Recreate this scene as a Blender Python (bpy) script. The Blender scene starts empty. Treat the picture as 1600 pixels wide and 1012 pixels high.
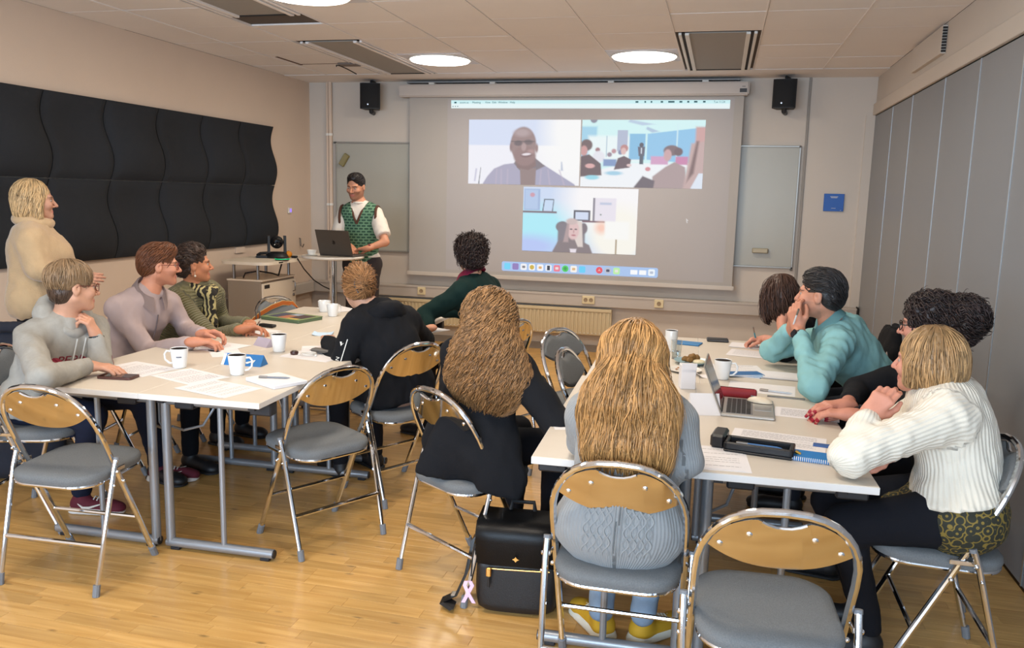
import bpy, bmesh, math, random
import numpy as np
from mathutils import Vector, Matrix
from math import sin, cos, pi, radians

scene = bpy.context.scene
col = scene.collection
rnd = random.Random(7)

# ------------------------------------------------------------------ camera
cam_data = bpy.data.cameras.new('camera')
cam_data.sensor_fit = 'HORIZONTAL'
cam_data.sensor_width = 36.0
cam_data.lens = 36.0 * 1286.0 / 1600.0
cam_data.clip_end = 60
cam = bpy.data.objects.new('camera', cam_data)
col.objects.link(cam)
cam.matrix_world = Matrix(((0.96934273, -0.06064286, 0.23811156, 0),
                           (0.24456384, 0.14452362, -0.95880209, 0),
                           (0.02373176, 0.98764131, 0.15492398, 1.6),
                           (0, 0, 0, 1)))
scene.camera = cam

# ------------------------------------------------------------------ light
world = bpy.data.worlds.new('world')
scene.world = world
world.use_nodes = True
world.node_tree.nodes['Background'].inputs[0].default_value = (0.62, 0.74, 0.95, 1)
world.node_tree.nodes['Background'].inputs[1].default_value = 0.6


def area(name, loc, rot, sx, sy, power, color):
    l = bpy.data.lights.new(name, 'AREA')
    l.shape = 'RECTANGLE'
    l.size = sx
    l.size_y = sy
    l.energy = power
    l.color = color
    o = bpy.data.objects.new(name, l)
    o.location = loc
    o.rotation_euler = rot
    col.objects.link(o)
    return o


# daylight entering by the window row in the wall behind the camera
for wx in (-3.2, -1.3, 0.4):
    area('window_daylight', (wx, -2.32, 1.62), (radians(90), 0, 0), 1.5, 1.5, 150, (0.60, 0.79, 1.0))
LAMPS = [(-2.46, 7.07), (-0.69, 7.07), (-2.46, 4.66), (-0.69, 4.62), (-0.69, 2.2), (-2.46, 2.2)]
for lx, ly in LAMPS:
    l = bpy.data.lights.new('ceiling_lamp_light', 'AREA')
    l.shape = 'DISK'
    l.size = 0.48
    l.energy = 26
    l.color = (1.0, 0.87, 0.71)
    o = bpy.data.objects.new('ceiling_lamp_light', l)
    o.location = (lx, ly, 2.715)
    col.objects.link(o)

vs = scene.view_settings
vs.view_transform = 'Standard'
vs.look = 'None'
vs.exposure = -0.4
vs.gamma = 1.0
vs.use_curve_mapping = False

# ------------------------------------------------------------------ materials
MATS = {}


def srgb(r, g, b):
    f = lambda c: (c / 255) / 12.92 if c / 255 <= 0.04045 else ((c / 255 + 0.055) / 1.055) ** 2.4
    return (f(r), f(g), f(b), 1)


def mat(name, rgb, rough=0.6, metal=0.0, var=0.0, vscale=8.0, bump=0.0, bscale=60.0, emit=0, rand=0.0,
        island=0.0, attr=None, stretch=None, spec=0.5, coat=0.0, sheen=0.0, wave=None, alpha=1.0, trans=0.0):
    if name in MATS:
        return MATS[name]
    m = bpy.data.materials.new(name)
    m.use_nodes = True
    nt = m.node_tree
    N = nt.nodes
    L = nt.links
    b = N['Principled BSDF']
    c = srgb(*rgb)
    b.inputs['Base Color'].default_value = c
    b.inputs['Roughness'].default_value = rough
    b.inputs['Metallic'].default_value = metal
    b.inputs['Specular IOR Level'].default_value = spec
    b.inputs['Coat Weight'].default_value = coat
    b.inputs['Sheen Weight'].default_value = sheen
    b.inputs['Transmission Weight'].default_value = trans
    b.inputs['Alpha'].default_value = alpha
    tc = N.new('ShaderNodeTexCoord')
    co = tc.outputs['Object']
    if stretch:
        mp = N.new('ShaderNodeMapping')
        mp.inputs['Scale'].default_value = stretch
        L.new(co, mp.inputs['Vector'])
        co = mp.outputs['Vector']
    out = None
    if attr:
        a = N.new('ShaderNodeAttribute')
        a.attribute_name = attr
        out = a.outputs['Color']
    if var or rand or island:
        hs = N.new('ShaderNodeHueSaturation')
        if out:
            L.new(out, hs.inputs['Color'])
        else:
            hs.inputs['Color'].default_value = c
        val = None

        def add(sock, amp, prev):
            mr = N.new('ShaderNodeMapRange')
            mr.inputs['To Min'].default_value = -amp
            mr.inputs['To Max'].default_value = amp
            L.new(sock, mr.inputs['Value'])
            ad = N.new('ShaderNodeMath')
            ad.operation = 'ADD'
            L.new(mr.outputs[0], ad.inputs[0])
            if prev is None:
                ad.inputs[1].default_value = 1.0
            else:
                L.new(prev, ad.inputs[1])
            return ad.outputs[0]
        if var:
            nz = N.new('ShaderNodeTexNoise')
            nz.inputs['Scale'].default_value = vscale
            nz.inputs['Detail'].default_value = 4
            L.new(co, nz.inputs['Vector'])
            val = add(nz.outputs['Fac'], var * 2, val)
        if rand:
            oi = N.new('ShaderNodeObjectInfo')
            val = add(oi.outputs['Random'], rand, val)
        if island:
            ge = N.new('ShaderNodeNewGeometry')
            val = add(ge.outputs['Random Per Island'], island, val)
        L.new(val, hs.inputs['Value'])
        out = hs.outputs['Color']
    if out:
        L.new(out, b.inputs['Base Color'])
    if bump or wave:
        bp = N.new('ShaderNodeBump')
        bp.inputs['Strength'].default_value = 1.0
        if wave:   # (direction, scale, distance, distortion)
            wv = N.new('ShaderNodeTexWave')
            wv.bands_direction = wave[0]
            wv.inputs['Scale'].default_value = wave[1]
            wv.inputs['Distortion'].default_value = wave[3]
            wv.inputs['Detail'].default_value = 1
            L.new(co, wv.inputs['Vector'])
            bp.inputs['Distance'].default_value = wave[2]
            L.new(wv.outputs['Fac'], bp.inputs['Height'])
        else:
            n2 = N.new('ShaderNodeTexNoise')
            n2.inputs['Scale'].default_value = bscale
            n2.inputs['Detail'].default_value = 3
            L.new(co, n2.inputs['Vector'])
            bp.inputs['Distance'].default_value = bump
            L.new(n2.outputs['Fac'], bp.inputs['Height'])
        L.new(bp.outputs[0], b.inputs['Normal'])
    if emit:
        if out:
            L.new(out, b.inputs['Emission Color'])
        else:
            b.inputs['Emission Color'].default_value = c
        b.inputs['Emission Strength'].default_value = emit
    if name.split('_')[0] in ('dock', 'icon', 'sym', 'pointer'):
        b.inputs['Base Color'].default_value = (0.02, 0.02, 0.02, 1)
    MATS[name] = m
    return m


# ------------------------------------------------------------------ mesh helpers
def link(o, parent=None):
    col.objects.link(o)
    if parent is not None:
        o.parent = parent
    return o


def tag(o, label, cat, group=None, kind=None):
    o['label'] = label
    o['category'] = cat
    if group:
        o['group'] = group
    if kind:
        o['kind'] = kind
    return o


def empty(name, loc, rotz=0, label=None, cat=None, group=None, rot=None):
    o = bpy.data.objects.new(name, None)
    o.empty_display_size = 0.05
    o.location = loc
    o.rotation_euler = rot if rot else (0, 0, rotz)
    col.objects.link(o)
    if label:
        tag(o, label, cat, group)
    return o


def fin(name, bm, m, parent=None, loc=None, rotz=0, smooth=0.6, rot=None):
    me = bpy.data.meshes.new(name)
    bmesh.ops.recalc_face_normals(bm, faces=bm.faces)
    bm.to_mesh(me)
    bm.free()
    if smooth:
        me.shade_smooth()
        me.set_sharp_from_angle(angle=smooth)
    if m:
        me.materials.append(m)
    o = bpy.data.objects.new(name, me)
    if loc is not None:
        o.location = loc
    o.rotation_euler = rot if rot else (0, 0, rotz)
    return link(o, parent)


def struct(o):
    o['kind'] = 'structure'
    return o


def B():
    return bmesh.new()


def box(bm, lo, hi, bev=0.0, M=None, seg=1):
    c = [(a + b) / 2 for a, b in zip(lo, hi)]
    s = [abs(b - a) for a, b in zip(lo, hi)]
    r = bmesh.ops.create_cube(bm, size=1.0, matrix=Matrix.Translation(c) @ Matrix.Diagonal((*s, 1)))
    vs_ = r['verts']
    if bev:
        es = list({e for v in vs_ for e in v.link_edges})
        rb = bmesh.ops.bevel(bm, geom=es, offset=bev, segments=seg, affect='EDGES', clamp_overlap=True)
        vs_ = list({v for f in rb['faces'] for v in f.verts} | {v for v in vs_ if v.is_valid})
        # collect the whole island
        seen = set(vs_)
        st = list(vs_)
        while st:
            v = st.pop()
            for e in v.link_edges:
                w = e.other_vert(v)
                if w not in seen:
                    seen.add(w)
                    st.append(w)
        vs_ = list(seen)
    if M is not None:
        bmesh.ops.transform(bm, matrix=M, verts=vs_)
    return vs_


def tube(bm, pts, r, n=10, closed=False, caps=True, radii=None):
    pts = [Vector(p) for p in pts]
    N_ = len(pts)
    rings = []
    up = None
    for i, p in enumerate(pts):
        if closed:
            t = (pts[(i + 1) % N_] - pts[i - 1])
        else:
            t = pts[min(i + 1, N_ - 1)] - pts[max(i - 1, 0)]
        t.normalize()
        if up is None:
            up = Vector((0, 0, 1)) if abs(t.z) < 0.9 else Vector((1, 0, 0))
        u = t.cross(up)
        if u.length < 1e-5:
            u = t.orthogonal()
        u.normalize()
        up = u.cross(t).normalized()
        rr = radii[i] if radii else r
        rings.append([bm.verts.new(p + u * (rr * cos(2 * pi * k / n)) + up * (rr * sin(2 * pi * k / n))) for k in range(n)])
    for i in range(N_ if closed else N_ - 1):
        a, b = rings[i], rings[(i + 1) % N_]
        for k in range(n):
            bm.faces.new((a[k], a[(k + 1) % n], b[(k + 1) % n], b[k]))
    if caps and not closed:
        bm.faces.new(rings[0][::-1])
        bm.faces.new(rings[-1])


def lathe(bm, prof, n=24, c=(0, 0, 0)):
    rings = []
    for r, z in prof:
        if r < 1e-6:
            rings.append([bm.verts.new((c[0], c[1], c[2] + z))])
        else:
            rings.append([bm.verts.new((c[0] + r * cos(2 * pi * k / n), c[1] + r * sin(2 * pi * k / n), c[2] + z)) for k in range(n)])
    for a, b in zip(rings, rings[1:]):
        for k in range(n):
            va = [a[k % len(a)], a[(k + 1) % len(a)], b[(k + 1) % len(b)], b[k % len(b)]]
            u = []
            for v in va:
                if v not in u:
                    u.append(v)
            if len(u) > 2:
                try:
                    bm.faces.new(u)
                except ValueError:
                    pass


def prism(bm, poly, z0, z1, M=None):
    a = [bm.verts.new((x, y, z0)) for x, y in poly]
    b = [bm.verts.new((x, y, z1)) for x, y in poly]
    n = len(poly)
    bm.faces.new(a[::-1])
    bm.faces.new(b)
    for k in range(n):
        bm.faces.new((a[k], a[(k + 1) % n], b[(k + 1) % n], b[k]))
    if M is not None:
        bmesh.ops.transform(bm, matrix=M, verts=a + b)
    return a + b


def ball(bm, c, r, s=(1, 1, 1), seg=14):
    bmesh.ops.create_uvsphere(bm, u_segments=seg, v_segments=max(6, seg // 2 + 1), radius=r,
                              matrix=Matrix.Translation(c) @ Matrix.Diagonal((*s, 1)))


def rot2(x, y, a):
    return x * cos(a) - y * sin(a), x * sin(a) + y * cos(a)


def rrect(w, h, r, n=4, cx=0, cy=0):
    out = []
    for (sx, sy, a0) in ((1, 1, 0), (-1, 1, 90), (-1, -1, 180), (1, -1, 270)):
        for k in range(n + 1):
            a = radians(a0 + 90 * k / n)
            out.append((cx + sx * (w / 2 - r) + r * cos(a), cy + sy * (h / 2 - r) + r * sin(a)))
    return out


def text_mesh(name, s, size, m, M, parent=None, ext=0.0008, align='CENTER'):
    cu = bpy.data.curves.new(name, 'FONT')
    cu.body = s
    cu.size = size
    cu.extrude = ext
    cu.resolution_u = 3
    cu.align_x = align
    cu.align_y = 'CENTER'
    o = bpy.data.objects.new(name, cu)
    col.objects.link(o)
    bpy.context.view_layer.update()
    dg = bpy.context.evaluated_depsgraph_get()
    me = bpy.data.meshes.new_from_object(o.evaluated_get(dg))
    bpy.data.objects.remove(o)
    me.name = name
    me.materials.clear()
    me.materials.append(m)
    me.transform(M)
    return link(bpy.data.objects.new(name, me), parent)


def copy_tree(o, parent=None):
    c = o.copy()
    col.objects.link(c)
    if parent is not None:
        c.parent = parent
    for ch in list(o.children):
        copy_tree(ch, c)
    return c


def mesh_np(name, V, F, m, parent=None, smooth=True, colors=None):
    me = bpy.data.meshes.new(name)
    V = np.asarray(V, np.float32)
    F = np.asarray(F, np.int32)
    k = F.shape[1]
    me.vertices.add(len(V))
    me.vertices.foreach_set('co', V.ravel())
    me.loops.add(F.size)
    me.loops.foreach_set('vertex_index', F.ravel())
    me.polygons.add(len(F))
    me.polygons.foreach_set('loop_start', np.arange(0, F.size, k, dtype=np.int32))
    me.update(calc_edges=True)
    if smooth:
        me.shade_smooth()
    else:
        me.shade_flat()
    if colors is not None:
        at = me.color_attributes.new('Col', 'FLOAT_COLOR', 'POINT')
        at.data.foreach_set('color', np.asarray(colors, np.float32).ravel())
    if m:
        me.materials.append(m)
    return link(bpy.data.objects.new(name, me), parent)

# ------------------------------------------------------------------ the room
XL, XR, YB, YF, HC = -4.426, 1.33, 8.416, -2.4, 2.755
M_wall = mat('warm_white_paint', (214, 193, 174), 0.85, var=0.02, vscale=3, bump=0.0006, bscale=180)
M_wallb = mat('white_paint', (204, 193, 181), 0.8, var=0.02, vscale=2)
M_ceil = mat('ceiling_paint', (234, 228, 224), 0.9, var=0.02, vscale=2)
M_tile = mat('ceiling_tile_paint', (236, 230, 226), 0.92, var=0.015, vscale=3, rand=0.012, bump=0.0004, bscale=220)
M_part = mat('grey_partition_laminate', (136, 138, 142), 0.45, var=0.02, vscale=1.5, rand=0.02)
M_alu = mat('aluminium', (196, 200, 202), 0.35, 0.9)
M_white = mat('white_plastic', (226, 222, 214), 0.45)
M_black = mat('black_plastic', (22, 23, 26), 0.45)
M_dark = mat('dark_gap', (38, 34, 32), 0.8)

bm = B()
box(bm, (XL - 0.1, YF, -0.03), (XR + 0.1, YB + 0.1, -0.012))
fl = struct(fin('floor', bm, mat('floor_underlay', (120, 80, 40), 0.8), smooth=0))

# strip parquet: every strip in view near the camera is a plank, the rest is joined
M_floor = bpy.data.materials.new('beech_strip')
M_floor.use_nodes = True
nt = M_floor.node_tree
N = nt.nodes
L = nt.links
bs = N['Principled BSDF']
bs.inputs['Roughness'].default_value = 0.34
bs.inputs['Coat Weight'].default_value = 0.25
bs.inputs['Coat Roughness'].default_value = 0.18
tc = N.new('ShaderNodeTexCoord')
ge = N.new('ShaderNodeNewGeometry')
oi = N.new('ShaderNodeObjectInfo')
ad = N.new('ShaderNodeMath')
ad.operation = 'ADD'
L.new(ge.outputs['Random Per Island'], ad.inputs[0])
L.new(oi.outputs['Random'], ad.inputs[1])
fr = N.new('ShaderNodeMath')
fr.operation = 'FRACT'
L.new(ad.outputs[0], fr.inputs[0])
sh = N.new('ShaderNodeVectorMath')
sh.operation = 'SCALE'
sh.inputs[0].default_value = (13.7, 7.3, 0)
L.new(fr.outputs[0], sh.inputs['Scale'])
ps = N.new('ShaderNodeVectorMath')
ps.operation = 'ADD'
L.new(ge.outputs['Position'], ps.inputs[0])
L.new(sh.outputs[0], ps.inputs[1])
mp = N.new('ShaderNodeMapping')
mp.inputs['Scale'].default_value = (1.6, 22, 1)
L.new(ps.outputs[0], mp.inputs['Vector'])
nz = N.new('ShaderNodeTexNoise')
nz.inputs['Scale'].default_value = 1.8
nz.inputs['Detail'].default_value = 3
L.new(mp.outputs[0], nz.inputs['Vector'])
cr = N.new('ShaderNodeValToRGB')
cr.color_ramp.elements[0].color = srgb(186, 138, 72)
cr.color_ramp.elements[0].position = 0.25
cr.color_ramp.elements[1].color = srgb(214, 170, 104)
cr.color_ramp.elements[1].position = 0.7
L.new(nz.outputs['Fac'], cr.inputs[0])
# small dark knots
mp2 = N.new('ShaderNodeMapping')
mp2.inputs['Scale'].default_value = (3.2, 8, 1)
L.new(ps.outputs[0], mp2.inputs['Vector'])
vo = N.new('ShaderNodeTexVoronoi')
vo.inputs['Scale'].default_value = 1.6
L.new(mp2.outputs[0], vo.inputs['Vector'])
kr = N.new('ShaderNodeMapRange')
kr.inputs['From Min'].default_value = 0.03
kr.inputs['From Max'].default_value = 0.14
kr.inputs['To Min'].default_value = 0.45
kr.inputs['To Max'].default_value = 1.0
L.new(vo.outputs['Distance'], kr.inputs['Value'])
hs = N.new('ShaderNodeHueSaturation')
L.new(cr.outputs[0], hs.inputs['Color'])
mr = N.new('ShaderNodeMapRange')
mr.inputs['To Min'].default_value = 0.86
mr.inputs['To Max'].default_value = 1.1
L.new(fr.outputs[0], mr.inputs['Value'])
mm = N.new('ShaderNodeMath')
mm.operation = 'MULTIPLY'
L.new(mr.outputs[0], mm.inputs[0])
L.new(kr.outputs[0], mm.inputs[1])
L.new(mm.outputs[0], hs.inputs['Value'])
L.new(hs.outputs[0], bs.inputs['Base Color'])

pw = 0.067
planks = []
row = 0
y = YF
while y < YB:
    x = XL - rnd.random() * 0.5
    while x < XR:
        ln = rnd.choice((0.32, 0.4, 0.45, 0.52, 0.36))
        planks.append((max(x, XL), min(x + ln, XR), y, min(y + pw, YB)))
        x += ln
    y += pw
    row += 1
gap = 0.0003


def infront(p):
    cx, cy = (p[0] + p[1]) / 2, (p[2] + p[3]) / 2
    dx, dy, dz = cx, cy, -1.6
    w = -0.23811156 * dx + 0.95880209 * dy - 0.15492398 * dz
    u = 0.96934273 * dx + 0.24456384 * dy + 0.02373176 * dz
    v = 0.06064286 * dx - 0.14452362 * dy - 0.98764131 * dz
    return w > 0.3 and abs(u / w) < 0.66 and abs(v / w) < 0.43


vis = sorted([p for p in planks if infront(p) and p[1] - p[0] > 0.1], key=lambda p: p[2] ** 2 + p[0] ** 2)[:290]
visset = set(vis)
cache = {}
for p in vis:
    ln = round(p[1] - p[0], 3)
    if ln not in cache:
        bmp = B()
        box(bmp, (-ln / 2 + gap, -pw / 2 + gap, -0.012), (ln / 2 - gap, pw / 2 - gap, 0.0), 0.0005)
        o = fin('plank', bmp, M_floor, fl, ((p[0] + p[1]) / 2, (p[2] + p[3]) / 2, 0), smooth=0)
        cache[ln] = o.data
    else:
        o = bpy.data.objects.new('plank', cache[ln])
        o.location = ((p[0] + p[1]) / 2, (p[2] + p[3]) / 2, 0)
        link(o, fl)
V, F = [], []
for p in planks:
    if p in visset:
        continue
    i = len(V)
    a, b, c, d = p[0] + gap, p[1] - gap, p[2] + gap, p[3] - gap
    for z in (-0.012, 0.0):
        V += [(a, c, z), (b, c, z), (b, d, z), (a, d, z)]
    F += [(i + 4, i + 5, i + 6, i + 7), (i, i + 1, i + 5, i + 4), (i + 1, i + 2, i + 6, i + 5), (i + 2, i + 3, i + 7, i + 6), (i + 3, i, i + 4, i + 7)]
o = mesh_np('plank_field', V, F, M_floor, fl, smooth=False)
o['kind'] = 'stuff'

# walls
bm = B()
box(bm, (XL - 0.1, YF, 0), (XL, YB, HC))
struct(fin('wall_left', bm, M_wall, smooth=0))
bm = B()
box(bm, (XL - 0.1, YB, 0), (XR + 0.1, YB + 0.1, HC))
struct(fin('wall_back', bm, M_wallb, smooth=0))
bm = B()     # wall behind the camera with three window openings
for x0, x1 in ((XL, -4.0), (-2.4, -2.1), (-0.5, -0.4), (1.2, XR)):
    box(bm, (x0, YF - 0.1, 0.8), (x1, YF, 2.45))
box(bm, (XL, YF - 0.1, 0), (XR, YF, 0.8))
box(bm, (XL, YF - 0.1, 2.45), (XR, YF, HC))
struct(fin('wall_front', bm, M_wallb, smooth=0))
for k, (x0, x1) in enumerate(((-4.0, -2.4), (-2.1, -0.5), (-0.4, 1.2))):
    bm = B()
    t = 0.05
    box(bm, (x0, YF - 0.08, 0.8), (x0 + t, YF - 0.03, 2.45))
    box(bm, (x1 - t, YF - 0.08, 0.8), (x1, YF - 0.03, 2.45))
    box(bm, (x0, YF - 0.08, 0.8), (x1, YF - 0.03, 0.85))
    box(bm, (x0, YF - 0.08, 2.4), (x1, YF - 0.03, 2.45))
    struct(fin('window_%d' % (k + 1), bm, M_white, smooth=0))

# right wall: bulkhead above a folding partition
bm = B()
box(bm, (XR, YF, 2.405), (XR + 0.1, YB, HC))
box(bm, (XR + 0.06, YF, 0), (XR + 0.1, YB, 2.405))
wr = struct(fin('wall_right', bm, M_wallb, smooth=0))
bm = B()
box(bm, (XR - 0.022, YF, 2.405), (XR + 0.02, YB, 2.51), 0.003)
struct(fin('trim_1', bm, M_wallb, smooth=0))
edges = [YB, 7.57, 6.83, 5.90, 5.15, 4.45, 3.72, 2.98, 2.24, 1.5, 0.76, 0.02, -0.72, -1.46, YF]
bmr = B()
for a, b in zip(edges, edges[1:]):
    bm = B()
    box(bm, (XR, b + 0.008, 0.012), (XR + 0.04, a - 0.008, 2.40), 0.003)
    fin('panel', bm, M_part, wr, smooth=0)
    box(bmr, (XR - 0.003, b - 0.005, 0.012), (XR + 0.03, b + 0.007, 2.40))
fin('aluminium_edge', bmr, M_alu, wr, smooth=0)
bm = B()
box(bm, (XR - 0.03, 5.98, 2.56), (XR + 0.004, 6.85, 2.735), 0.003)
grv = fin('wall_vent', bm, M_wallb, None, smooth=0)
tag(grv, 'long white air vent box on the bulkhead above the grey partition', 'vent')
for k in range(9):
    bm = B()
    box(bm, (XR - 0.029, 5.972, 2.568 + k * 0.018), (XR - 0.002, 5.982, 2.581 + k * 0.018))
    fin('vent_slot', bm, M_dark, grv, smooth=0)

# ceiling: back strip of plaster and a grid of square tiles
bm = B()
box(bm, (XL - 0.1, YF, HC + 0.012), (XR + 0.1, YB + 0.1, HC + 0.1))
ce = struct(fin('ceiling', bm, mat('ceiling_void', (90, 82, 76), 0.9), smooth=0))
bm = B()
box(bm, (XL, 7.885, HC - 0.004), (XR, YB, HC + 0.012))
fin('plaster_strip', bm, M_ceil, ce, smooth=0)
xs = [XL, -3.95, -3.36, -2.77, -2.17, -1.575, -0.98, -0.395, 0.2, 0.79, XR]
ys = [7.875 - 0.587 * k for k in range(18)]
VENTS = [(-3.32, -2.79, 6.17, 7.86), (-0.37, 0.17, 6.17, 7.86), (-3.32, -2.79, 3.3, 5.2)]


def in_vent(x0, x1, y0, y1):
    for v in VENTS:
        if min(x1, v[1]) - max(x0, v[0]) > 0.1 and min(y1, v[3]) - max(y0, v[2]) > 0.1:
            return True
    return False


bmf = B()
for i in range(10):
    for j in range(17):
        x0, x1, y1, y0 = xs[i] + 0.004, xs[i + 1] - 0.004, ys[j] - 0.003, ys[j + 1] + 0.003
        if in_vent(x0, x1, y0, y1):
            continue
        near = j > 6
        bm = bmf if near else B()
        box(bm, (x0, y0, HC + rnd.uniform(-0.001, 0.001)), (x1, y1, HC + 0.011))
        if not near:
            fin('ceiling_tile', bm, M_tile, ce, smooth=0)
o = fin('tile_field', bmf, M_tile, ce, smooth=0)
o['kind'] = 'stuff'
bm = B()   # pale runners between tile columns
for x in xs[1:-1]:
    w = 0.012 if x in (-0.98, -0.395) else 0.005
    box(bm, (x - w, 4.0, HC - 0.006), (x + w * 0.3, 7.875, HC + 0.011))
fin('ceiling_rail', bm, mat('rail_paint', (236, 228, 222), 0.6), ce, smooth=0)
for k, v in enumerate(VENTS):
    e = empty('ceiling_vent', ((v[0] + v[1]) / 2, (v[2] + v[3]) / 2, HC), 0,
              ('grey mesh ceiling panel left of the round lamps, nearest the back wall', 'grey mesh ceiling panel between the projection screen and right loudspeaker',
               'grey mesh ceiling panel at the top edge, left of a round lamp')[k], 'vent', 'mesh ventilation panels in the ceiling')
    w, h = (v[1] - v[0]) / 2, (v[3] - v[2]) / 2
    bm = B()
    box(bm, (-w + 0.07, -h + 0.01, 0.0), (w - 0.07, h - 0.01, 0.008))
    fin('mesh_sheet', bm, mat('grey_vent_mesh', (158, 153, 146), 0.7, bump=0.002, bscale=500), e, smooth=0)
    bm = B()
    for s in (-1, 1):
        box(bm, (s * w, -h, -0.012), (s * (w - 0.022), h, 0.006), 0.002)
        box(bm, (s * (w - 0.045), -h, -0.014), (s * (w - 0.075), h, 0.004), 0.002)
    fin('frame', bm, M_white if k == 1 else M_tile, e, smooth=0)
    bm = B()
    for s in (-1, 1):
        box(bm, (s * (w - 0.026), -h, 0.0), (s * (w - 0.040), h, 0.008))
    box(bm, (-w, h - 0.002, -0.006), (w, h + 0.012, 0.008))
    fin('slot', bm, M_dark, e, smooth=0)

M_lampe = mat('lamp_diffuser', (255, 250, 240), 0.5, emit=9)
for k, (lx, ly) in enumerate(LAMPS):
    e = empty('ceiling_lamp', (lx, ly, HC), 0,
              ('round ceiling lamp nearest the left loudspeaker', 'round ceiling lamp left of the mesh panel beside the projection screen',
               'round ceiling lamp cut by the top edge of the picture', 'round ceiling lamp above the middle of the right table block', 'round ceiling lamp above the near end of the right table',
               'round ceiling lamp above the near end of the left table')[k], 'lamp', 'round ceiling lamps')
    bm = B()
    lathe(bm, [(0, -0.028), (0.2, -0.028), (0.252, -0.022), (0.262, -0.008), (0.262, 0.0)], 40)
    fin('diffuser', bm, M_lampe, e)
    bm = B()
    lathe(bm, [(0.264, -0.012), (0.272, -0.012), (0.275, 0.004)], 40)
    fin('rim', bm, M_white, e)
    bm = B()
    box(bm, (-0.29, -0.285, -0.003), (0.29, 0.285, 0.004))
    fin('mounting_plate', bm, mat('pale_plate', (206, 206, 214), 0.5), e, smooth=0)
# smoke detector fitting with loose wire
e = empty('ceiling_fitting', (-3.42, 7.22, HC), 0, 'small grey ceiling fitting with a loose dark wire near the left wall', 'fitting')
bm = B()
box(bm, (-0.06, -0.06, -0.02), (0.12, 0.06, 0.0), 0.004)
fin('plate', bm, mat('fitting_grey', (120, 108, 100), 0.7), e)
bm = B()
tube(bm, [(-0.02, -0.16, -0.05), (-0.05, -0.1, -0.03), (-0.06, 0, -0.022), (-0.05, 0.12, -0.03), (-0.01, 0.24, -0.06)], 0.005, 6)
fin('wire', bm, M_dark, e)
bm = B()
box(bm, (-3.9, 6.8, HC - 0.004), (-3.875, 7.25, HC))
box(bm, (-3.87, 7.21, HC - 0.003), (-3.5, 7.222, HC))
tag(fin('cable_slot', bm, mat('brown_slot', (96, 70, 55), 0.8), smooth=0), 'thin dark slit in the ceiling near the left wall corner', 'slot')

# baseboards, wall duct, radiators, pipes
bm = B()
box(bm, (XL, YB - 0.015, 0), (XR, YB, 0.07))
struct(fin('baseboard_back', bm, mat('grey_skirting', (140, 132, 124), 0.6), smooth=0))
bm = B()
box(bm, (XL, YF, 0), (XL + 0.015, YB, 0.07))
struct(fin('baseboard_left', bm, MATS['grey_skirting'], smooth=0))
M_duct = mat('duct_enamel', (186, 176, 166), 0.5)
bm = B()
box(bm, (XL + 0.01, YB - 0.09, 0.485), (XR - 0.02, YB, 0.61), 0.006)
box(bm, (XL + 0.01, YB - 0.096, 0.59), (XR - 0.02, YB - 0.085, 0.605))
du = fin('wall_trunking', bm, M_duct)
tag(du, 'long pale cable trunking along the back wall below the screen', 'trunking')
bm = B()
box(bm, (XL, 5.3, 0.485), (XL + 0.08, YB - 0.1, 0.60), 0.006)
tag(fin('wall_trunking', bm, M_duct), 'short cable trunking along the left wall behind the cabinet', 'trunking')
bm = B()
box(bm, (XR - 0.022, YB - 0.1, 0.48), (XR - 0.012, YB, 0.62))
fin('end_cap', bm, M_dark, du, smooth=0)
for nm, x, lab, dbl in (('wall_socket', -3.08, 'cream single socket on the trunking left of the curly-haired man', 0),
                        ('wall_socket', -1.265, 'cream double socket in the middle of the trunking under the screen', 1),
                        ('wall_socket', -0.55, 'cream single socket on the trunking under the right half of screen', 0)):
    w = 0.065 if dbl else 0.045
    e = empty(nm, (x, YB - 0.09, 0.555), 0, lab, 'socket', 'sockets on the wall trunking')
    bm = B()
    box(bm, (-w, -0.016, -0.042), (w, 0, 0.042), 0.005)
    fin('cover', bm, mat('cream_plastic', (222, 205, 165), 0.5), e)
    for sx in ((-0.028, 0.028) if dbl else (0,)):
        bm = B()
        lathe(bm, [(0, 0.001), (0.014, 0.001), (0.021, 0.004), (0.021, 0)], 16)
        fin('outlet', bm, mat('socket_brown', (150, 128, 100), 0.6), e, (sx, -0.0165, 0), rot=(pi / 2, 0, 0))
for x0, x1, lab in ((-3.72, -2.35, 'cream ribbed radiator under the trunking, left one by the standing man'),
                    (-2.3, -1.02, 'cream ribbed radiator under the trunking, right one with a plain end')):
    e = empty('radiator', ((x0 + x1) / 2, YB - 0.07, 0.19), 0, lab, 'radiator', 'radiators below the screen')
    w = (x1 - x0) / 2
    bm = B()
    box(bm, (-w, -0.035, 0), (w, 0.0, 0.275), 0.005)
    fin('body', bm, mat('radiator_cream', (206, 188, 152), 0.5), e)
    bm = B()
    n = int(w * 2 / 0.04)
    for k in range(n):
        xx = -w + 0.03 + k * (2 * w - 0.06) / (n - 1)
        box(bm, (xx - 0.011, -0.046, 0.02), (xx + 0.011, -0.034, 0.24), 0.004)
    fin('ribs', bm, MATS['radiator_cream'], e)
    bm = B()
    box(bm, (-w, -0.05, 0.245), (w, 0.0, 0.275), 0.003)
    fin('top_grille', bm, MATS['radiator_cream'], e)
    bm = B()
    for k in range(n):
        xx = -w + 0.03 + k * (2 * w - 0.06) / (n - 1)
        box(bm, (xx - 0.006, -0.0475, 0.018), (xx + 0.006, -0.046, 0.026))
    fin('bright_slots', bm, M_white, e)
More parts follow.
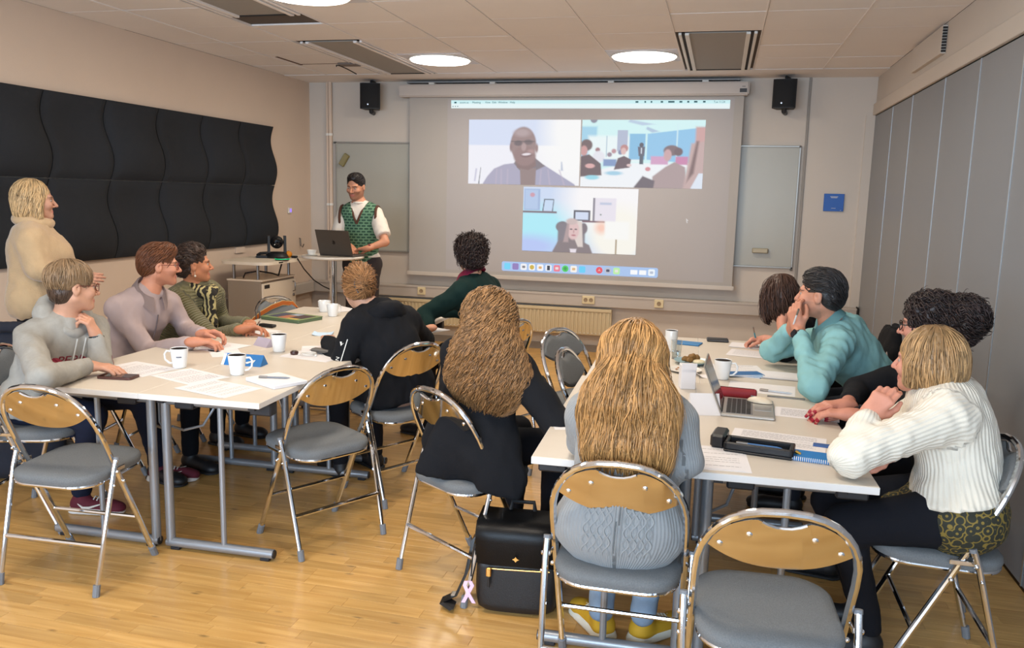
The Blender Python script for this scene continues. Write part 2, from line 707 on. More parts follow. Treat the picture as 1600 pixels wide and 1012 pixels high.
for x, r, lab in ((-4.2, 0.013, 'thin white heating pipe on the back wall, left of its pair'),
                  (-4.165, 0.02, 'thicker white heating pipe on the back wall beside the left whiteboard')):
    e = empty('heating_pipe', (x, YB - 0.03, 0), 0, lab, 'pipe')
    bm = B()
    tube(bm, [(0, 0, 0.15), (0, 0, HC)], r, 10)
    fin('pipe', bm, M_wall, e)
    bm = B()
    for z in (0.9, 1.45, 2.2):
        tube(bm, [(0, 0, z - 0.012), (0, 0, z + 0.012)], r + 0.006, 10)
    fin('clip', bm, M_white, e)
bm = B()
box(bm, (0.728, YB - 0.012, 0.62), (0.752, YB, HC), 0.003)
struct(fin('trim_2', bm, mat('wall_strip_grey', (150, 143, 135), 0.7), smooth=0))
bm = B()
box(bm, (1.25, YB - 0.02, 0), (XR, YB, 2.405))
struct(fin('trim_3', bm, M_wallb, smooth=0))

# whiteboards
M_wb = mat('whiteboard_enamel', (172, 170, 160), 0.35, var=0.015, vscale=2)
for x0, x1, lab in ((-4.11, -2.5, 'left whiteboard partly hidden behind the projection screen and standing man'),
                    (-0.6, 0.70, 'right whiteboard showing beside the projection screen')):
    e = empty('whiteboard', ((x0 + x1) / 2, YB - 0.02, 1.54), 0, lab, 'whiteboard')
    w, h = (x1 - x0) / 2, 0.585
    bm = B()
    box(bm, (-w + 0.01, -0.002, -h + 0.01), (w - 0.01, 0.02, h - 0.01))
    fin('writing_surface', bm, M_wb, e, smooth=0)
    bm = B()
    t = 0.018
    box(bm, (-w, -0.012, h - t), (w, 0.02, h), 0.003)
    box(bm, (-w, -0.012, -h), (w, 0.02, -h + t), 0.003)
    box(bm, (-w, -0.012, -h), (-w + t, 0.02, h), 0.003)
    box(bm, (w - t, -0.012, -h), (w, 0.02, h), 0.003)
    fin('frame', bm, mat('board_frame', (168, 166, 160), 0.4, 0.6), e, smooth=0)
    bm = B()
    for sx in (-1, 1):
        for sz in (-1, 1):
            box(bm, (sx * w - 0.02, -0.015, sz * h - 0.02), (sx * w + 0.005 * 0, 0.01, sz * h + 0.0), 0.004)
    fin('corner_cap', bm, mat('cap_grey', (96, 94, 90), 0.5), e, smooth=0)
e = empty('board_eraser', (-4.0, YB - 0.045, 1.93), 0, 'olive felt eraser stuck aslant on the left whiteboard', 'eraser', rot=(0, radians(-58), 0))
bm = B()
box(bm, (-0.07, -0.012, -0.032), (0.07, 0.02, 0.032), 0.006)
fin('felt', bm, mat('olive_felt', (128, 118, 78), 0.9, bump=0.001), e)
bm = B()
box(bm, (-0.066, -0.022, -0.028), (0.066, -0.012, 0.028), 0.006)
fin('handle', bm, mat('olive_plastic', (140, 131, 92), 0.5), e)
e = empty('board_eraser', (0.39, YB - 0.045, 1.12), 0, 'small beige eraser stuck level on the right whiteboard', 'eraser')
bm = B()
box(bm, (-0.075, -0.012, -0.024), (0.075, 0.02, 0.024), 0.006)
fin('felt', bm, mat('beige_felt', (150, 140, 118), 0.9, bump=0.001), e)
bm = B()
box(bm, (-0.07, -0.022, -0.02), (0.07, -0.012, 0.02), 0.006)
fin('handle', bm, mat('beige_plastic', (176, 166, 142), 0.5), e)

# blue sign (its square code left out)
e = empty('wall_sign', (1.03, YB - 0.012, 1.60), 0, 'small square blue sign on the back wall near the grey partition', 'sign')
bm = B()
box(bm, (-0.09, -0.006, -0.082), (0.09, 0.012, 0.082), 0.002)
fin('board', bm, mat('sign_blue', (18, 84, 168), 0.4), e)
bm = B()
for k, (w, z) in enumerate(((0.035, 0.055), (0.028, 0.045))):
    box(bm, (-w, -0.0075, z - 0.002), (w, -0.006, z + 0.002))
box(bm, (-0.02, -0.0075, -0.052), (0.02, -0.006, -0.055))
box(bm, (0.06, -0.0075, -0.07), (0.07, -0.006, -0.073))
fin('print', bm, M_white, e, smooth=0)

# red room sensor and hook on the left wall
e = empty('wall_sensor', (XL, 7.93, 1.38), 0, 'small white wall sensor with a lilac display light on left wall', 'sensor')
bm = B()
box(bm, (0, -0.03, -0.03), (0.02, 0.03, 0.03), 0.004)
fin('case', bm, M_white, e)
bm = B()
box(bm, (0.019, -0.015, -0.015), (0.0215, 0.02, 0.02))
fin('display', bm, mat('lilac_light', (150, 120, 255), 0.5, emit=1.2), e, smooth=0)
bm = B()
tube(bm, [(XL, 8.14, 1.08), (XL + 0.015, 8.14, 1.08), (XL + 0.018, 8.14, 1.0), (XL + 0.04, 8.14, 0.985), (XL + 0.055, 8.14, 1.02)], 0.006, 8)
tag(fin('wall_hook', bm, mat('hook_grey', (110, 100, 90), 0.4, 0.6)), 'small grey metal hook on the left wall above the cabinet', 'hook')

# loudspeakers
for x, lab, yaw in ((-3.63, 'black loudspeaker high on the back wall, left of the screen', 0.25), (0.51, 'black loudspeaker high on the back wall, right of the screen', -0.15)):
    e = empty('loudspeaker', (x, YB - 0.16, 2.58), yaw, lab, 'loudspeaker', 'loudspeakers above the screen')
    bm = B()
    prism(bm, [(-0.105, -0.07), (-0.07, -0.09), (0.07, -0.09), (0.105, -0.07), (0.075, 0.09), (-0.075, 0.09)], -0.13, 0.13)
    fin('cabinet', bm, mat('speaker_black', (20, 22, 27), 0.6, bump=0.0006, bscale=400), e)
    bm = B()
    prism(bm, [(-0.095, -0.08), (-0.066, -0.097), (0.066, -0.097), (0.095, -0.08)], -0.12, 0.122)
    fin('grille', bm, mat('speaker_grille', (16, 17, 20), 0.8, bump=0.001, bscale=900), e)
    bm = B()
    lathe(bm, [(0, 0.003), (0.008, 0.002), (0.009, 0)], 12)
    fin('badge', bm, mat('badge_silver', (190, 190, 195), 0.3, 0.8), e, (-0.02, -0.0975, -0.085), rot=(pi / 2, 0, 0))
    bm = B()
    tube(bm, [(0, 0.0, -0.13), (0, 0.0, -0.155), (0, 0.16, -0.155)], 0.022, 8)
    tube(bm, [(0, 0.0, 0.13), (0, 0.0, 0.16), (0.02, 0.15, 0.16)], 0.012, 8)
    fin('bracket', bm, M_black, e)

# sound-absorbing wall panels (two rows of wave tiles)
M_foam = mat('black_foam', (44, 46, 50), 0.95, bump=0.0015, bscale=260, spec=0.2)


def wave_tile(name, y0, z0, s, flip):
    n = 18
    V, F = [], []
    for i in range(n + 1):
        for j in range(n + 1):
            u, v = i / n, j / n
            w = sin(2 * pi * v) * 0.022 * (1 if flip else 1)
            yy = y0 + s * u + w
            d = 0.055 + 0.045 * sin(pi * u) * sin(pi * v) * (1 if flip else -0.7) + 0.020 * sin(2 * pi * v)
            rim = min(u, 1 - u, v, 1 - v)
            if rim < 1.5 / n:
                d -= 0.022 if rim < 0.5 / n else 0.006
            V.append((XL + d, yy, z0 + s * v + 0.01 * sin(2 * pi * u) * 0))
    for i in range(n):
        for j in range(n):
            a = i * (n + 1) + j
            F.append((a, a + n + 1, a + n + 2, a + 1))
    nf = len(V)
    ring = [i * (n + 1) for i in range(n + 1)] + [n * (n + 1) + j for j in range(1, n + 1)] + \
           [i * (n + 1) + n for i in range(n - 1, -1, -1)] + [j for j in range(n - 1, 0, -1)]
    for r in ring:
        V.append((XL + 0.002, V[r][1], V[r][2]))
    for k in range(len(ring)):
        k2 = (k + 1) % len(ring)
        F.append((ring[k2], ring[k], nf + k, nf + k2))
    o = mesh_np(name, V, F, M_foam, None)
    o.data.set_sharp_from_angle(angle=0.7)
    return o


pedges = [7.60 - 0.583 * k for k in range(10)]
ords = ['first', 'second', 'third', 'fourth', 'fifth', 'sixth', 'seventh', 'eighth', 'ninth']
for r, z0 in enumerate((1.64, 1.06)):
    for k in range(9):
        o = wave_tile('acoustic_panel', pedges[k + 1] + 0.004, z0, 0.575, (k + r) % 2)
        tag(o, 'black wavy foam wall panel in the %s row, %s from the projection end' % (('upper', 'lower')[r], ords[k]), 'wall panel', 'black foam panels on the left wall')
bm = B()
box(bm, (XL + 0.0, 6.9, 0.995), (XL + 0.02, 7.05, 1.05))
tag(fin('panel_bracket', bm, M_wall, smooth=0), 'small pale bracket on the wall just under the foam panels', 'bracket')

# ------------------------------------------------------------------ projection screen
YS = 8.30
EMS = 1.0 / 2 ** -0.4
scr = empty('projection_screen', (-1.53, YS, 0), 0, 'large white roll-down projection screen showing a video call', 'screen')


def SX(x):
    return x + 1.53


M_fab = mat('screen_fabric', (172, 166, 160), 0.85, var=0.01)
bm = B()
box(bm, (SX(-3.315), -0.07, 2.575), (SX(0.185), 0.075, 2.70), 0.012, seg=3)
fin('housing', bm, mat('housing_white', (190, 180, 172), 0.5), scr)
bm = B()
prism(bm, [(SX(-3.215), 0.76), (SX(0.145), 0.76), (SX(0.145), 2.59), (SX(-3.215), 2.59)], -0.001, 0.001, Matrix.Rotation(pi / 2, 4, 'X'))
fin('fabric', bm, M_fab, scr, smooth=0)
bm = B()
box(bm, (SX(-3.235), -0.014, 0.725), (SX(0.165), 0.014, 0.768), 0.006, seg=2)
fin('bottom_bar', bm, mat('bar_white', (196, 186, 174), 0.4), scr)
bm = B()
box(bm, (SX(0.10), -0.073, 2.60), (SX(0.165), -0.069, 2.635))
box(bm, (SX(0.12), -0.073, 2.65), (SX(0.15), -0.0695, 2.655))
fin('nameplate', bm, mat('plate_dark', (45, 45, 48), 0.5), scr, smooth=0)
bm = B()
for x in (-3.0, -2.35, -1.15, -0.25):
    box(bm, (SX(x), -0.03, 2.70), (SX(x + 0.06), 0.05, 2.722), 0.003)
fin('hanger', bm, M_white, scr)
bm = B()
box(bm, (SX(-3.25), 0.0, 2.722), (SX(0.1), 0.112, 2.735))
fin('mounting_rail', bm, mat('rail_grey', (150, 150, 150), 0.5), scr, smooth=0)


def lin(c):
    c = np.asarray(c, float) / 255
    return np.where(c <= 0.04045, c / 12.92, ((c + 0.055) / 1.055) ** 2.4)


class Raster:
    def __init__(s, w, h, c):
        s.w, s.h = w, h
        s.im = np.zeros((h, w, 3)) + lin(c)
        s.Y, s.X = np.mgrid[0:h, 0:w]
        s.X = (s.X + 0.5) / w
        s.Y = (s.Y + 0.5) / h * (h / w)

    def _b(s, m, c, a=1):
        m = np.clip(m, 0, 1)[..., None] * a
        s.im = s.im * (1 - m) + lin(c) * m

    def el(s, x, y, rx, ry, c, soft=0.01, a=1, ang=0):
        dx, dy = s.X - x, s.Y - y
        ca, sa = cos(ang), sin(ang)
        u, v = (dx * ca + dy * sa) / rx, (-dx * sa + dy * ca) / ry
        r = np.sqrt(u * u + v * v)
        s._b((1 - r) * min(rx, ry) / soft + 0.5, c, a)

    def re(s, x0, y0, x1, y1, c, soft=0.004, a=1):
        m = np.minimum(np.minimum(s.X - x0, x1 - s.X), np.minimum(s.Y - y0, y1 - s.Y)) / soft + 0.5
        s._b(m, c, a)

    def po(s, pts, c, soft=0.006, a=1):
        m = np.full(s.X.shape, 1e9)   # convex polygon, clockwise on screen
        n = len(pts)
        for i in range(n):
            (x0, y0), (x1, y1) = pts[i], pts[(i + 1) % n]
            l = math.hypot(x1 - x0, y1 - y0)
            m = np.minimum(m, ((x1 - x0) * (s.Y - y0) - (y1 - y0) * (s.X - x0)) / l)
        s._b(m / soft + 0.5, c, a)

    def build(s, name, x0, x1, zt, zb, parent, dy, m, skew=0.0):
        h, w = s.h, s.w
        xs_ = np.linspace(x0, x1, w + 1)
        zs_ = np.linspace(zt, zb, h + 1)
        Xg, Zg = np.meshgrid(xs_, zs_)
        Zg = Zg + (Xg - x0) * skew
        V_ = np.stack([Xg, np.full_like(Xg, dy), Zg], -1).reshape(-1, 3)
        im = np.pad(s.im * 0.86 + 0.10, ((0, 1), (0, 1), (0, 0)), mode='edge')  # darks lifted: room light washing out the picture, put into its colour
        C = np.concatenate([im.reshape(-1, 3), np.ones(((h + 1) * (w + 1), 1))], 1)
        i = np.arange(h)[:, None] * (w + 1) + np.arange(w)[None]
        F_ = np.stack([i, i + w + 1, i + w + 2, i + 1], -1).reshape(-1, 4)
        return mesh_np(name, V_, F_, m, parent, smooth=False, colors=C)


M_proj = bpy.data.materials.new('projected_light')
M_proj.use_nodes = True
nt = M_proj.node_tree
bs = nt.nodes['Principled BSDF']
at = nt.nodes.new('ShaderNodeAttribute')
at.attribute_name = 'Col'
bs.inputs['Base Color'].default_value = (0.03, 0.03, 0.03, 1)
bs.inputs['Roughness'].default_value = 0.9
bs.inputs['Specular IOR Level'].default_value = 0.1
nt.links.new(at.outputs['Color'], bs.inputs['Emission Color'])
bs.inputs['Emission Strength'].default_value = EMS * 0.95
M_glow = mat('projector_black_level', (170, 165, 164), 0.85, emit=0.06 * EMS)

bm = B()
prism(bm, [(SX(-2.80), 0.80), (SX(0.06), 0.80), (SX(0.06), 2.56), (SX(-2.80), 2.56)], 0.0015, 0.002, Matrix.Rotation(pi / 2, 4, 'X'))
fin('projected_desktop', bm, M_glow, scr, smooth=0)

# first caller
r = Raster(176, 104, (246, 246, 255))
r.el(0.95, 0.1, 0.35, 0.5, (255, 255, 255), 0.25)
r.re(-0.1, -0.1, 0.9, 0.235, (214, 226, 252), 0.012, 0.9)
r.el(1.0, 0.1, 0.3, 0.4, (255, 255, 255), 0.2)
r.po([(0.84, 0.38), (0.85, 0.38), (0.86, 0.46), (0.84, 0.46)], (190, 200, 220), 0.01)
r.po([(0.115, 0.44), (0.12, 0.44), (0.105, 0.6), (0.095, 0.6)], (120, 125, 130), 0.004)
r.po([(0.07, 0.45), (0.085, 0.45), (0.07, 0.57), (0.055, 0.57)], (205, 205, 225), 0.006)
r.po([(0.33, 0.41), (0.47, 0.39), (0.49, 0.62), (0.12, 0.62), (0.18, 0.52), (0.24, 0.45)], (170, 166, 192), 0.01)
r.po([(0.47, 0.39), (0.61, 0.36), (0.69, 0.41), (0.79, 0.41), (0.92, 0.52), (0.99, 0.62), (0.47, 0.62)], (166, 164, 192), 0.01)
for x0, x1 in ((0.26, 0.25), (0.30, 0.30), (0.36, 0.355), (0.66, 0.65), (0.72, 0.74), (0.82, 0.87)):
    r.po([(x0, 0.45), (x0 + 0.012, 0.45), (x1 + 0.015, 0.60), (x1, 0.60)], (190, 178, 200), 0.008, 0.6)
r.po([(0.42, 0.40), (0.43, 0.38), (0.60, 0.34), (0.70, 0.42), (0.62, 0.46), (0.47, 0.46)], (120, 108, 118), 0.01)
r.po([(0.475, 0.44), (0.62, 0.44), (0.615, 0.62), (0.485, 0.62)], (142, 118, 118), 0.006)
r.po([(0.42, 0.3), (0.6, 0.3), (0.62, 0.42), (0.55, 0.46), (0.45, 0.44)], (128, 98, 98), 0.01)
r.el(0.50, 0.225, 0.115, 0.158, (150, 122, 122), 0.014)
r.el(0.515, 0.33, 0.10, 0.09, (146, 114, 114), 0.02)
r.el(0.488, 0.12, 0.07, 0.035, (178, 156, 158), 0.03)
r.el(0.62, 0.26, 0.014, 0.04, (150, 118, 118), 0.01)
r.el(0.39, 0.25, 0.012, 0.04, (140, 110, 112), 0.01)
r.el(0.455, 0.215, 0.038, 0.024, (98, 80, 88), 0.012)
r.el(0.545, 0.205, 0.038, 0.024, (108, 88, 94), 0.012)
r.re(0.39, 0.196, 0.60, 0.202, (60, 52, 60), 0.006)
r.el(0.505, 0.25, 0.022, 0.035, (176, 148, 148), 0.012)
r.el(0.57, 0.29, 0.03, 0.02, (176, 140, 140), 0.02)
r.el(0.53, 0.32, 0.05, 0.022, (116, 76, 82), 0.01, ang=-0.1)
r.el(0.53, 0.315, 0.04, 0.011, (240, 230, 236), 0.006, ang=-0.1)
r.build('caller_picture', SX(-2.565), SX(-1.403), 2.352, 1.705, scr, -0.004, M_proj)
# the room seen by its own camera
r = Raster(180, 104, (214, 250, 252))
r.re(-0.1, 0.06, 0.13, 0.6, (160, 214, 240), 0.02)
r.re(0.06, 0.14, 0.5, 0.36, (240, 253, 255), 0.03)
r.re(0.3, 0.09, 0.385, 0.27, (178, 188, 214), 0.006)
r.re(0.21, 0.14, 0.215, 0.32, (120, 160, 190), 0.005)
r.re(0.4, 0.12, 0.53, 0.34, (128, 192, 232), 0.01)
r.po([(0.545, 0.12), (1.1, 0.05), (1.1, 0.38), (0.545, 0.34)], (140, 200, 240), 0.008)
r.re(0.78, 0.03, 0.79, 0.34, (214, 244, 252), 0.006)
r.po([(0.40, 0.0), (0.6, 0.04), (0.5, 0.05), (0.38, 0.02)], (186, 208, 232), 0.01)
r.po([(0.54, 0.06), (0.64, 0.10), (0.58, 0.11), (0.53, 0.08)], (176, 200, 226), 0.01)
r.po([(-0.1, 0.5), (0.4, 0.37), (0.9, 0.37), (0.7, 0.66), (-0.1, 0.66)], (246, 250, 255), 0.012)
for x, y, rr, c in ((0.24, 0.30, 0.02, (150, 130, 150)), (0.275, 0.27, 0.02, (190, 140, 150)), (0.33, 0.28, 0.02, (120, 130, 170)),
                    (0.14, 0.26, 0.02, (160, 110, 120))):
    r.el(x, y, rr, rr, c, 0.01)
r.el(0.15, 0.32, 0.05, 0.05, (235, 235, 245), 0.015)
r.re(0.19, 0.34, 0.30, 0.40, (120, 150, 200), 0.012)
r.re(0.58, 0.31, 0.72, 0.38, (214, 160, 200), 0.012)
r.re(0.78, 0.31, 0.88, 0.38, (206, 130, 176), 0.012)
r.el(0.045, 0.22, 0.05, 0.05, (104, 80, 84), 0.012)
r.el(0.025, 0.27, 0.03, 0.045, (206, 150, 150), 0.01)
r.po([(-0.05, 0.33), (0.07, 0.30), (0.17, 0.38), (0.18, 0.48), (-0.05, 0.50)], (92, 68, 78), 0.01)
r.el(0.08, 0.40, 0.04, 0.02, (224, 170, 170), 0.008)
r.el(0.36, 0.245, 0.032, 0.032, (190, 130, 130), 0.008)
r.el(0.355, 0.27, 0.022, 0.03, (226, 186, 184), 0.008)
r.po([(0.31, 0.33), (0.36, 0.31), (0.42, 0.34), (0.41, 0.41), (0.28, 0.43)], (92, 68, 84), 0.008)
r.el(0.405, 0.39, 0.02, 0.012, (230, 200, 200), 0.006)
r.el(0.50, 0.215, 0.018, 0.02, (70, 70, 90), 0.005)
r.po([(0.47, 0.23), (0.53, 0.23), (0.525, 0.31), (0.48, 0.31)], (84, 84, 108), 0.005)
r.re(0.497, 0.24, 0.505, 0.29, (220, 230, 240), 0.004)
r.re(0.488, 0.30, 0.52, 0.38, (70, 84, 104), 0.005)
r.el(0.745, 0.26, 0.065, 0.045, (120, 96, 104), 0.01)
r.el(0.80, 0.27, 0.035, 0.035, (104, 80, 90), 0.01)
r.el(0.715, 0.30, 0.032, 0.05, (206, 164, 168), 0.01)
r.po([(0.70, 0.40), (0.76, 0.35), (0.86, 0.40), (0.88, 0.60), (0.60, 0.60), (0.60, 0.46)], (172, 150, 152), 0.012)
r.el(0.56, 0.42, 0.022, 0.018, (216, 140, 150), 0.006)
r.po([(0.42, 0.62), (0.52, 0.48), (0.62, 0.52), (0.60, 0.66), (0.40, 0.66)], (96, 84, 98), 0.012)
r.re(0.93, 0.06, 1.1, 0.62, (208, 160, 158), 0.02)
r.po([(0.90, 0.20), (1.1, 0.16), (1.1, 0.66), (0.84, 0.66)], (198, 168, 166), 0.02)
r.po([(0.94, 0.18), (0.96, 0.18), (0.93, 0.45), (0.88, 0.52)], (120, 90, 92), 0.02)
r.po([(0.90, 0.60), (0.97, 0.45), (1.02, 0.45), (1.0, 0.66), (0.90, 0.66)], (226, 236, 250), 0.008)
r.el(0.10, 0.5, 0.06, 0.02, (150, 220, 240), 0.01)
r.el(0.28, 0.46, 0.07, 0.018, (160, 210, 235), 0.012)
r.el(0.10, 0.0, 0.03, 0.03, (130, 130, 150), 0.01)
r.build('room_picture', SX(-1.39), SX(-0.195), 2.352, 1.70, scr, -0.004, M_proj)
# third caller with shelves and a lamp
r = Raster(176, 104, (206, 222, 250))
r.el(0.15, 0.38, 0.42, 0.2, (170, 240, 255), 0.18)
r.el(0.05, 0.55, 0.3, 0.1, (180, 200, 252), 0.1)
r.el(0.75, 0.1, 0.38, 0.34, (255, 253, 255), 0.22)
r.el(0.85, 0.42, 0.25, 0.26, (255, 252, 242), 0.14)
r.re(0.01, 0.02, 0.155, 0.215, (158, 184, 224), 0.004)
r.re(0.02, 0.03, 0.135, 0.205, (178, 202, 238), 0.006)
r.el(0.085, 0.075, 0.022, 0.02, (206, 150, 170), 0.01)
r.po([(0.19, 0.11), (0.28, 0.11), (0.27, 0.225), (0.175, 0.225)], (80, 92, 110), 0.004)
r.po([(0.198, 0.12), (0.272, 0.12), (0.262, 0.22), (0.185, 0.22)], (200, 222, 250), 0.004)
r.re(0.0, 0.222, 0.305, 0.24, (112, 96, 112), 0.005)
r.re(0.455, 0.205, 0.60, 0.30, (70, 72, 92), 0.004)
r.re(0.47, 0.222, 0.583, 0.29, (212, 224, 248), 0.004)
r.re(0.62, 0.09, 0.64, 0.30, (130, 124, 142), 0.006)
r.re(0.64, 0.09, 0.82, 0.30, (238, 232, 244), 0.006)
r.re(0.68, 0.13, 0.78, 0.15, (190, 200, 226), 0.012)
r.el(0.69, 0.24, 0.008, 0.008, (140, 150, 150), 0.004)
r.re(0.53, 0.298, 0.73, 0.314, (112, 72, 92), 0.005)
r.el(0.70, 0.36, 0.05, 0.05, (255, 206, 186), 0.06)
r.re(0.73, 0.30, 0.94, 0.46, (255, 255, 252), 0.02)
r.re(0.826, 0.46, 0.838, 0.62, (156, 130, 92), 0.004)
r.el(0.36, 0.36, 0.06, 0.05, (112, 104, 116), 0.01)
r.re(0.32, 0.33, 0.56, 0.55, (118, 110, 122), 0.015)
r.el(0.545, 0.37, 0.035, 0.05, (112, 98, 110), 0.01)
r.po([(0.32, 0.5), (0.42, 0.46), (0.52, 0.48), (0.60, 0.52), (0.64, 0.62), (0.26, 0.62)], (122, 106, 112), 0.012)
r.po([(0.40, 0.30), (0.43, 0.29), (0.53, 0.31), (0.545, 0.54), (0.50, 0.54)], (226, 212, 206), 0.01)
r.el(0.455, 0.39, 0.052, 0.085, (226, 190, 190), 0.012)
r.el(0.44, 0.31, 0.05, 0.03, (206, 184, 182), 0.015)
r.po([(0.40, 0.33), (0.42, 0.33), (0.415, 0.5), (0.37, 0.5)], (176, 150, 152), 0.012)
r.el(0.437, 0.38, 0.012, 0.007, (96, 76, 84), 0.005)
r.el(0.478, 0.38, 0.012, 0.007, (96, 76, 84), 0.005)
r.el(0.46, 0.40, 0.006, 0.016, (196, 150, 152), 0.006)
r.el(0.46, 0.435, 0.02, 0.007, (180, 100, 112), 0.005)
r.po([(0.43, 0.56), (0.49, 0.56), (0.48, 0.62), (0.44, 0.62)], (236, 226, 236), 0.008)
r.build('third_caller_picture', SX(-1.972), SX(-0.805), 1.685, 1.035, scr, -0.006, M_proj)
# menu bar
r = Raster(240, 6, (206, 248, 252))
r.re(0, 0.013, 1, 0.03, (236, 253, 255), 0.003)
r.build('menu_bar', SX(-2.76), SX(0.02), 2.545, 2.465, scr, -0.004, M_proj, skew=-0.003)
M_ink = mat('projected_ink', (70, 110, 120), 0.9, emit=0.06 * EMS)
FX = Matrix.Rotation(pi / 2, 4, 'X')
for s, x in (('zoom.us', -2.62), ('Meeting', -2.49), ('View', -2.37), ('Edit', -2.30), ('Window', -2.21), ('Help', -2.11)):
    text_mesh('menu_word', s, 0.028, M_ink, Matrix.Translation((SX(x), -0.0055, 2.522)) @ FX, scr)
bm = B()
for x, w in ((-2.715, 0.012), (-0.86, 0.014), (-0.78, 0.008), (-0.72, 0.008), (-0.62, 0.012), (-0.53, 0.03), (-0.44, 0.014), (-0.37, 0.01), (-0.30, 0.016), (-0.22, 0.012)):
    box(bm, (SX(x - w), -0.0058, 2.514), (SX(x + w), -0.005, 2.530))
for x in (-2.74, -2.715, -2.69):
    box(bm, (SX(x - 0.005), -0.0058, 2.48), (SX(x + 0.005), -0.005, 2.488))
fin('menu_symbols', bm, M_ink, scr, smooth=0)['kind'] = 'stuff'
text_mesh('menu_word', 'Tue 11:24', 0.026, M_ink, Matrix.Translation((SX(-0.08), -0.0055, 2.519)) @ FX, scr)
# dock
bm = B()
prism(bm, rrect(1.61, 0.098, 0.018, cx=SX(-1.38), cy=0.865), 0.003, 0.004, FX)
fin('dock', bm, mat('dock_blue', (176, 204, 246), 0.9, emit=0.9 * EMS), scr, smooth=0)
DK = [((120, 214, 250), 0), ((150, 130, 190), 0), ((246, 246, 250), (150, 150, 160)), ((250, 250, 250), (226, 196, 90)), ((250, 250, 252), (240, 190, 130)),
      ((240, 244, 252), (70, 76, 90)), ((240, 130, 150), (255, 240, 240)), ((90, 210, 110), (50, 110, 60)), ((250, 246, 240), (240, 200, 150)), ((110, 210, 250), 0), None,
      ((236, 90, 104), (255, 220, 220)), ((190, 194, 210), (90, 96, 120)), ((190, 240, 170), (250, 250, 240)), None, ((250, 252, 255), 0), ((250, 252, 255), 0), ((240, 248, 255), (200, 210, 230))]
for k, d in enumerate(DK):
    if not d:
        continue
    cx = SX(-2.125 + k * 0.0875)
    bm = B()
    if k in (7, 11, 12):
        prism(bm, [(cx + 0.034 * cos(a * pi / 9), 0.866 + 0.034 * sin(a * pi / 9)) for a in range(18)], 0.0045, 0.005, FX)
    elif k in (15, 16):
        prism(bm, rrect(0.07, 0.045, 0.004, cx=cx, cy=0.862), 0.0045, 0.005, FX)
    else:
        prism(bm, rrect(0.066, 0.066, 0.014, cx=cx, cy=0.866), 0.0045, 0.005, FX)
    ic = fin('dock_icon', bm, mat('icon_%d_%d_%d' % d[0], d[0], 0.9, emit=0.95 * EMS), scr, smooth=0)
    if d[1]:
        bm = B()
        if k == 3:
            prism(bm, [(cx + 0.024 * cos(a * pi / 9), 0.866 + 0.024 * sin(a * pi / 9)) for a in range(18)], 0.0052, 0.0055, FX)
        elif k == 11:
            for a in (90, 210, 330):
                c0, s0 = cos(radians(a)), sin(radians(a))
                prism(bm, [(cx - s0 * 0.004, 0.866 + c0 * 0.004), (cx + s0 * 0.004, 0.866 - c0 * 0.004), (cx + c0 * 0.022, 0.866 + s0 * 0.022)], 0.0052, 0.0055, FX)
        elif k == 7:
            for q in (-0.012, 0, 0.012):
                box(bm, (cx - 0.018 + abs(q) * 0.4, -0.0055, 0.866 + q - 0.003), (cx + 0.018 - abs(q) * 0.4, -0.0052, 0.866 + q + 0.003))
        elif k == 5:
            box(bm, (cx - 0.015, -0.0055, 0.842), (cx + 0.015, -0.0052, 0.890))
        else:
            prism(bm, rrect(0.034, 0.026, 0.008, cx=cx, cy=0.866), 0.0052, 0.0055, FX)
        fin('symbol', bm, mat('sym_%d_%d_%d' % d[1], d[1], 0.9, emit=0.8 * EMS), ic, smooth=0)
bm = B()
prism(bm, [(SX(-0.33), 1.415), (SX(-0.305), 1.39), (SX(-0.318), 1.388), (SX(-0.312), 1.368), (SX(-0.322), 1.366), (SX(-0.327), 1.388)], 0.003, 0.004, FX)
fin('mouse_pointer', bm, mat('pointer_white', (250, 250, 250), 0.9, emit=0.6 * EMS), scr, smooth=0)

# ------------------------------------------------------------------ tables
M_top = mat('white_laminate', (208, 198, 184), 0.42, var=0.012, vscale=2, stretch=(1, 12, 1))
M_edge = mat('table_edge_white', (224, 221, 218), 0.4)
M_leg = mat('silver_powder_coat', (150, 154, 160), 0.35, 0.55)
M_clamp = mat('dark_clamp_plastic', (32, 33, 38), 0.5)


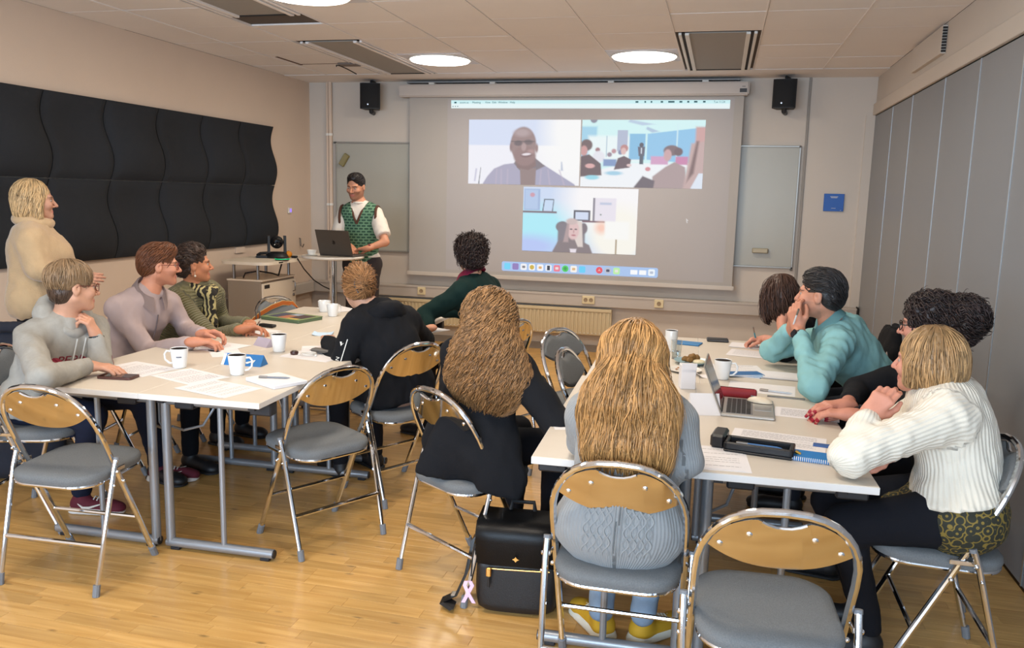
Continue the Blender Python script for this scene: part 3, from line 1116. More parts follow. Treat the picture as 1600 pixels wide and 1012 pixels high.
def table(x0, x1, y0, y1, rot, label, inner, group):
    """x0..x1, y0..y1 top rectangle, inner = -1/+1 side with the thick posts"""
    cx, cy = (x0 + x1) / 2, (y0 + y1) / 2
    w, d = (x1 - x0) / 2, (y1 - y0) / 2
    e = empty('conference_table', (cx, cy, 0), rot, label, 'table', group)
    bm = B()
    box(bm, (-w, -d, 0.714), (w, d, 0.74), 0.002)
    fin('tabletop', bm, M_top, e)
    bm = B()
    for s in (-1, 1):
        box(bm, (-w - 0.0006, s * d - 0.0012, 0.716), (w + 0.0006, s * d + 0.0012, 0.738))
    box(bm, (w - 0.001, -d, 0.716), (w + 0.001, d, 0.738))
    box(bm, (-w - 0.001, -d, 0.716), (-w + 0.001, d, 0.738))
    fin('edge_band', bm, M_edge, e, smooth=0)
    for s in (-1, 1):
        y = s * (d - 0.13)
        bm = B()
        tube(bm, [(-w + 0.03, y, 0.685), (w - 0.03, y, 0.685)], 0.021, 10)
        fin('top_rail', bm, M_leg, e)
        bm = B()
        tube(bm, [(inner * (w - 0.035), y, 0.685), (inner * (w - 0.035), y, 0.03)], 0.02, 12)
        fin('leg', bm, M_leg, e)
        bm = B()
        tube(bm, [(inner * 0.0 * w - inner * 0.02, y, 0.685), (-inner * 0.02, y, 0.03)], 0.0125, 10)
        fin('leg', bm, M_leg, e)
        bm = B()
        tube(bm, [(-w + 0.02, y, 0.032), (w - 0.02, y, 0.032)], 0.021, 12)
        f = fin('foot_tube', bm, M_leg, e)
        for q in (-1, 1):
            bm = B()
            tube(bm, [(q * (w - 0.021), y, 0.032), (q * (w - 0.016), y, 0.032)], 0.0185, 10)
            fin('foot_cap', bm, M_clamp, f)
            bm = B()
            box(bm, (q * (w - 0.06) - 0.022, y - 0.014, 0.0), (q * (w - 0.06) + 0.022, y + 0.014, 0.014), 0.003)
            fin('foot_pad', bm, M_clamp, f)
        for q, ww in ((inner * (w - 0.14), 0.045), (-inner * (w - 0.055), 0.05)):
            bm = B()
            box(bm, (q - ww, y - 0.028, 0.655), (q + ww, y + 0.028, 0.714), 0.006)
            fin('clamp', bm, M_clamp, e)
        bm = B()
        q = inner * (w - 0.05)
        tube(bm, [(q, y - s * 0.02, 0.56), (q, y - s * 0.1, 0.52), (q - inner * 0.06, y - s * 0.16, 0.53), (q - inner * 0.09, y - s * 0.2, 0.6), (q - inner * 0.09, y - s * 0.22, 0.70)], 0.006, 8)
        fin('folding_brace', bm, M_leg, e)
    bm = B()
    box(bm, (-w + 0.05, -d + 0.05, 0.69), (-w + 0.08, d - 0.05, 0.714))
    box(bm, (w - 0.08, -d + 0.05, 0.69), (w - 0.05, d - 0.05, 0.714))
    fin('underframe', bm, M_clamp, e, smooth=0)
    return e


LG, RG = 'tables of the left block', 'tables of the right block'
a = radians(1.5)


def tgroup(ox, oy, rot, W2, Ls, names, g, seam, jog=0.0):
    for i in (0, 1):
        for j in (0, 1):
            lx0, lx1 = (0, seam) if i == 0 else (seam, W2)
            ly0 = 0 if j == 0 else Ls[0]
            ly1 = Ls[0] if j == 0 else Ls[0] + Ls[1]
            cx, cy = (lx0 + lx1) / 2 + (jog if j else 0), (ly0 + ly1) / 2
            wx, wy = rot2(cx, cy, rot)
            hw, hd = (lx1 - lx0) / 2 - 0.0012, (ly1 - ly0) / 2 - 0.0012
            table(ox + wx - hw, ox + wx + hw, oy + wy - hd, oy + wy + hd, rot, names[i + 2 * j], 1 if i == 0 else -1, g)


tgroup(-2.905, 2.872, radians(1.6), 1.135, (1.33, 1.33),
       ('white folding table at the near left corner of the left block, by the hoodie wearer',
        'white folding table at the near right corner of the left block, with notebook and mug',
        'white folding table at the far left of the left block, before the olive cardigan',
        'white folding table at the far right of the left block, before the black hoodie'), LG, 0.575)
tgroup(-0.565, 2.585, radians(2.0), 1.09, (1.31, 1.31),
       ('white folding table at the near left of the right block, before the blonde in grey',
        'white folding table at the near right of the right block, under the open laptop',
        'white folding table at the far left of the right block, beside the empty chairs',
        'white folding table at the far right, where the man in aqua leans'), RG, 0.545, 0.02)

# ------------------------------------------------------------------ folding chairs
M_chr = mat('chrome_tube', (224, 226, 230), 0.09, 1.0)
M_chrb = mat('chrome_plate', (222, 216, 206), 0.075, 1.0)
M_rub = mat('grey_rubber', (120, 122, 126), 0.7)
M_seat = mat('grey_woven_fabric', (112, 114, 115), 0.95, var=0.16, vscale=260, bump=0.0015, bscale=500, spec=0.2)


def backline(z):   # y of the long tube for a height
    return 0.20 - 0.405 * z / 0.82


def make_chair():
    e = empty('folding_chair', (0, 0, 0))
    # long tube: front foot - arch - front foot
    pts = []
    W = 0.205
    for z in (0.03, 0.2, 0.4, 0.5, 0.56):
        pts.append((-W, backline(z), z))
    n = 16
    for k in range(n + 1):
        a_ = pi - pi * k / n
        z = 0.60 + 0.215 * max(0.0, sin(a_)) ** 0.85
        pts.append((W * (1.0 if 0 else 1) * (abs(cos(a_)) ** 0.8) * (1 if cos(a_) > 0 else -1), backline(z), z))
    for z in (0.56, 0.5, 0.4, 0.2, 0.03):
        pts.append((W, backline(z), z))
    bm = B()
    tube(bm, pts, 0.0115, 10)
    fin('back_frame', bm, M_chr, e)
    for s in (-1, 1):
        bm = B()
        tube(bm, [(s * (W + 0.024), -0.055, 0.505), (s * (W + 0.024), -0.075, 0.45), (s * (W + 0.014), -0.19, 0.03)], 0.0105, 10)
        lg = fin('leg', bm, M_chr, e)
        bm = B()
        tube(bm, [(s * (W + 0.014), -0.19, 0.045), (s * (W + 0.0132), -0.198, 0.0)], 0.0145, 10)
        fin('rubber_foot', bm, M_rub, lg)
        bm = B()
        tube(bm, [(s * W, backline(0.045), 0.045), (s * W, backline(0.0), 0.0)], 0.0155, 10)
        fin('rubber_foot', bm, M_rub, e)
        bm = B()
        tube(bm, [(s * (W + 0.024), -0.053, 0.503), (s * (W + 0.024), -0.050, 0.515)], 0.012, 10)
        fin('leg_cap', bm, M_rub, e)
        bm = B()   # side hinge: flat link and bolts
        box(bm, (s * (W + 0.010), -0.065, 0.452), (s * (W + 0.016), 0.01, 0.468), 0.002)
        hg_ = fin('hinge_link', bm, M_chr, e)
        for q, rq in (((s * (W + 0.034), -0.064, 0.46), 0.008), ((s * (W + 0.014), 0.0, 0.40), 0.008), ((s * (W + 0.034), -0.085, 0.41), 0.006)):
            bm = B()
            ball(bm, q, rq, seg=8)
            fin('bolt', bm, M_chr, hg_)
    bm = B()
    tube(bm, [(-W - 0.014, -0.15, 0.185), (W + 0.014, -0.15, 0.185)], 0.0095, 8)
    fin('rear_stretcher', bm, M_chr, e)
    bm = B()
    tube(bm, [(-W, backline(0.21), 0.21), (W, backline(0.21), 0.21)], 0.0085, 8)
    fin('front_stretcher', bm, M_chr, e)
    # seat ring and pad
    out = [(x, y * 1.0) for x, y in rrect(0.37, 0.385, 0.10, 8, 0, 0.02)]
    bm = B()
    tube(bm, [(x, y, 0.418 + (y + 0.17) * 0.03) for x, y in out], 0.009, 8, closed=True)
    fin('seat_frame', bm, M_chr, e)
    bm = B()
    lv = [(0.425, 0.93), (0.428, 1.0), (0.445, 1.025), (0.458, 1.01), (0.466, 0.95), (0.470, 0.80), (0.471, 0.5), (0.470, 0.2)]
    rings = []
    base = rrect(0.385, 0.40, 0.11, 8, 0, 0)
    for z, s in lv:
        rings.append([bm.verts.new((x * s, 0.02 + y * s, z + y * s * 0.03)) for x, y in base])
    for r0, r1 in zip(rings, rings[1:]):
        for k in range(len(base)):
            bm.faces.new((r0[k], r0[(k + 1) % len(base)], r1[(k + 1) % len(base)], r1[k]))
    bm.faces.new(rings[0][::-1])
    bm.faces.new(rings[-1])
    fin('seat', bm, M_seat, e, smooth=0.9)
    # backrest: curved plate, chrome behind and padded in front, with a grip slot
    nu, nv = 24, 10

    def bz(u, v):
        x = -0.192 + 0.384 * u
        t = abs(x) / 0.205
        top = 0.60 + 0.208 * max(0.0, 1 - t ** (1 / 0.8 * 1.0) ** 1.0) ** 0.0 * (max(0.0, 1 - min(1, t) ** 2.5)) ** 0.43
        top -= 0.008
        bot = 0.640 + 0.070 * (abs(x) / 0.2) ** 2.4
        if top < bot + 0.004:
            top = bot + 0.004
        g = math.exp(-(x / 0.05) ** 4) * 0.026   # grip scoop below the tube
        top -= g
        z = bot + (top - bot) * v
        return x, z
    for nm, off, th, mm in (('back_plate', 0.0, 0.004, M_chrb), ('back_pad', 0.005, 0.018, M_seat)):
        bm = B()
        gr = {}
        for side in (0, 1):
            for i in range(nu + 1):
                for j in range(nv + 1):
                    x, z = bz(i / nu, j / nv)
                    if nm == 'back_pad':
                        x *= 0.985
                    edge = min(i, nu - i, j, nv - j)
                    t_ = th if edge > 0 else th * 0.35
                    yy = backline(z) + 0.0 - 0.016 * (1 - (x / 0.205) ** 2) + off + (t_ if side else 0)
                    gr[side, i, j] = bm.verts.new((x, yy, z))
        for i in range(nu):
            for j in range(nv):
                bm.faces.new((gr[0, i, j], gr[0, i + 1, j], gr[0, i + 1, j + 1], gr[0, i, j + 1]))
                bm.faces.new((gr[1, i, j], gr[1, i, j + 1], gr[1, i + 1, j + 1], gr[1, i + 1, j]))
        for i in range(nu):
            bm.faces.new((gr[0, i, 0], gr[1, i, 0], gr[1, i + 1, 0], gr[0, i + 1, 0]))
            bm.faces.new((gr[0, i, nv], gr[0, i + 1, nv], gr[1, i + 1, nv], gr[1, i, nv]))
        for j in range(nv):
            bm.faces.new((gr[0, 0, j], gr[0, 0, j + 1], gr[1, 0, j + 1], gr[1, 0, j]))
            bm.faces.new((gr[0, nu, j], gr[1, nu, j], gr[1, nu, j + 1], gr[0, nu, j + 1]))
        fin(nm, bm, mm, e, smooth=0.9)
    for x, z in ((-0.150, 0.705), (-0.08, 0.745), (0.08, 0.745), (0.150, 0.705)):
        bm = B()
        ball(bm, (x, backline(z) - 0.016 * (1 - (x / 0.205) ** 2) - 0.001, z), 0.0085, (1, 0.5, 1), seg=10)
        fin('rivet', bm, M_chr, e)
    bm = B()
    tube(bm, [(x, backline(0.775 + abs(x) * 0.3) - 0.017, 0.773 + (x / 0.055) ** 2 * 0.016) for x in (-0.055, -0.04, -0.02, 0, 0.02, 0.04, 0.055)], 0.005, 6)
    fin('grip_rim', bm, M_chr, e)
    return e


chair0 = make_chair()
CHAIRS = [   # x, y, facing angle in degrees, label
    (-2.52, 2.735, 93, 'empty grey folding chair in the near left corner, facing the left tables', 'e'),
    (-1.74, 3.36, 149, 'empty grey folding chair standing free at the right side of the left tables', 'e'),
    (0.19, 2.27, 93, 'empty grey folding chair cut by the bottom edge, beside the blonde in grey', 'e'),
    (-0.71, 4.57, -27, 'farther of two empty chairs in the gap between the table blocks', 'e'),
    (-0.54, 4.02, -6, 'nearer of two empty chairs in the gap between the table blocks', 'e'),
    (-2.91, 5.22, -22, 'folding chair with an orange strap over its back, before the white cabinet', 'e'),
    (-0.25, 2.52, 91, 'folding chair on which the woman with long blonde hair sits', 'o'),
    (-0.96, 3.17, 57, 'folding chair beside the backpack, under the woman with long wavy brown hair', 'o'),
    (-1.63, 4.03, 149, 'folding chair under the person in the black hoodie with a hair claw', 'o'),
    (0.79, 2.99, 180, 'folding chair under the woman in the white sweater', 'o'),
    (-3.11, 3.17, 12, 'folding chair under the person in the grey lettered hoodie', 'o'),
    (-3.27, 3.96, 12, 'folding chair under the man in the lilac zip top', 'o'),
    (-3.33, 4.62, 8, 'folding chair under the woman in the olive cardigan', 'o'),
    (-1.36, 5.0, 150, 'folding chair under the curly-haired man in dark green', 'o'),
    (0.85, 3.66, 175, 'folding chair under the woman with curly dark hair', 'o'),
    (0.86, 4.36, 175, 'folding chair under the man in the aqua shirt', 'o'),
    (0.80, 5.15, 180, 'folding chair with a black jacket over its back, behind the man in aqua', 'o'),
]
for i, (x, y, a_, lab, kd) in enumerate(CHAIRS):
    c = chair0 if i == 0 else copy_tree(chair0)
    c.location = (x, y, 0)
    c.scale = (1, 1, 1.02)
    c.rotation_euler = (0, 0, radians(a_ - 90))
    tag(c, lab, 'chair', 'empty folding chairs' if kd == 'e' else 'occupied folding chairs')

# ------------------------------------------------------------------ background furniture
M_cab = mat('cabinet_white', (232, 218, 198), 0.45)
M_grey = mat('cabinet_side_grey', (150, 136, 120), 0.6)
M_steel = mat('brushed_steel', (150, 145, 140), 0.3, 0.9)
e = empty('rolling_cabinet', (-4.08, 6.8, 0), 0, 'white rolling cabinet with a raised shelf, against the left wall', 'cabinet')
bm = B()
box(bm, (-0.17, -0.3, 0.06), (0.16, 0.3, 0.79), 0.006)
fin('body', bm, M_grey, e)
bm = B()
box(bm, (0.16, -0.29, 0.07), (0.178, 0.295, 0.765), 0.004)
dr = fin('door', bm, M_cab, e)
bm = B()
tube(bm, [(0.178, 0.245, 0.74), (0.2, 0.245, 0.735), (0.2, 0.245, 0.655), (0.178, 0.245, 0.65)], 0.006, 8)
fin('handle', bm, M_steel, dr)
bm = B()
ball(bm, (0.185, 0.245, 0.615), 0.016, (0.6, 1, 1))
fin('lock', bm, M_steel, dr)
bm = B()
box(bm, (0.177, -0.265, 0.72), (0.181, -0.18, 0.752))
fin('label_plate', bm, M_dark, dr, smooth=0)
bm = B()
box(bm, (-0.175, -0.305, 0.785), (0.18, 0.305, 0.80), 0.003)
fin('top', bm, M_cab, e)
for x in (-0.12, 0.12):
    for y in (-0.27, 0.27):
        bm = B()
        tube(bm, [(x, y, 0.80), (x, y, 0.945)], 0.014, 10)
        fin('pillar', bm, M_steel, e)
        bm = B()
        lathe(bm, [(0, 0), (0.018, 0.004), (0.025, 0.03), (0.018, 0.055), (0, 0.06)], 12, (x, y, 0))
        fin('caster', bm, M_black, e)
bm = B()
prism(bm, rrect(0.50, 0.95, 0.12, 6, 0.05, 0.05), 0.942, 0.968)
fin('shelf', bm, M_cab, e, smooth=0.4)
bm = B()
box(bm, (0.299, -0.22, 0.95), (0.302, -0.15, 0.962))
fin('shelf_plate', bm, M_dark, e, smooth=0)

# conference camera
c0 = (-3.993, 6.920, 0.965)
e = empty('conference_camera', (c0[0], c0[1], 0.969), radians(35), 'black pan-and-tilt conference camera on the raised cabinet shelf', 'camera')
e.scale = (1.2, 1.2, 1.2)
bm = B()
lathe(bm, [(0, 0), (0.085, 0), (0.09, 0.01), (0.075, 0.035), (0.055, 0.045), (0, 0.047)], 24)
fin('base', bm, M_black, e)
bm = B()
for s in (-1, 1):
    prism(bm, [(-0.03, 0), (0.03, 0), (0.024, 0.13), (-0.024, 0.13)], s * 0.052, s * 0.07, Matrix.Translation((0, 0, 0.04)) @ Matrix(((0, 0, 1, 0), (1, 0, 0, 0), (0, 1, 0, 0), (0, 0, 0, 1))))
fin('yoke', bm, M_black, e)
bm = B()
ball(bm, (0, 0, 0.12), 0.05, (1, 1.05, 1), 20)
hd = fin('head', bm, M_black, e)
bm = B()
lathe(bm, [(0, 0.008), (0.02, 0.006), (0.03, 0.012), (0.034, 0.0), (0.034, -0.02)], 20)
fin('lens', bm, mat('lens_glass', (8, 10, 18), 0.05), hd, (0, -0.045, 0.12), rot=(pi / 2, 0, 0))
c0 = (-3.814, 6.700, 0.988)
e = empty('speaker_puck', (c0[0], c0[1], 0.969), 0, 'flat black conference puck glowing blue and green, before the camera', 'puck')
bm = B()
lathe(bm, [(0, 0), (0.06, 0), (0.066, 0.012), (0.06, 0.022), (0, 0.026)], 24)
fin('body', bm, M_black, e)
bm = B()
lathe(bm, [(0.0665, 0.009), (0.068, 0.012), (0.0665, 0.016)], 24)
fin('light_ring', bm, mat('green_light', (30, 190, 120), 0.4, emit=1.0), e)
c0 = (-3.907, 6.980, 0.995)
bm = B()
ball(bm, (0, 0, 0), 0.034, (1, 1, 0.95), 16)
e = fin('orange', bm, mat('orange_peel', (226, 140, 30), 0.5, bump=0.001, bscale=300), None, (c0[0], c0[1], 1.0))
tag(e, 'small orange fruit behind the conference camera', 'orange')
bm = B()
lathe(bm, [(0, 0.0), (0.004, 0.001), (0.003, 0.004), (0, 0.004)], 8, (0, 0, 0.031))
fin('stem', bm, M_dark, e)
bm = B()
box(bm, (-0.025, -0.02, 0), (0.025, 0.02, 0.02), 0.004)
c0 = (-3.847, 6.980, 0.973)
tag(fin('small_adapter', bm, M_black, None, (c0[0], c0[1], 0.969)), 'tiny black adapter at the right end of the cabinet shelf', 'adapter')
c0 = (-4.090, 6.850, 0.984)
e = empty('desk_phone', (c0[0], c0[1], 0.969), 0.3, 'low black handset lying left of the conference camera', 'phone')
bm = B()
box(bm, (-0.07, -0.045, 0), (0.07, 0.045, 0.022), 0.01, seg=2)
fin('body', bm, M_black, e)
bm = B()
tube(bm, [(-0.06, 0, 0.02), (-0.03, 0, 0.04), (0.03, 0, 0.045), (0.06, 0, 0.026)], 0.014, 8)
fin('handset', bm, M_black, e)
bm = B()
tube(bm, [(-3.771, 6.900, 0.970), (-3.815, 7.100, 0.857), (-3.873, 7.400, 0.722), (-3.923, 7.700, 0.626), (-3.927, 8.000, 0.533)], 0.006, 6)
tag(fin('camera_cable', bm, M_dark), 'thin dark cable hanging from the cabinet shelf towards the standing table', 'cable')
bm = B()
tube(bm, [(-4.15, 6.6, 0.806), (-4.1, 6.55, 0.85), (-4.0, 6.6, 0.87), (-3.95, 6.75, 0.84), (-3.97, 6.9, 0.806), (-3.99, 6.98, 0.88), (-3.98, 7.0, 0.94)], 0.007, 6)
tag(fin('coiled_cable', bm, M_dark), 'short black cable looped on the cabinet top under the shelf', 'cable')
e = empty('subwoofer', (-3.82, 7.75, 0), 0.1, 'black floor box between the white cabinet and the standing table', 'box')
bm = B()
box(bm, (-0.22, -0.2, 0.02), (0.3, 0.2, 0.36), 0.012)
fin('body', bm, M_black, e)
bm = B()
box(bm, (-0.2, -0.208, 0.05), (0.28, -0.2, 0.33), 0.004)
fin('front_panel', bm, mat('speaker_grille', (16, 17, 20), 0.8), e)
bm = B()
for p in ((-0.18, -0.16), (0.26, -0.16), (-0.18, 0.16), (0.26, 0.16)):
    box(bm, (p[0] - 0.02, p[1] - 0.02, 0), (p[0] + 0.02, p[1] + 0.02, 0.02))
fin('feet', bm, M_rub, e)

# standing table
e = empty('standing_table', (-3.34, 6.75, 0), 0, 'round white standing table with a chrome column, holding a laptop', 'table')
bm = B()
lathe(bm, [(0, 1.0), (0.25, 1.0), (0.272, 1.006), (0.277, 1.016), (0.272, 1.028), (0, 1.03)], 40)
fin('tabletop', bm, mat('round_top_white', (218, 208, 194), 0.35), e)
bm = B()
lathe(bm, [(0.0, 0.03), (0.032, 0.03), (0.032, 1.0)], 20)
fin('column', bm, M_chr, e)
bm = B()
lathe(bm, [(0, 0), (0.24, 0), (0.245, 0.008), (0.2, 0.018), (0.05, 0.04), (0.034, 0.06), (0, 0.06)], 36)
fin('base', bm, M_chr, e)


def laptop(loc, rot, label, w, d, open_deg, body, logo=True, keys=True):
    e = empty('laptop', loc, rot, label, 'laptop')
    bm = B()
    box(bm, (-w / 2, -d / 2, 0), (w / 2, d / 2, 0.013), 0.004)
    ba = fin('base', bm, body, e)
    bm = B()
    box(bm, (-w / 2 + 0.02, -0.02, 0.0128), (w / 2 - 0.02, d / 2 - 0.02, 0.0136))
    fin('keyboard_bed', bm, mat('keyboard_bed', (120, 120, 122), 0.5, 0.3), ba, smooth=0)
    bm = B()
    for r_ in range(5):
        n = 13
        for k in range(n):
            kw = (w - 0.05) / n
            if r_ == 0 and 3 < k < 9:
                if k == 4:
                    x0 = -w / 2 + 0.025 + 4 * kw
                    box(bm, (x0, -0.012, 0.0136), (x0 + 5 * kw - 0.003, 0.004, 0.0150))
                continue
            x0 = -w / 2 + 0.025 + k * kw
            y0 = -0.012 + r_ * 0.0195
            box(bm, (x0, y0, 0.0136), (x0 + kw - 0.003, y0 + 0.0165, 0.0150))
    kb = fin('keys', bm, M_black, ba, smooth=0)
    bm = B()
    box(bm, (-0.05, -d / 2 + 0.012, 0.0128), (0.05, -0.028, 0.0134))
    fin('touchpad', bm, mat('touchpad', (170, 172, 174), 0.3, 0.6), ba, smooth=0)
    Mx = Matrix.Translation((0, d / 2 - 0.004, 0.012)) @ Matrix.Rotation(radians(open_deg - 90) * -1, 4, 'X')
    bm = B()
    box(bm, (-w / 2, 0.0, 0.0), (w / 2, 0.006, d - 0.005), 0.003, Mx)
    ld = fin('lid', bm, body, e)
    bm = B()
    box(bm, (-w / 2 + 0.008, -0.0008, 0.012), (w / 2 - 0.008, 0.0, d - 0.012), 0, Mx)
    fin('display', bm, mat('display_dark', (30, 34, 42), 0.15), ld, smooth=0)
    if logo:
        bm = B()
        pts = [(0.016 * cos(t) * (0.92 + 0.1 * abs(sin(t))), 0.016 * sin(t) * (1.05 if sin(t) > 0 else 1.1)) for t in [k * pi / 12 for k in range(24)]]
        pts = [(x if x < 0.011 or abs(z - 0.003) > 0.006 else x - 0.006, z) for x, z in pts]
        prism(bm, pts, -0.0066, -0.0061, Mx @ Matrix.Translation((0, 0, d / 2)) @ Matrix.Rotation(pi / 2, 4, 'X'))
        prism(bm, [(0.0, 0.019), (0.003, 0.024), (0.007, 0.027), (0.005, 0.021)], -0.0066, -0.0061, Mx @ Matrix.Translation((0, 0, d / 2)) @ Matrix.Rotation(pi / 2, 4, 'X'))
        fin('emblem', bm, mat('emblem_dark', (40, 38, 36), 0.2, 0.5), ld, smooth=0)
    bm = B()
    tube(bm, [(-w / 2 + 0.03, d / 2 - 0.003, 0.012), (w / 2 - 0.03, d / 2 - 0.003, 0.012)], 0.005, 8)
    fin('hinge', bm, M_black, e)
    return e


M_sgrey = mat('space_grey_metal', (92, 86, 80), 0.4, 0.6)
M_silver = mat('silver_metal', (190, 188, 184), 0.35, 0.7)
laptop((-3.24, 6.76, 1.031), radians(172), 'dark grey laptop on the standing table, lid towards the room', 0.345, 0.235, 108, M_sgrey)
for (x, y), lab in (((-3.50, 6.66), 'small white cup on the standing table, left of the laptop'),):
    e = empty('small_cup', (x, y, 1.031), 0, lab, 'cup')
    bm = B()
    lathe(bm, [(0, 0.004), (0.025, 0.004), (0.04, 0.045), (0.043, 0.045), (0.03, 0.0), (0, 0.0)], 20)
    fin('bowl', bm, M_white, e)
    bm = B()
    lathe(bm, [(0, 0.0), (0.05, 0.001), (0.055, 0.006), (0.05, 0.004), (0, 0.003)], 20)
    fin('saucer', bm, M_white, e)

# orange strap over chair by the cabinet, and a black jacket over another chair
e = empty('shoulder_strap', (-2.91, 5.22, 0), radians(-22 - 90), 'orange and brown striped strap draped over the chair by the cabinet', 'strap')
for nm, w, mm, dz in (('webbing', 0.014, mat('orange_webbing', (176, 92, 30), 0.8), 0), ('edge_stripe', 0.018, mat('cream_webbing', (196, 170, 120), 0.8), -0.0015)):
    bm = B()
    path = [(-0.215, -0.11, 0.60), (-0.205, -0.14, 0.70), (-0.15, -0.165, 0.775), (-0.05, -0.155, 0.79), (0.06, -0.14, 0.77), (0.16, -0.13, 0.735), (0.235, -0.13, 0.69), (0.25, -0.12, 0.60)]
    rr_ = []
    for x, y, z in path:
        rr_.append([bm.verts.new((x, y + 0.004 + dz, z - w)), bm.verts.new((x, y + 0.004 + dz, z + w)),
                    bm.verts.new((x, y - 0.001 + dz, z + w)), bm.verts.new((x, y - 0.001 + dz, z - w))])
    for q, s in zip(rr_, rr_[1:]):
        for k in range(4):
            bm.faces.new((q[k], q[(k + 1) % 4], s[(k + 1) % 4], s[k]))
    fin(nm, bm, mm, e)
bm = B()
for x in (0.17, 0.20):
    box(bm, (x, -0.137, 0.69), (x + 0.008, -0.118, 0.755), 0.002)
fin('buckle', bm, M_steel, e)

# ------------------------------------------------------------------ things on the tables
TZ = 0.7403
M_mug = mat('white_porcelain', (228, 228, 226), 0.2, coat=0.3)
M_coffee = mat('black_coffee', (22, 14, 12), 0.6, spec=0.1)


def mug(loc, ang, label, hnd=True, fill=True, h=0.095, r=0.042, taper=0.75, logo=False):
    e = empty('coffee_mug', (loc[0], loc[1], TZ), ang, label, 'mug')
    bm = B()
    lathe(bm, [(0, 0), (r * taper - 0.004, 0.0), (r * taper, 0.004), (r, h - 0.003), (r - 0.001, h), (r - 0.004, h - 0.002), (r * taper - 0.003, 0.01), (0, 0.008)], 28)
    fin('cup', bm, M_mug, e)
    if hnd:
        bm = B()
        tube(bm, [(r * 0.96, 0, h * 0.84), (r + 0.016, 0, h * 0.86), (r + 0.027, 0, h * 0.7), (r + 0.024, 0, h * 0.42), (r + 0.008, 0, h * 0.25), (r * 0.84, 0, h * 0.22)], 0.0048, 8)
        fin('handle', bm, M_mug, e)
    if fill:
        bm = B()
        lathe(bm, [(0, h * 0.975), (r - 0.0045, h * 0.975), (r - 0.0055, h * 0.88), (0, h * 0.86)], 24)
        fin('coffee', bm, M_coffee, e)
    if logo:
        bm = B()
        for k in range(3):
            a_ = radians(-70 - ang * 57.3 + 12 * k)
            rr_ = r * 0.93
            x, y = rr_ * cos(a_), rr_ * sin(a_)
            box(bm, (-0.004, -0.0005, -0.003), (0.004, 0.0015, 0.003), 0, Matrix.Translation((x, y, h * 0.6)) @ Matrix.Rotation(a_ + pi / 2, 4, 'Z'))
        fin('printed_mark', bm, mat('mug_print', (110, 110, 120), 0.6), e, smooth=0)
    return e


mug((-2.485, 3.383, 0.740), radians(200), 'white mug of coffee at the near left, before the man in lilac', logo=True)
mug((-2.146, 3.341, 0.740), radians(20), 'white mug with its handle right, before the blue tent card', logo=False)
mug((-2.255, 3.909, 0.740), radians(100), 'white mug of coffee in the middle of the left block', True)
mug((-2.714, 5.342, 0.740), radians(150), 'white mug with left handle at the far end of the left block', True, False, r=0.046, h=0.08)
mug((-2.564, 5.169, 0.740), radians(60), 'white mug nearest the black hoodie at the far end', True, False, h=0.085)
mug((0.053, 4.048, 0.740), radians(0), 'white mug with its handle right, behind the open laptop', True)
mug((-0.232, 4.716, 0.740), radians(90), 'tall white mug with dark rim, right of the long blonde hair', False, True, h=0.12, r=0.036, taper=0.9, logo=True)


def textured(name, w, d, parent, z, rows=16, seed=1, margin=0.1):
    """printed lines on a sheet: thin dark bars with ragged ends"""
    rr_ = random.Random(seed)
    bm = B()
    for k in range(rows):
        yy = d * (0.5 - margin - (1 - 2 * margin) * k / rows)
        if rr_.random() < 0.15:
            continue
        x = -w * (0.5 - margin)
        xe = w * (0.5 - margin) - (rr_.random() * 0.3 * w if rr_.random() < 0.3 else 0)
        while x < xe:
            wl = rr_.uniform(0.006, 0.02)
            x2 = min(x + wl, xe)
            v = [bm.verts.new(p) for p in ((x, yy - 0.0012, z), (x2, yy - 0.0012, z), (x2, yy + 0.0012, z), (x, yy + 0.0012, z))]
            bm.faces.new(v)
            x = x2 + 0.003
    return fin(name, bm, mat('print_grey', (122, 120, 124), 0.9), parent, smooth=0)


M_paper = mat('paper_white', (226, 223, 224), 0.8)
SH = [0]


def sheet(loc, ang, label, w=0.21, d=0.297, n=1, txt=False, curl=0.0, name='paper_sheet', rows=16, cat='paper', zoff=0.0, thick=0.0006, mm=None):
    SH[0] += 1
    e = empty(name, (loc[0], loc[1], TZ + zoff), ang, label, cat)
    for k in range(n):
        bm = B()
        dx, dy, da = (rnd.uniform(-0.02, 0.02), rnd.uniform(-0.02, 0.02), rnd.uniform(-0.1, 0.1)) if k else (0, 0, 0)
        nx = 6
        rows_ = []
        for i in range(nx + 1):
            u = i / nx
            x = -w / 2 + w * u
            z = k * 0.001 + curl * (2 * u - 1) ** 4
            rows_.append([bm.verts.new((x, -d / 2, z)), bm.verts.new((x, d / 2, z)), bm.verts.new((x, d / 2, z + thick)), bm.verts.new((x, -d / 2, z + thick))])
        for p, q in zip(rows_, rows_[1:]):
            for j in range(4):
                bm.faces.new((p[j], p[(j + 1) % 4], q[(j + 1) % 4], q[j]))
        bm.faces.new(rows_[0])
        bm.faces.new(rows_[-1][::-1])
        bmesh.ops.transform(bm, matrix=Matrix.Translation((dx, dy, 0)) @ Matrix.Rotation(da, 4, 'Z'), verts=bm.verts)
        o = fin('sheet', bm, mm or M_paper, e, smooth=0)
    if txt:
        textured('printed_text', w, d, e, (n - 1) * 0.001 + thick + 0.0004, rows, SH[0])
    return e


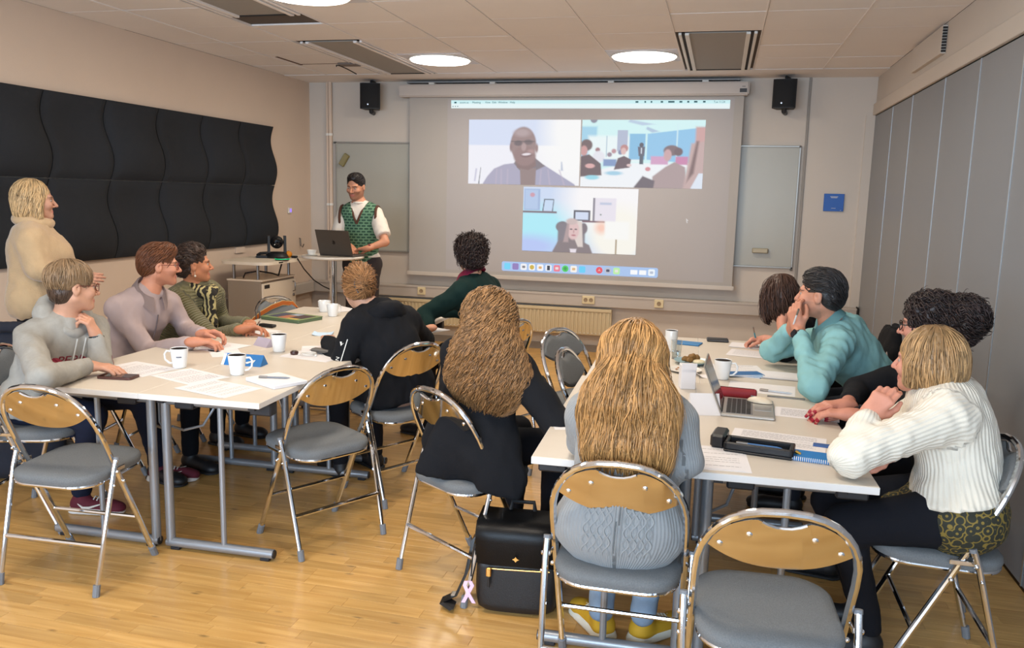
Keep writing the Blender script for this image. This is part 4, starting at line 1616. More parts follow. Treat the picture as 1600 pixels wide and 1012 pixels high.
# left block papers
sheet((-2.638, 3.278, 0.740), radians(80), 'printed sheets under the hand of the grey hoodie wearer', txt=True, n=2)
sheet((-2.322, 3.233, 0.740), radians(70), 'printed sheet between phone and the mug with right handle', txt=True)
sheet((-2.063, 3.072, 0.740), radians(75), 'loose white sheets at the near edge of the left block', n=2, txt=True)
sheet((-2.658, 3.911, 0.740), radians(75), 'white sheets under the hands of the man in lilac', txt=True, n=2)
sheet((-2.495, 3.777, 0.740), radians(40), 'single pale sheet sticking out right of the lilac cuffs', w=0.15, d=0.21)
sheet((-2.715, 4.440, 0.740), radians(75), 'white writing pad before the woman in the olive cardigan', n=3, w=0.18, d=0.25)
sheet((-2.022, 3.866, 0.740), radians(80), 'white sheets beside the white earphones at the right edge', n=2)
sheet((-2.078, 4.017, 0.740), radians(30), 'folded white sheets touching the sleeve of the black hoodie', n=3, w=0.16, d=0.2, zoff=0.004)
sheet((-2.290, 4.487, 0.740), radians(20), 'pale blue napkin beside the black hoodie', w=0.12, d=0.12, mm=mat('napkin_blue', (190, 214, 236), 0.8), curl=0.01, cat='napkin', name='paper_napkin')
sheet((-1.804, 4.894, 0.740), radians(60), 'white sheet under the hand of the curly-haired man', w=0.21, d=0.28, n=2)
sheet((-2.677, 5.502, 0.740), radians(60), 'white pad at the far end behind the black hoodie', w=0.2, d=0.26, n=3)
# right block papers
sheet((-0.010, 2.753, 0.740), radians(4), 'large white printed sheet at the near edge, right of the blonde in grey', w=0.297, d=0.25, n=2, rows=9, txt=True)
sheet((0.250, 3.048, 0.740), radians(-8), 'printed sheet of dense text above the black pencil case', w=0.33, d=0.2, txt=True, rows=12)
sheet((0.389, 3.479, 0.740), radians(-6), 'printed sheet between the open laptop and the red-nailed hand', w=0.25, d=0.16, txt=True, rows=10)
sheet((0.231, 3.900, 0.740), radians(-5), 'blank white sheet under the pen and the silver ruler', w=0.297, d=0.21)
sheet((0.124, 4.344, 0.740), radians(10), 'printed sheet behind the blue folders', w=0.25, d=0.17, txt=True, rows=8)
sheet((0.229, 4.792, 0.740), radians(-10), 'white sheets before the writing hand, lower ones', w=0.28, d=0.2, n=2, txt=True, rows=8)
sheet((0.216, 5.042, 0.740), radians(-4), 'writing pad under the hand holding the teal pen', w=0.2, d=0.15, n=4)
sheet((-0.505, 3.088, 0.740), radians(20), 'white sheet left of the woman with long blonde hair', w=0.2, d=0.28)


def slab(name, loc, ang, w, d, h, m, label, cat, zoff=0, bev=0.002):
    e = empty(name, (loc[0], loc[1], TZ + zoff), ang, label, cat)
    bm = B()
    box(bm, (-w / 2, -d / 2, 0), (w / 2, d / 2, h), bev)
    fin('body', bm, m, e)
    return e


def pen(loc, ang, z, label, m, ln=0.14, tilt=0):
    e = empty('pen', (loc[0], loc[1], z), 0, label, 'pen', rot=(0, tilt, ang))
    bm = B()
    tube(bm, [(-ln / 2, 0, 0), (ln / 2 - 0.02, 0, 0), (ln / 2 - 0.006, 0, 0), (ln / 2, 0, 0)], 0.004, 8, radii=[0.004, 0.0045, 0.0025, 0.0008])
    fin('barrel', bm, m, e)
    bm = B()
    tube(bm, [(-ln / 2 - 0.004, 0, 0), (-ln / 2 + 0.035, 0, 0)], 0.0048, 8)
    fin('cap', bm, M_steel, e)
    bm = B()
    box(bm, (-ln / 2, -0.001, 0.004), (-ln / 2 + 0.035, 0.001, 0.0065))
    fin('clip', bm, M_steel, e, smooth=0)
    return e


# phones
e = empty('smartphone', (*(-2.600, 3.102, 0.740)[:2], TZ), radians(8), 'dark phone in a brown case by the grey hoodie wearer', 'phone')
bm = B()
prism(bm, rrect(0.165, 0.082, 0.014), 0, 0.011)
fin('case', bm, mat('brown_case', (84, 52, 46), 0.5), e)
bm = B()
prism(bm, rrect(0.152, 0.071, 0.01), 0.011, 0.0118)
fin('glass', bm, mat('phone_glass', (24, 24, 30), 0.08), e)
e = slab('black_wallet', (0.026, 5.152, 0.740), radians(3), 0.13, 0.075, 0.018, mat('wallet_black', (30, 30, 34), 0.5), 'black glasses case at the far end of the right block', 'case', bev=0.006)
bm = B()
box(bm, (-0.064, -0.038, 0.0085), (0.064, 0.038, 0.0105))
fin('seam', bm, M_rub, e, smooth=0)
# tent card with a blue front
e = empty('tent_card', (*(-2.242, 3.555, 0.740)[:2], TZ), radians(3), 'blue tent card with a white arrow, behind the white mug', 'card')
bm = B()
prism(bm, [(-0.045, 0), (0.045, 0), (0.03, 0.0), (0.002, 0.05), (-0.002, 0.05), (-0.03, 0)][0:0] or [(-0.04, 0), (0.04, 0), (0.0, 0.052)], -0.105, 0.105, Matrix(((0, 0, 1, 0), (1, 0, 0, 0), (0, 1, 0, 0), (0, 0, 0, 1))))
fin('card', bm, mat('card_blue', (22, 110, 178), 0.5), e, smooth=0)
RXc = Matrix.Rotation(radians(52.4), 4, 'X')
bm = B()
prism(bm, [(0.02, 0.02), (0.07, 0.036), (0.062, 0.018), (0.05, 0.022), (0.03, 0.012)], 0.0008, 0.0016, Matrix.Translation((0, -0.04, 0)) @ RXc)
fin('printed_arrow', bm, M_white, e, smooth=0)
bm = B()
box(bm, (-0.105, 0.0, 0.0004), (-0.09, 0.063, 0.0012), 0, Matrix.Translation((0, -0.04, 0)) @ RXc)
fin('white_margin', bm, M_white, e, smooth=0)
e = empty('tent_card', (*(-2.411, 4.029, 0.740)[:2], TZ), radians(-25), 'small folded pale card standing left of the middle mug', 'card')
bm = B()
prism(bm, [(-0.035, 0), (0.035, 0), (0.0, 0.045)], -0.06, 0.06, Matrix(((0, 0, 1, 0), (1, 0, 0, 0), (0, 1, 0, 0), (0, 0, 0, 1))))
fin('card', bm, mat('card_lilac', (176, 164, 176), 0.7), e, smooth=0)
# notebook with pen
e = slab('notepad', (-1.898, 3.262, 0.740), radians(-28), 0.235, 0.17, 0.016, M_paper, 'thick white notepad with a grey pen on it, near the table corner', 'notepad')
pen((-1.905, 3.263, 0.757), radians(12), TZ + 0.0165 + 0.005, 'grey ballpoint lying on the thick white notepad', mat('pen_grey', (120, 124, 132), 0.4))
# earphones, jar, grey case
e = empty('earphones', (*(-2.050, 3.855, 0.740)[:2], TZ + 0.006), 0, 'tangle of white earphone cable beside the black hoodie sleeve', 'earphones')
bm = B()
rr_ = random.Random(3)
pts = []
for k in range(60):
    t = k / 59 * 9 * pi
    r_ = 0.028 + 0.008 * sin(t * 1.7)
    pts.append((r_ * cos(t) * 1.2, r_ * sin(t), 0.006 * sin(t * 0.63) + 0.006))
tube(bm, pts, 0.0015, 5)
fin('cable', bm, M_white, e)
for x in (-0.05, 0.045):
    bm = B()
    ball(bm, (x, -0.012, 0.002), 0.007, (1, 1, 0.9), 8)
    fin('earbud', bm, M_white, e)
e = empty('small_jar', (*(-2.137, 3.859, 0.740)[:2], TZ), 0, 'small dark glass pot left of the white earphones', 'pot')
bm = B()
lathe(bm, [(0, 0), (0.018, 0), (0.022, 0.01), (0.02, 0.018), (0, 0.019)], 16)
fin('pot', bm, mat('pot_dark', (70, 44, 40), 0.3), e)
bm = B()
lathe(bm, [(0, 0.02), (0.014, 0.02), (0.014, 0.022), (0, 0.023)], 16)
fin('lid', bm, M_steel, e)
e = slab('grey_case', (-2.012, 3.926, 0.740), radians(-8), 0.12, 0.05, 0.02, mat('case_taupe', (104, 98, 92), 0.6), 'taupe spectacle case against the black hoodie sleeve', 'case', bev=0.008, zoff=0.009)
bm = B()
box(bm, (-0.061, -0.026, 0.010), (0.061, 0.026, 0.0115), 0.0)
fin('seam', bm, M_dark, e, smooth=0)
# magazine / books
e = empty('picture_book', (*(-2.746, 4.933, 0.740)[:2], TZ), radians(-14), 'flat picture book with a green rim, before the strap chair', 'book')
bm = B()
box(bm, (-0.165, -0.115, 0), (0.165, 0.115, 0.02), 0.002)
fin('pages', bm, mat('book_green', (92, 112, 84), 0.6), e)
bm = B()
box(bm, (-0.168, -0.118, 0.02), (0.168, 0.118, 0.023), 0.001)
fin('cover', bm, mat('book_cover_green', (120, 138, 92), 0.5), e)
for k, (x0, x1, y0, y1, c_) in enumerate(((-0.14, -0.05, -0.08, 0.09, (70, 72, 90)), (-0.045, 0.03, -0.09, 0.02, (176, 110, 84)), (0.035, 0.14, -0.06, 0.08, (74, 56, 60)),
                                          (-0.04, 0.03, 0.03, 0.095, (150, 160, 176)), (0.04, 0.13, -0.1, -0.065, (200, 170, 90)))):
    bm = B()
    box(bm, (x0, y0, 0.023), (x1, y1, 0.0238))
    fin('printed_picture', bm, mat('pic_%d' % k, c_, 0.5, var=0.2, vscale=30), e, smooth=0)
e = slab('phone_case', (-2.727, 4.593, 0.740), radians(-12), 0.115, 0.04, 0.016, M_black, 'small black case on the pad before the olive cardigan', 'case', zoff=0.004, bev=0.004)
# right block things
e = slab('blue_folder', (-0.149, 4.989, 0.740), radians(-12), 0.16, 0.11, 0.008, mat('folder_blue', (40, 120, 180), 0.5), 'blue folder at the far end, right of the tall mug', 'folder')
bm = B()
box(bm, (-0.08, -0.052, -0.0002), (0.079, 0.05, 0.0045))
fin('sheets', bm, M_paper, e, smooth=0)
M_glass = mat('clear_glass', (236, 240, 240), 0.02, trans=1.0)
e = empty('drinking_glass', (*(-0.191, 4.493, 0.740)[:2], TZ), 0, 'clear drinking glass beside the tall mug', 'glass')
bm = B()
lathe(bm, [(0, 0), (0.024, 0), (0.03, 0.1), (0.028, 0.1), (0.0225, 0.006), (0, 0.006)], 24)
fin('tumbler', bm, M_glass, e)
bm = B()
lathe(bm, [(0, 0.007), (0.0222, 0.007), (0.0245, 0.04), (0, 0.04)], 24)
fin('water', bm, mat('water', (225, 235, 240), 0.0, trans=1.0), e)
e = empty('snack_plate', (*(-0.102, 4.381, 0.740)[:2], TZ), 0, 'pale blue plate of brown pastries and dip, behind the white box', 'plate')
bm = B()
lathe(bm, [(0, 0.001), (0.06, 0.001), (0.092, 0.016), (0.094, 0.018), (0.06, 0.006), (0, 0.005)], 32)
fin('dish', bm, mat('plate_blue', (150, 180, 190), 0.3), e)
bm = B()
bmesh.ops.create_icosphere(bm, subdivisions=3, radius=1, matrix=Matrix.Translation((0.035, -0.01, 0.014)) @ Matrix.Diagonal((0.035, 0.03, 0.012, 1)))
fin('dip', bm, mat('dip_cream', (220, 205, 170), 0.6, bump=0.003, bscale=80), e)
for k, (x, y, z, s, a_) in enumerate(((-0.03, 0.0, 0.024, 0.02, 0.3), (0.0, 0.015, 0.032, 0.026, 1.2), (0.02, 0.03, 0.03, 0.022, 2.1), (-0.01, -0.02, 0.022, 0.018, 0.9))):
    bm = B()
    bmesh.ops.create_icosphere(bm, subdivisions=3, radius=s, matrix=Matrix.Translation((x, y, z)) @ Matrix.Rotation(a_, 4, 'Z') @ Matrix.Diagonal((1.2, 0.8, 0.75, 1)))
    for v in bm.verts:
        v.co += Vector((sin(v.co.y * 300 + k), sin(v.co.z * 260), sin(v.co.x * 280))) * 0.0018
    o = fin('pastry', bm, mat('pastry_brown', (128, 92, 44), 0.7, var=0.2, vscale=60, bump=0.002, bscale=120), None, (0, 0, 0))
    o.location = Vector(e.location) + Vector((0, 0, 0))
    tag(o, 'brown pastry piece, %s on the pale blue plate' % ('leftmost', 'topmost', 'rightmost', 'nearest')[k], 'pastry', 'pastries on the plate')
e = empty('nut_saucer', (*(-0.129, 4.167, 0.740)[:2], TZ), 0, 'small saucer of nuts in front of the pastry plate', 'saucer')
bm = B()
lathe(bm, [(0, 0.001), (0.05, 0.001), (0.082, 0.01), (0.083, 0.012), (0.05, 0.004), (0, 0.004)], 28)
fin('dish', bm, mat('plate_white', (226, 222, 214), 0.3), e)
bm = B()
for k in range(26):
    a_, r_ = rnd.uniform(0, 6.28), rnd.uniform(0, 0.045)
    bmesh.ops.create_icosphere(bm, subdivisions=1, radius=0.006, matrix=Matrix.Translation((r_ * cos(a_), r_ * sin(a_), 0.009 + rnd.uniform(0, 0.004))) @ Matrix.Rotation(a_, 4, 'Z') @ Matrix.Diagonal((1.4, 0.8, 0.7, 1)))
o = fin('mixed_nuts', bm, mat('nuts', (170, 120, 80), 0.7, island=0.35), None, tuple(e.location))
tag(o, 'scattered nuts on the small saucer', 'nuts', kind='stuff')
# white cylinder cup / boxes
e = empty('card_box', (*(-0.105, 3.792, 0.740)[:2], TZ), radians(14), 'tall narrow white card box right of the long blonde hair', 'box')
bm = B()
box(bm, (-0.034, -0.028, 0), (0.034, 0.028, 0.112), 0.002)
fin('walls', bm, M_paper, e, smooth=0)
bm = B()
box(bm, (-0.034, -0.030, 0.095), (0.034, -0.028, 0.125), 0, Matrix.Rotation(radians(4), 4, 'X'))
fin('flap', bm, M_paper, e, smooth=0)
e = empty('folded_card', (*(-0.021, 3.368, 0.740)[:2], TZ), radians(14), 'white folded name card standing beside the laptop screen', 'card')
bm = B()
prism(bm, [(-0.05, 0), (0.05, 0), (0.0, 0.08)], -0.06, 0.06, Matrix(((0, 0, 1, 0), (1, 0, 0, 0), (0, 1, 0, 0), (0, 0, 0, 1))))
fin('card', bm, M_paper, e, smooth=0)
sheet((-0.024, 4.080, 0.740), radians(20), 'crumpled white wrapper between the saucer and laptop', w=0.1, d=0.08, curl=0.02, name='paper_wrapper')
# blue folders fan
for k, (dx, a_, lab) in enumerate(((0, -4, 'lower'), (0.004, 8, 'middle'), (0.008, 22, 'upper'))):
    p = (0.146, 4.173, 0.740)
    e = slab('blue_leaflet', (p[0] + dx, p[1], 0), radians(a_), 0.19, 0.09, 0.0035, mat('leaflet_blue_%d' % k, ((30, 120, 180), (60, 150, 205), (30, 100, 160))[k], 0.5),
             '%s blue leaflet of the fan behind the laptop' % lab, 'leaflet', zoff=0.0038 * k)
    e['group'] = 'fan of blue leaflets'
    bm = B()
    box(bm, (-0.09, -0.0465, 0.0003), (0.09, -0.04, 0.0032))
    fin('page_edge', bm, M_paper, e, smooth=0)
sheet((0.324, 4.208, 0.740), radians(-3), 'thick blank white pad between aqua elbow and mug', w=0.2, d=0.13, n=8)
# laptop on the right block: opens towards the right side
laptop((*(0.156, 3.473, 0.740)[:2], TZ), radians(88), 'silver laptop open on the right block, screen seen edge-on', 0.30, 0.21, 112, M_silver, logo=False)
lp = bpy.data.objects['laptop.001']
e = empty('computer_mouse', (*(0.208, 3.568, 0.757)[:2], TZ + 0.0140), radians(-20), 'cream computer mouse lying on the silver laptop', 'mouse')
bm = B()
ball(bm, (0, 0, 0.0), 1.0, (0.055, 0.031, 0.024), 24)
bmesh.ops.bisect_plane(bm, geom=bm.verts[:] + bm.edges[:] + bm.faces[:], plane_co=(0, 0, 0.0015), plane_no=(0, 0, -1), clear_outer=True)
bmesh.ops.holes_fill(bm, edges=bm.edges)
fin('shell', bm, mat('mouse_cream', (222, 208, 184), 0.35), e)
bm = B()
box(bm, (-0.04, -0.001, 0.0190), (-0.015, 0.001, 0.0235), 0.0005)
fin('wheel', bm, M_rub, e)
e = empty('red_case', (*(0.110, 3.676, 0.740)[:2], TZ), radians(-5), 'dark red zipped case behind the laptop keyboard', 'case')
bm = B()
tube(bm, [(-0.09, 0, 0.022), (-0.085, 0, 0.022), (0.085, 0, 0.022), (0.09, 0, 0.022)], 0.02, 14, radii=[0.014, 0.022, 0.022, 0.014])
fin('body', bm, mat('case_red', (140, 22, 34), 0.6, bump=0.001, bscale=300), e)
bm = B()
tube(bm, [(-0.08, 0, 0.0445), (0.08, 0, 0.0445)], 0.002, 6)
fin('zip', bm, mat('zip_red', (90, 14, 24), 0.5), e)
pen((0.292, 3.829, 0.740), radians(-12), TZ + 0.0065, 'clear ballpoint beside the silver ruler', mat('pen_clear', (190, 196, 204), 0.2))
e = slab('ruler', (0.328, 3.741, 0.740), radians(-4), 0.16, 0.014, 0.004, M_steel, 'silver ruler right of the computer mouse', 'ruler', zoff=0.0012, bev=0.0008)
bm = B()
for k in range(30):
    box(bm, (-0.075 + k * 0.005, -0.007, 0.004), (-0.0745 + k * 0.005, -0.003 if k % 5 else 0.0, 0.0042))
fin('scale_marks', bm, M_dark, e, smooth=0)
# black pencil case with open tray and pen
e = empty('pencil_case', (*(0.178, 2.881, 0.740)[:2], TZ), radians(-9), 'black open pencil case lying by the near table edge', 'case')
bm = B()
box(bm, (-0.115, -0.055, 0), (0.115, 0.045, 0.012), 0.005)
box(bm, (-0.115, -0.055, 0.01), (0.115, -0.043, 0.036), 0.004)
box(bm, (-0.115, 0.033, 0.01), (0.115, 0.045, 0.036), 0.004)
box(bm, (0.10, -0.055, 0.01), (0.115, 0.045, 0.036), 0.004)
box(bm, (-0.115, -0.055, 0.01), (-0.10, 0.045, 0.036), 0.004)
fin('tray', bm, mat('case_black', (18, 18, 22), 0.35, bump=0.0006, bscale=300), e)
bm = B()
box(bm, (-0.165, -0.03, 0.002), (-0.115, 0.085, 0.05), 0.008)
fin('lid', bm, MATS['case_black'], e)
bm = B()
tube(bm, [(0.118, 0.0, 0.02), (0.135, 0.0, 0.012)], 0.006, 6)
fin('zip_puller', bm, mat('brass', (200, 160, 80), 0.3, 1.0), e)
pen((e.location[0] - 0.0, e.location[1] - 0.004), radians(-9), TZ + 0.024, 'blue and pink pen lying in the black pencil case', mat('pen_blue', (70, 120, 180), 0.3), 0.15)
e = slab('blue_notebook', (0.344, 2.862, 0.740), radians(-8), 0.145, 0.1, 0.012, mat('notebook_blue', (20, 118, 190), 0.4), 'blue spiral notebook right of the black pencil case', 'notebook')
bm = B()
for k in range(22):
    x = -0.068 + k * 0.0065
    tube(bm, [(x, -0.046, 0.012), (x, -0.053, 0.016), (x, -0.058, 0.008), (x, -0.053, 0.0015), (x, -0.046, 0.003)], 0.0012, 5)
fin('spiral', bm, M_white, e)
slab('blue_strip', (0.414, 3.022, 0.740), radians(-8), 0.09, 0.035, 0.006, mat('strip_blue', (50, 90, 150), 0.5), 'narrow blue booklet behind the white sweater sleeve', 'booklet')

# ------------------------------------------------------------------ backpack
M_leather = mat('black_leather', (17, 18, 21), 0.38, bump=0.0006, bscale=260)
M_gold = mat('gold_metal', (225, 180, 105), 0.22, 1.0)
e = empty('backpack', (-0.685, 2.98, 0), radians(6), 'black leather backpack with a gold zip on the floor beside the chair', 'backpack')
e.scale = (1.22, 1.15, 1.04)


def puffy(w, d, h, z0, y0, tw=0.9, n=10, pw=3.2):
    """soft box made of stacked super-ellipses"""
    V_, F_ = [], []
    nn = 40
    lev = 14
    for j in range(lev + 1):
        t = j / lev
        zz = z0 + h * t
        k = (1 - abs(2 * t - 1) ** 5) ** 0.35
        k = 0.80 + 0.20 * k
        ww = w / 2 * k * (1 - (1 - tw) * t)
        dd = d / 2 * k * (1 - 0.25 * t)
        for i in range(nn):
            a_ = 2 * pi * i / nn
            c_, s_ = cos(a_), sin(a_)
            V_.append((ww * abs(c_) ** (2 / pw) * (1 if c_ > 0 else -1), y0 + dd * abs(s_) ** (2 / pw) * (1 if s_ > 0 else -1), zz))
    bm = B()
    vv = [bm.verts.new(v) for v in V_]
    for j in range(lev):
        for i in range(nn):
            bm.faces.new((vv[j * nn + i], vv[j * nn + (i + 1) % nn], vv[(j + 1) * nn + (i + 1) % nn], vv[(j + 1) * nn + i]))
    bm.faces.new(vv[:nn][::-1])
    bm.faces.new(vv[-nn:])
    return bm


fin('body', puffy(0.285, 0.15, 0.345, 0.0, 0.0, 0.93), M_leather, e, smooth=0.9)
fin('front_pocket', puffy(0.25, 0.05, 0.19, 0.015, -0.075, 1.0), M_leather, e, smooth=0.9)
bm = B()   # flap over the front
vv = []
for j in range(9):
    t = j / 8
    row_ = []
    for i in range(13):
        u = i / 12 * 2 - 1
        yy = 0.06 - 0.16 * min(1, t * 2.2) - 0.012 * sin(pi * t)
        zz = 0.352 - 0.005 * u * u - (max(0, t - 0.38) / 0.62) * 0.155 - 0.012 * (t > 0.95) * 0
        row_.append(bm.verts.new((u * (0.135 - 0.006 * t) * (1 if j < 8 else 0.99), yy + 0.02 * (u ** 4), zz)))
    vv.append(row_)
for j in range(8):
    for i in range(12):
        bm.faces.new((vv[j][i], vv[j][i + 1], vv[j + 1][i + 1], vv[j + 1][i]))
g = bmesh.ops.solidify(bm, geom=bm.faces[:], thickness=0.006)
fl_ = fin('flap', bm, M_leather, e, smooth=0.9)
bm = B()
prism(bm, [(0, 0.011), (0.004, 0.004), (0.011, 0), (0.004, -0.004), (0, -0.011), (-0.004, -0.004), (-0.011, 0), (-0.004, 0.004)], 0.0, 0.003, Matrix.Translation((0.0, -0.116, 0.235)) @ Matrix.Rotation(pi / 2, 4, 'X'))
fin('emblem', bm, M_gold, fl_, smooth=0)
bm = B()
tube(bm, [(-0.09, -0.098, 0.183), (-0.04, -0.103, 0.186), (0.04, -0.103, 0.188), (0.105, -0.098, 0.188)], 0.0032, 8)
zp = fin('zip', bm, M_gold, e)
bm = B()
box(bm, (-0.093, -0.112, 0.155), (-0.077, -0.104, 0.19), 0.003)
fin('zip_slider', bm, M_gold, zp)
bm = B()
box(bm, (-0.088, -0.112, 0.115), (-0.08, -0.108, 0.156), 0.002)
fin('zip_tassel', bm, M_leather, zp)
bm = B()
tube(bm, [(-0.04, 0.05, 0.345), (-0.035, 0.06, 0.38), (0.035, 0.06, 0.38), (0.04, 0.05, 0.345)], 0.008, 8)
fin('top_handle', bm, M_leather, e)
for s in (-1,):
    bm = B()
    path = [(s * 0.10, 0.07, 0.30), (s * 0.16, 0.06, 0.22), (s * 0.175, 0.02, 0.10), (s * 0.20, -0.03, 0.03), (s * 0.24, -0.06, 0.018), (s * 0.20, -0.09, 0.012)]
    prev = None
    for p in path:
        a4 = [bm.verts.new((p[0] + q[0], p[1] + q[1], p[2] + q[2])) for q in ((-0.006, -0.026, 0), (-0.006, 0.026, 0), (0.006, 0.026, 0.008), (0.006, -0.026, 0.008))]
        if prev:
            for k in range(4):
                bm.faces.new((prev[k], prev[(k + 1) % 4], a4[(k + 1) % 4], a4[k]))
        prev = a4
    fin('shoulder_strap', bm, M_leather, e, smooth=0.8)
bm = B()
box(bm, (-0.218, -0.05, 0.028), (-0.198, -0.02, 0.038), 0.003)
fin('strap_buckle', bm, M_steel, e)
bm = B()
tube(bm, [(-0.142, -0.03, 0.24), (-0.147, -0.05, 0.19), (-0.145, -0.08, 0.135)], 0.0028, 6)
fin('charm_cord', bm, M_dark, e)
bm = B()   # ribbon loop charm
pth = [(-0.165, -0.105, 0.045), (-0.148, -0.106, 0.085), (-0.136, -0.107, 0.115), (-0.143, -0.107, 0.132), (-0.156, -0.107, 0.13), (-0.160, -0.107, 0.113), (-0.148, -0.109, 0.085), (-0.130, -0.108, 0.047)]
prev = None
for p in pth:
    a4 = [bm.verts.new((p[0] + q[0], p[1] + q[1], p[2])) for q in ((-0.006, -0.002), (0.006, -0.002), (0.006, 0.001), (-0.006, 0.001))]
    if prev:
        for k in range(4):
            bm.faces.new((prev[k], prev[(k + 1) % 4], a4[(k + 1) % 4], a4[k]))
    prev = a4
fin('ribbon_charm', bm, mat('ribbon_pink', (236, 200, 226), 0.4), e, smooth=0)

# ================================================================== people
def A(v):
    return np.asarray(v, np.float64)


def nrm(v):
    v = A(v)
    return v / (np.linalg.norm(v) + 1e-12)


def CONE(a, b, ra, rb, k=0.02):
    return ('c', A(a), A(b), ra, rb, k)


def ECAP(a, b, ra, rb, n, sq, k=0.03):
    return ('e', A(a), A(b), ra, rb, nrm(n), sq, k)


def ELL(c, r, R=None, k=0.02):
    return ('l', A(c), A(r), np.eye(3) if R is None else A(R), k)


def CYL(a, b, r, k=0.004):
    return ('y', A(a), A(b), r, r, k)


def prim_d(p, P):
    t = p[0]
    if t == 'c':
        a, b, ra, rb = p[1:5]
        ab = b - a
        h = np.clip(((P - a) @ ab) / max(ab @ ab, 1e-9), 0, 1)
        q = P - a - h[:, None] * ab
        return np.sqrt((q * q).sum(1)) - (ra + (rb - ra) * h)
    if t == 'e':
        a, b, ra, rb, n, sq = p[1:7]
        ab = b - a
        h = np.clip(((P - a) @ ab) / max(ab @ ab, 1e-9), 0, 1)
        q = P - a - h[:, None] * ab
        c = (q @ n)
        q = q + np.outer(c * (1 / sq - 1), n)
        l = np.sqrt((q * q).sum(1))
        return (l - (ra + (rb - ra) * h)) * (sq + (1 - sq) * 0.4)
    if t == 'l':
        c, r, R = p[1:4]
        q = (P - c) @ R
        k0 = np.sqrt(((q / r) ** 2).sum(1))
        k1 = np.sqrt(((q / (r * r)) ** 2).sum(1)) + 1e-9
        return np.where(k0 < 1e-3, -r.min(), k0 * (k0 - 1) / k1)
    if t == 'y':
        a, b, r = p[1:4]
        ab = b - a
        L_ = np.linalg.norm(ab)
        u = ab / L_
        s = (P - a) @ u
        q = P - a - s[:, None] * u
        return np.maximum(np.sqrt((q * q).sum(1)) - r, np.maximum(-s, s - L_))


def sdf(prims, P, subs=()):
    d = None
    for p in prims:
        e = prim_d(p, P)
        k = p[-1]
        if d is None:
            d = e
        else:
            h = np.maximum(k - np.abs(d - e), 0) / k
            d = np.minimum(d, e) - h * h * k * 0.25
    for p in subs:
        e = -prim_d(p, P)
        k = p[-1]
        h = np.maximum(k - np.abs(d - e), 0) / k
        d = np.maximum(d, e) + h * h * k * 0.25
    return d


def bounds(prims, pad=0.03):
    lo, hi = np.full(3, 1e9), np.full(3, -1e9)
    for p in prims:
        if p[0] == 'l':
            r = p[2].max()
            lo, hi = np.minimum(lo, p[1] - r), np.maximum(hi, p[1] + r)
        else:
            r = max(p[3], p[4])
            for q in (p[1], p[2]):
                lo, hi = np.minimum(lo, q - r), np.maximum(hi, q + r)
    return lo - pad, hi + pad


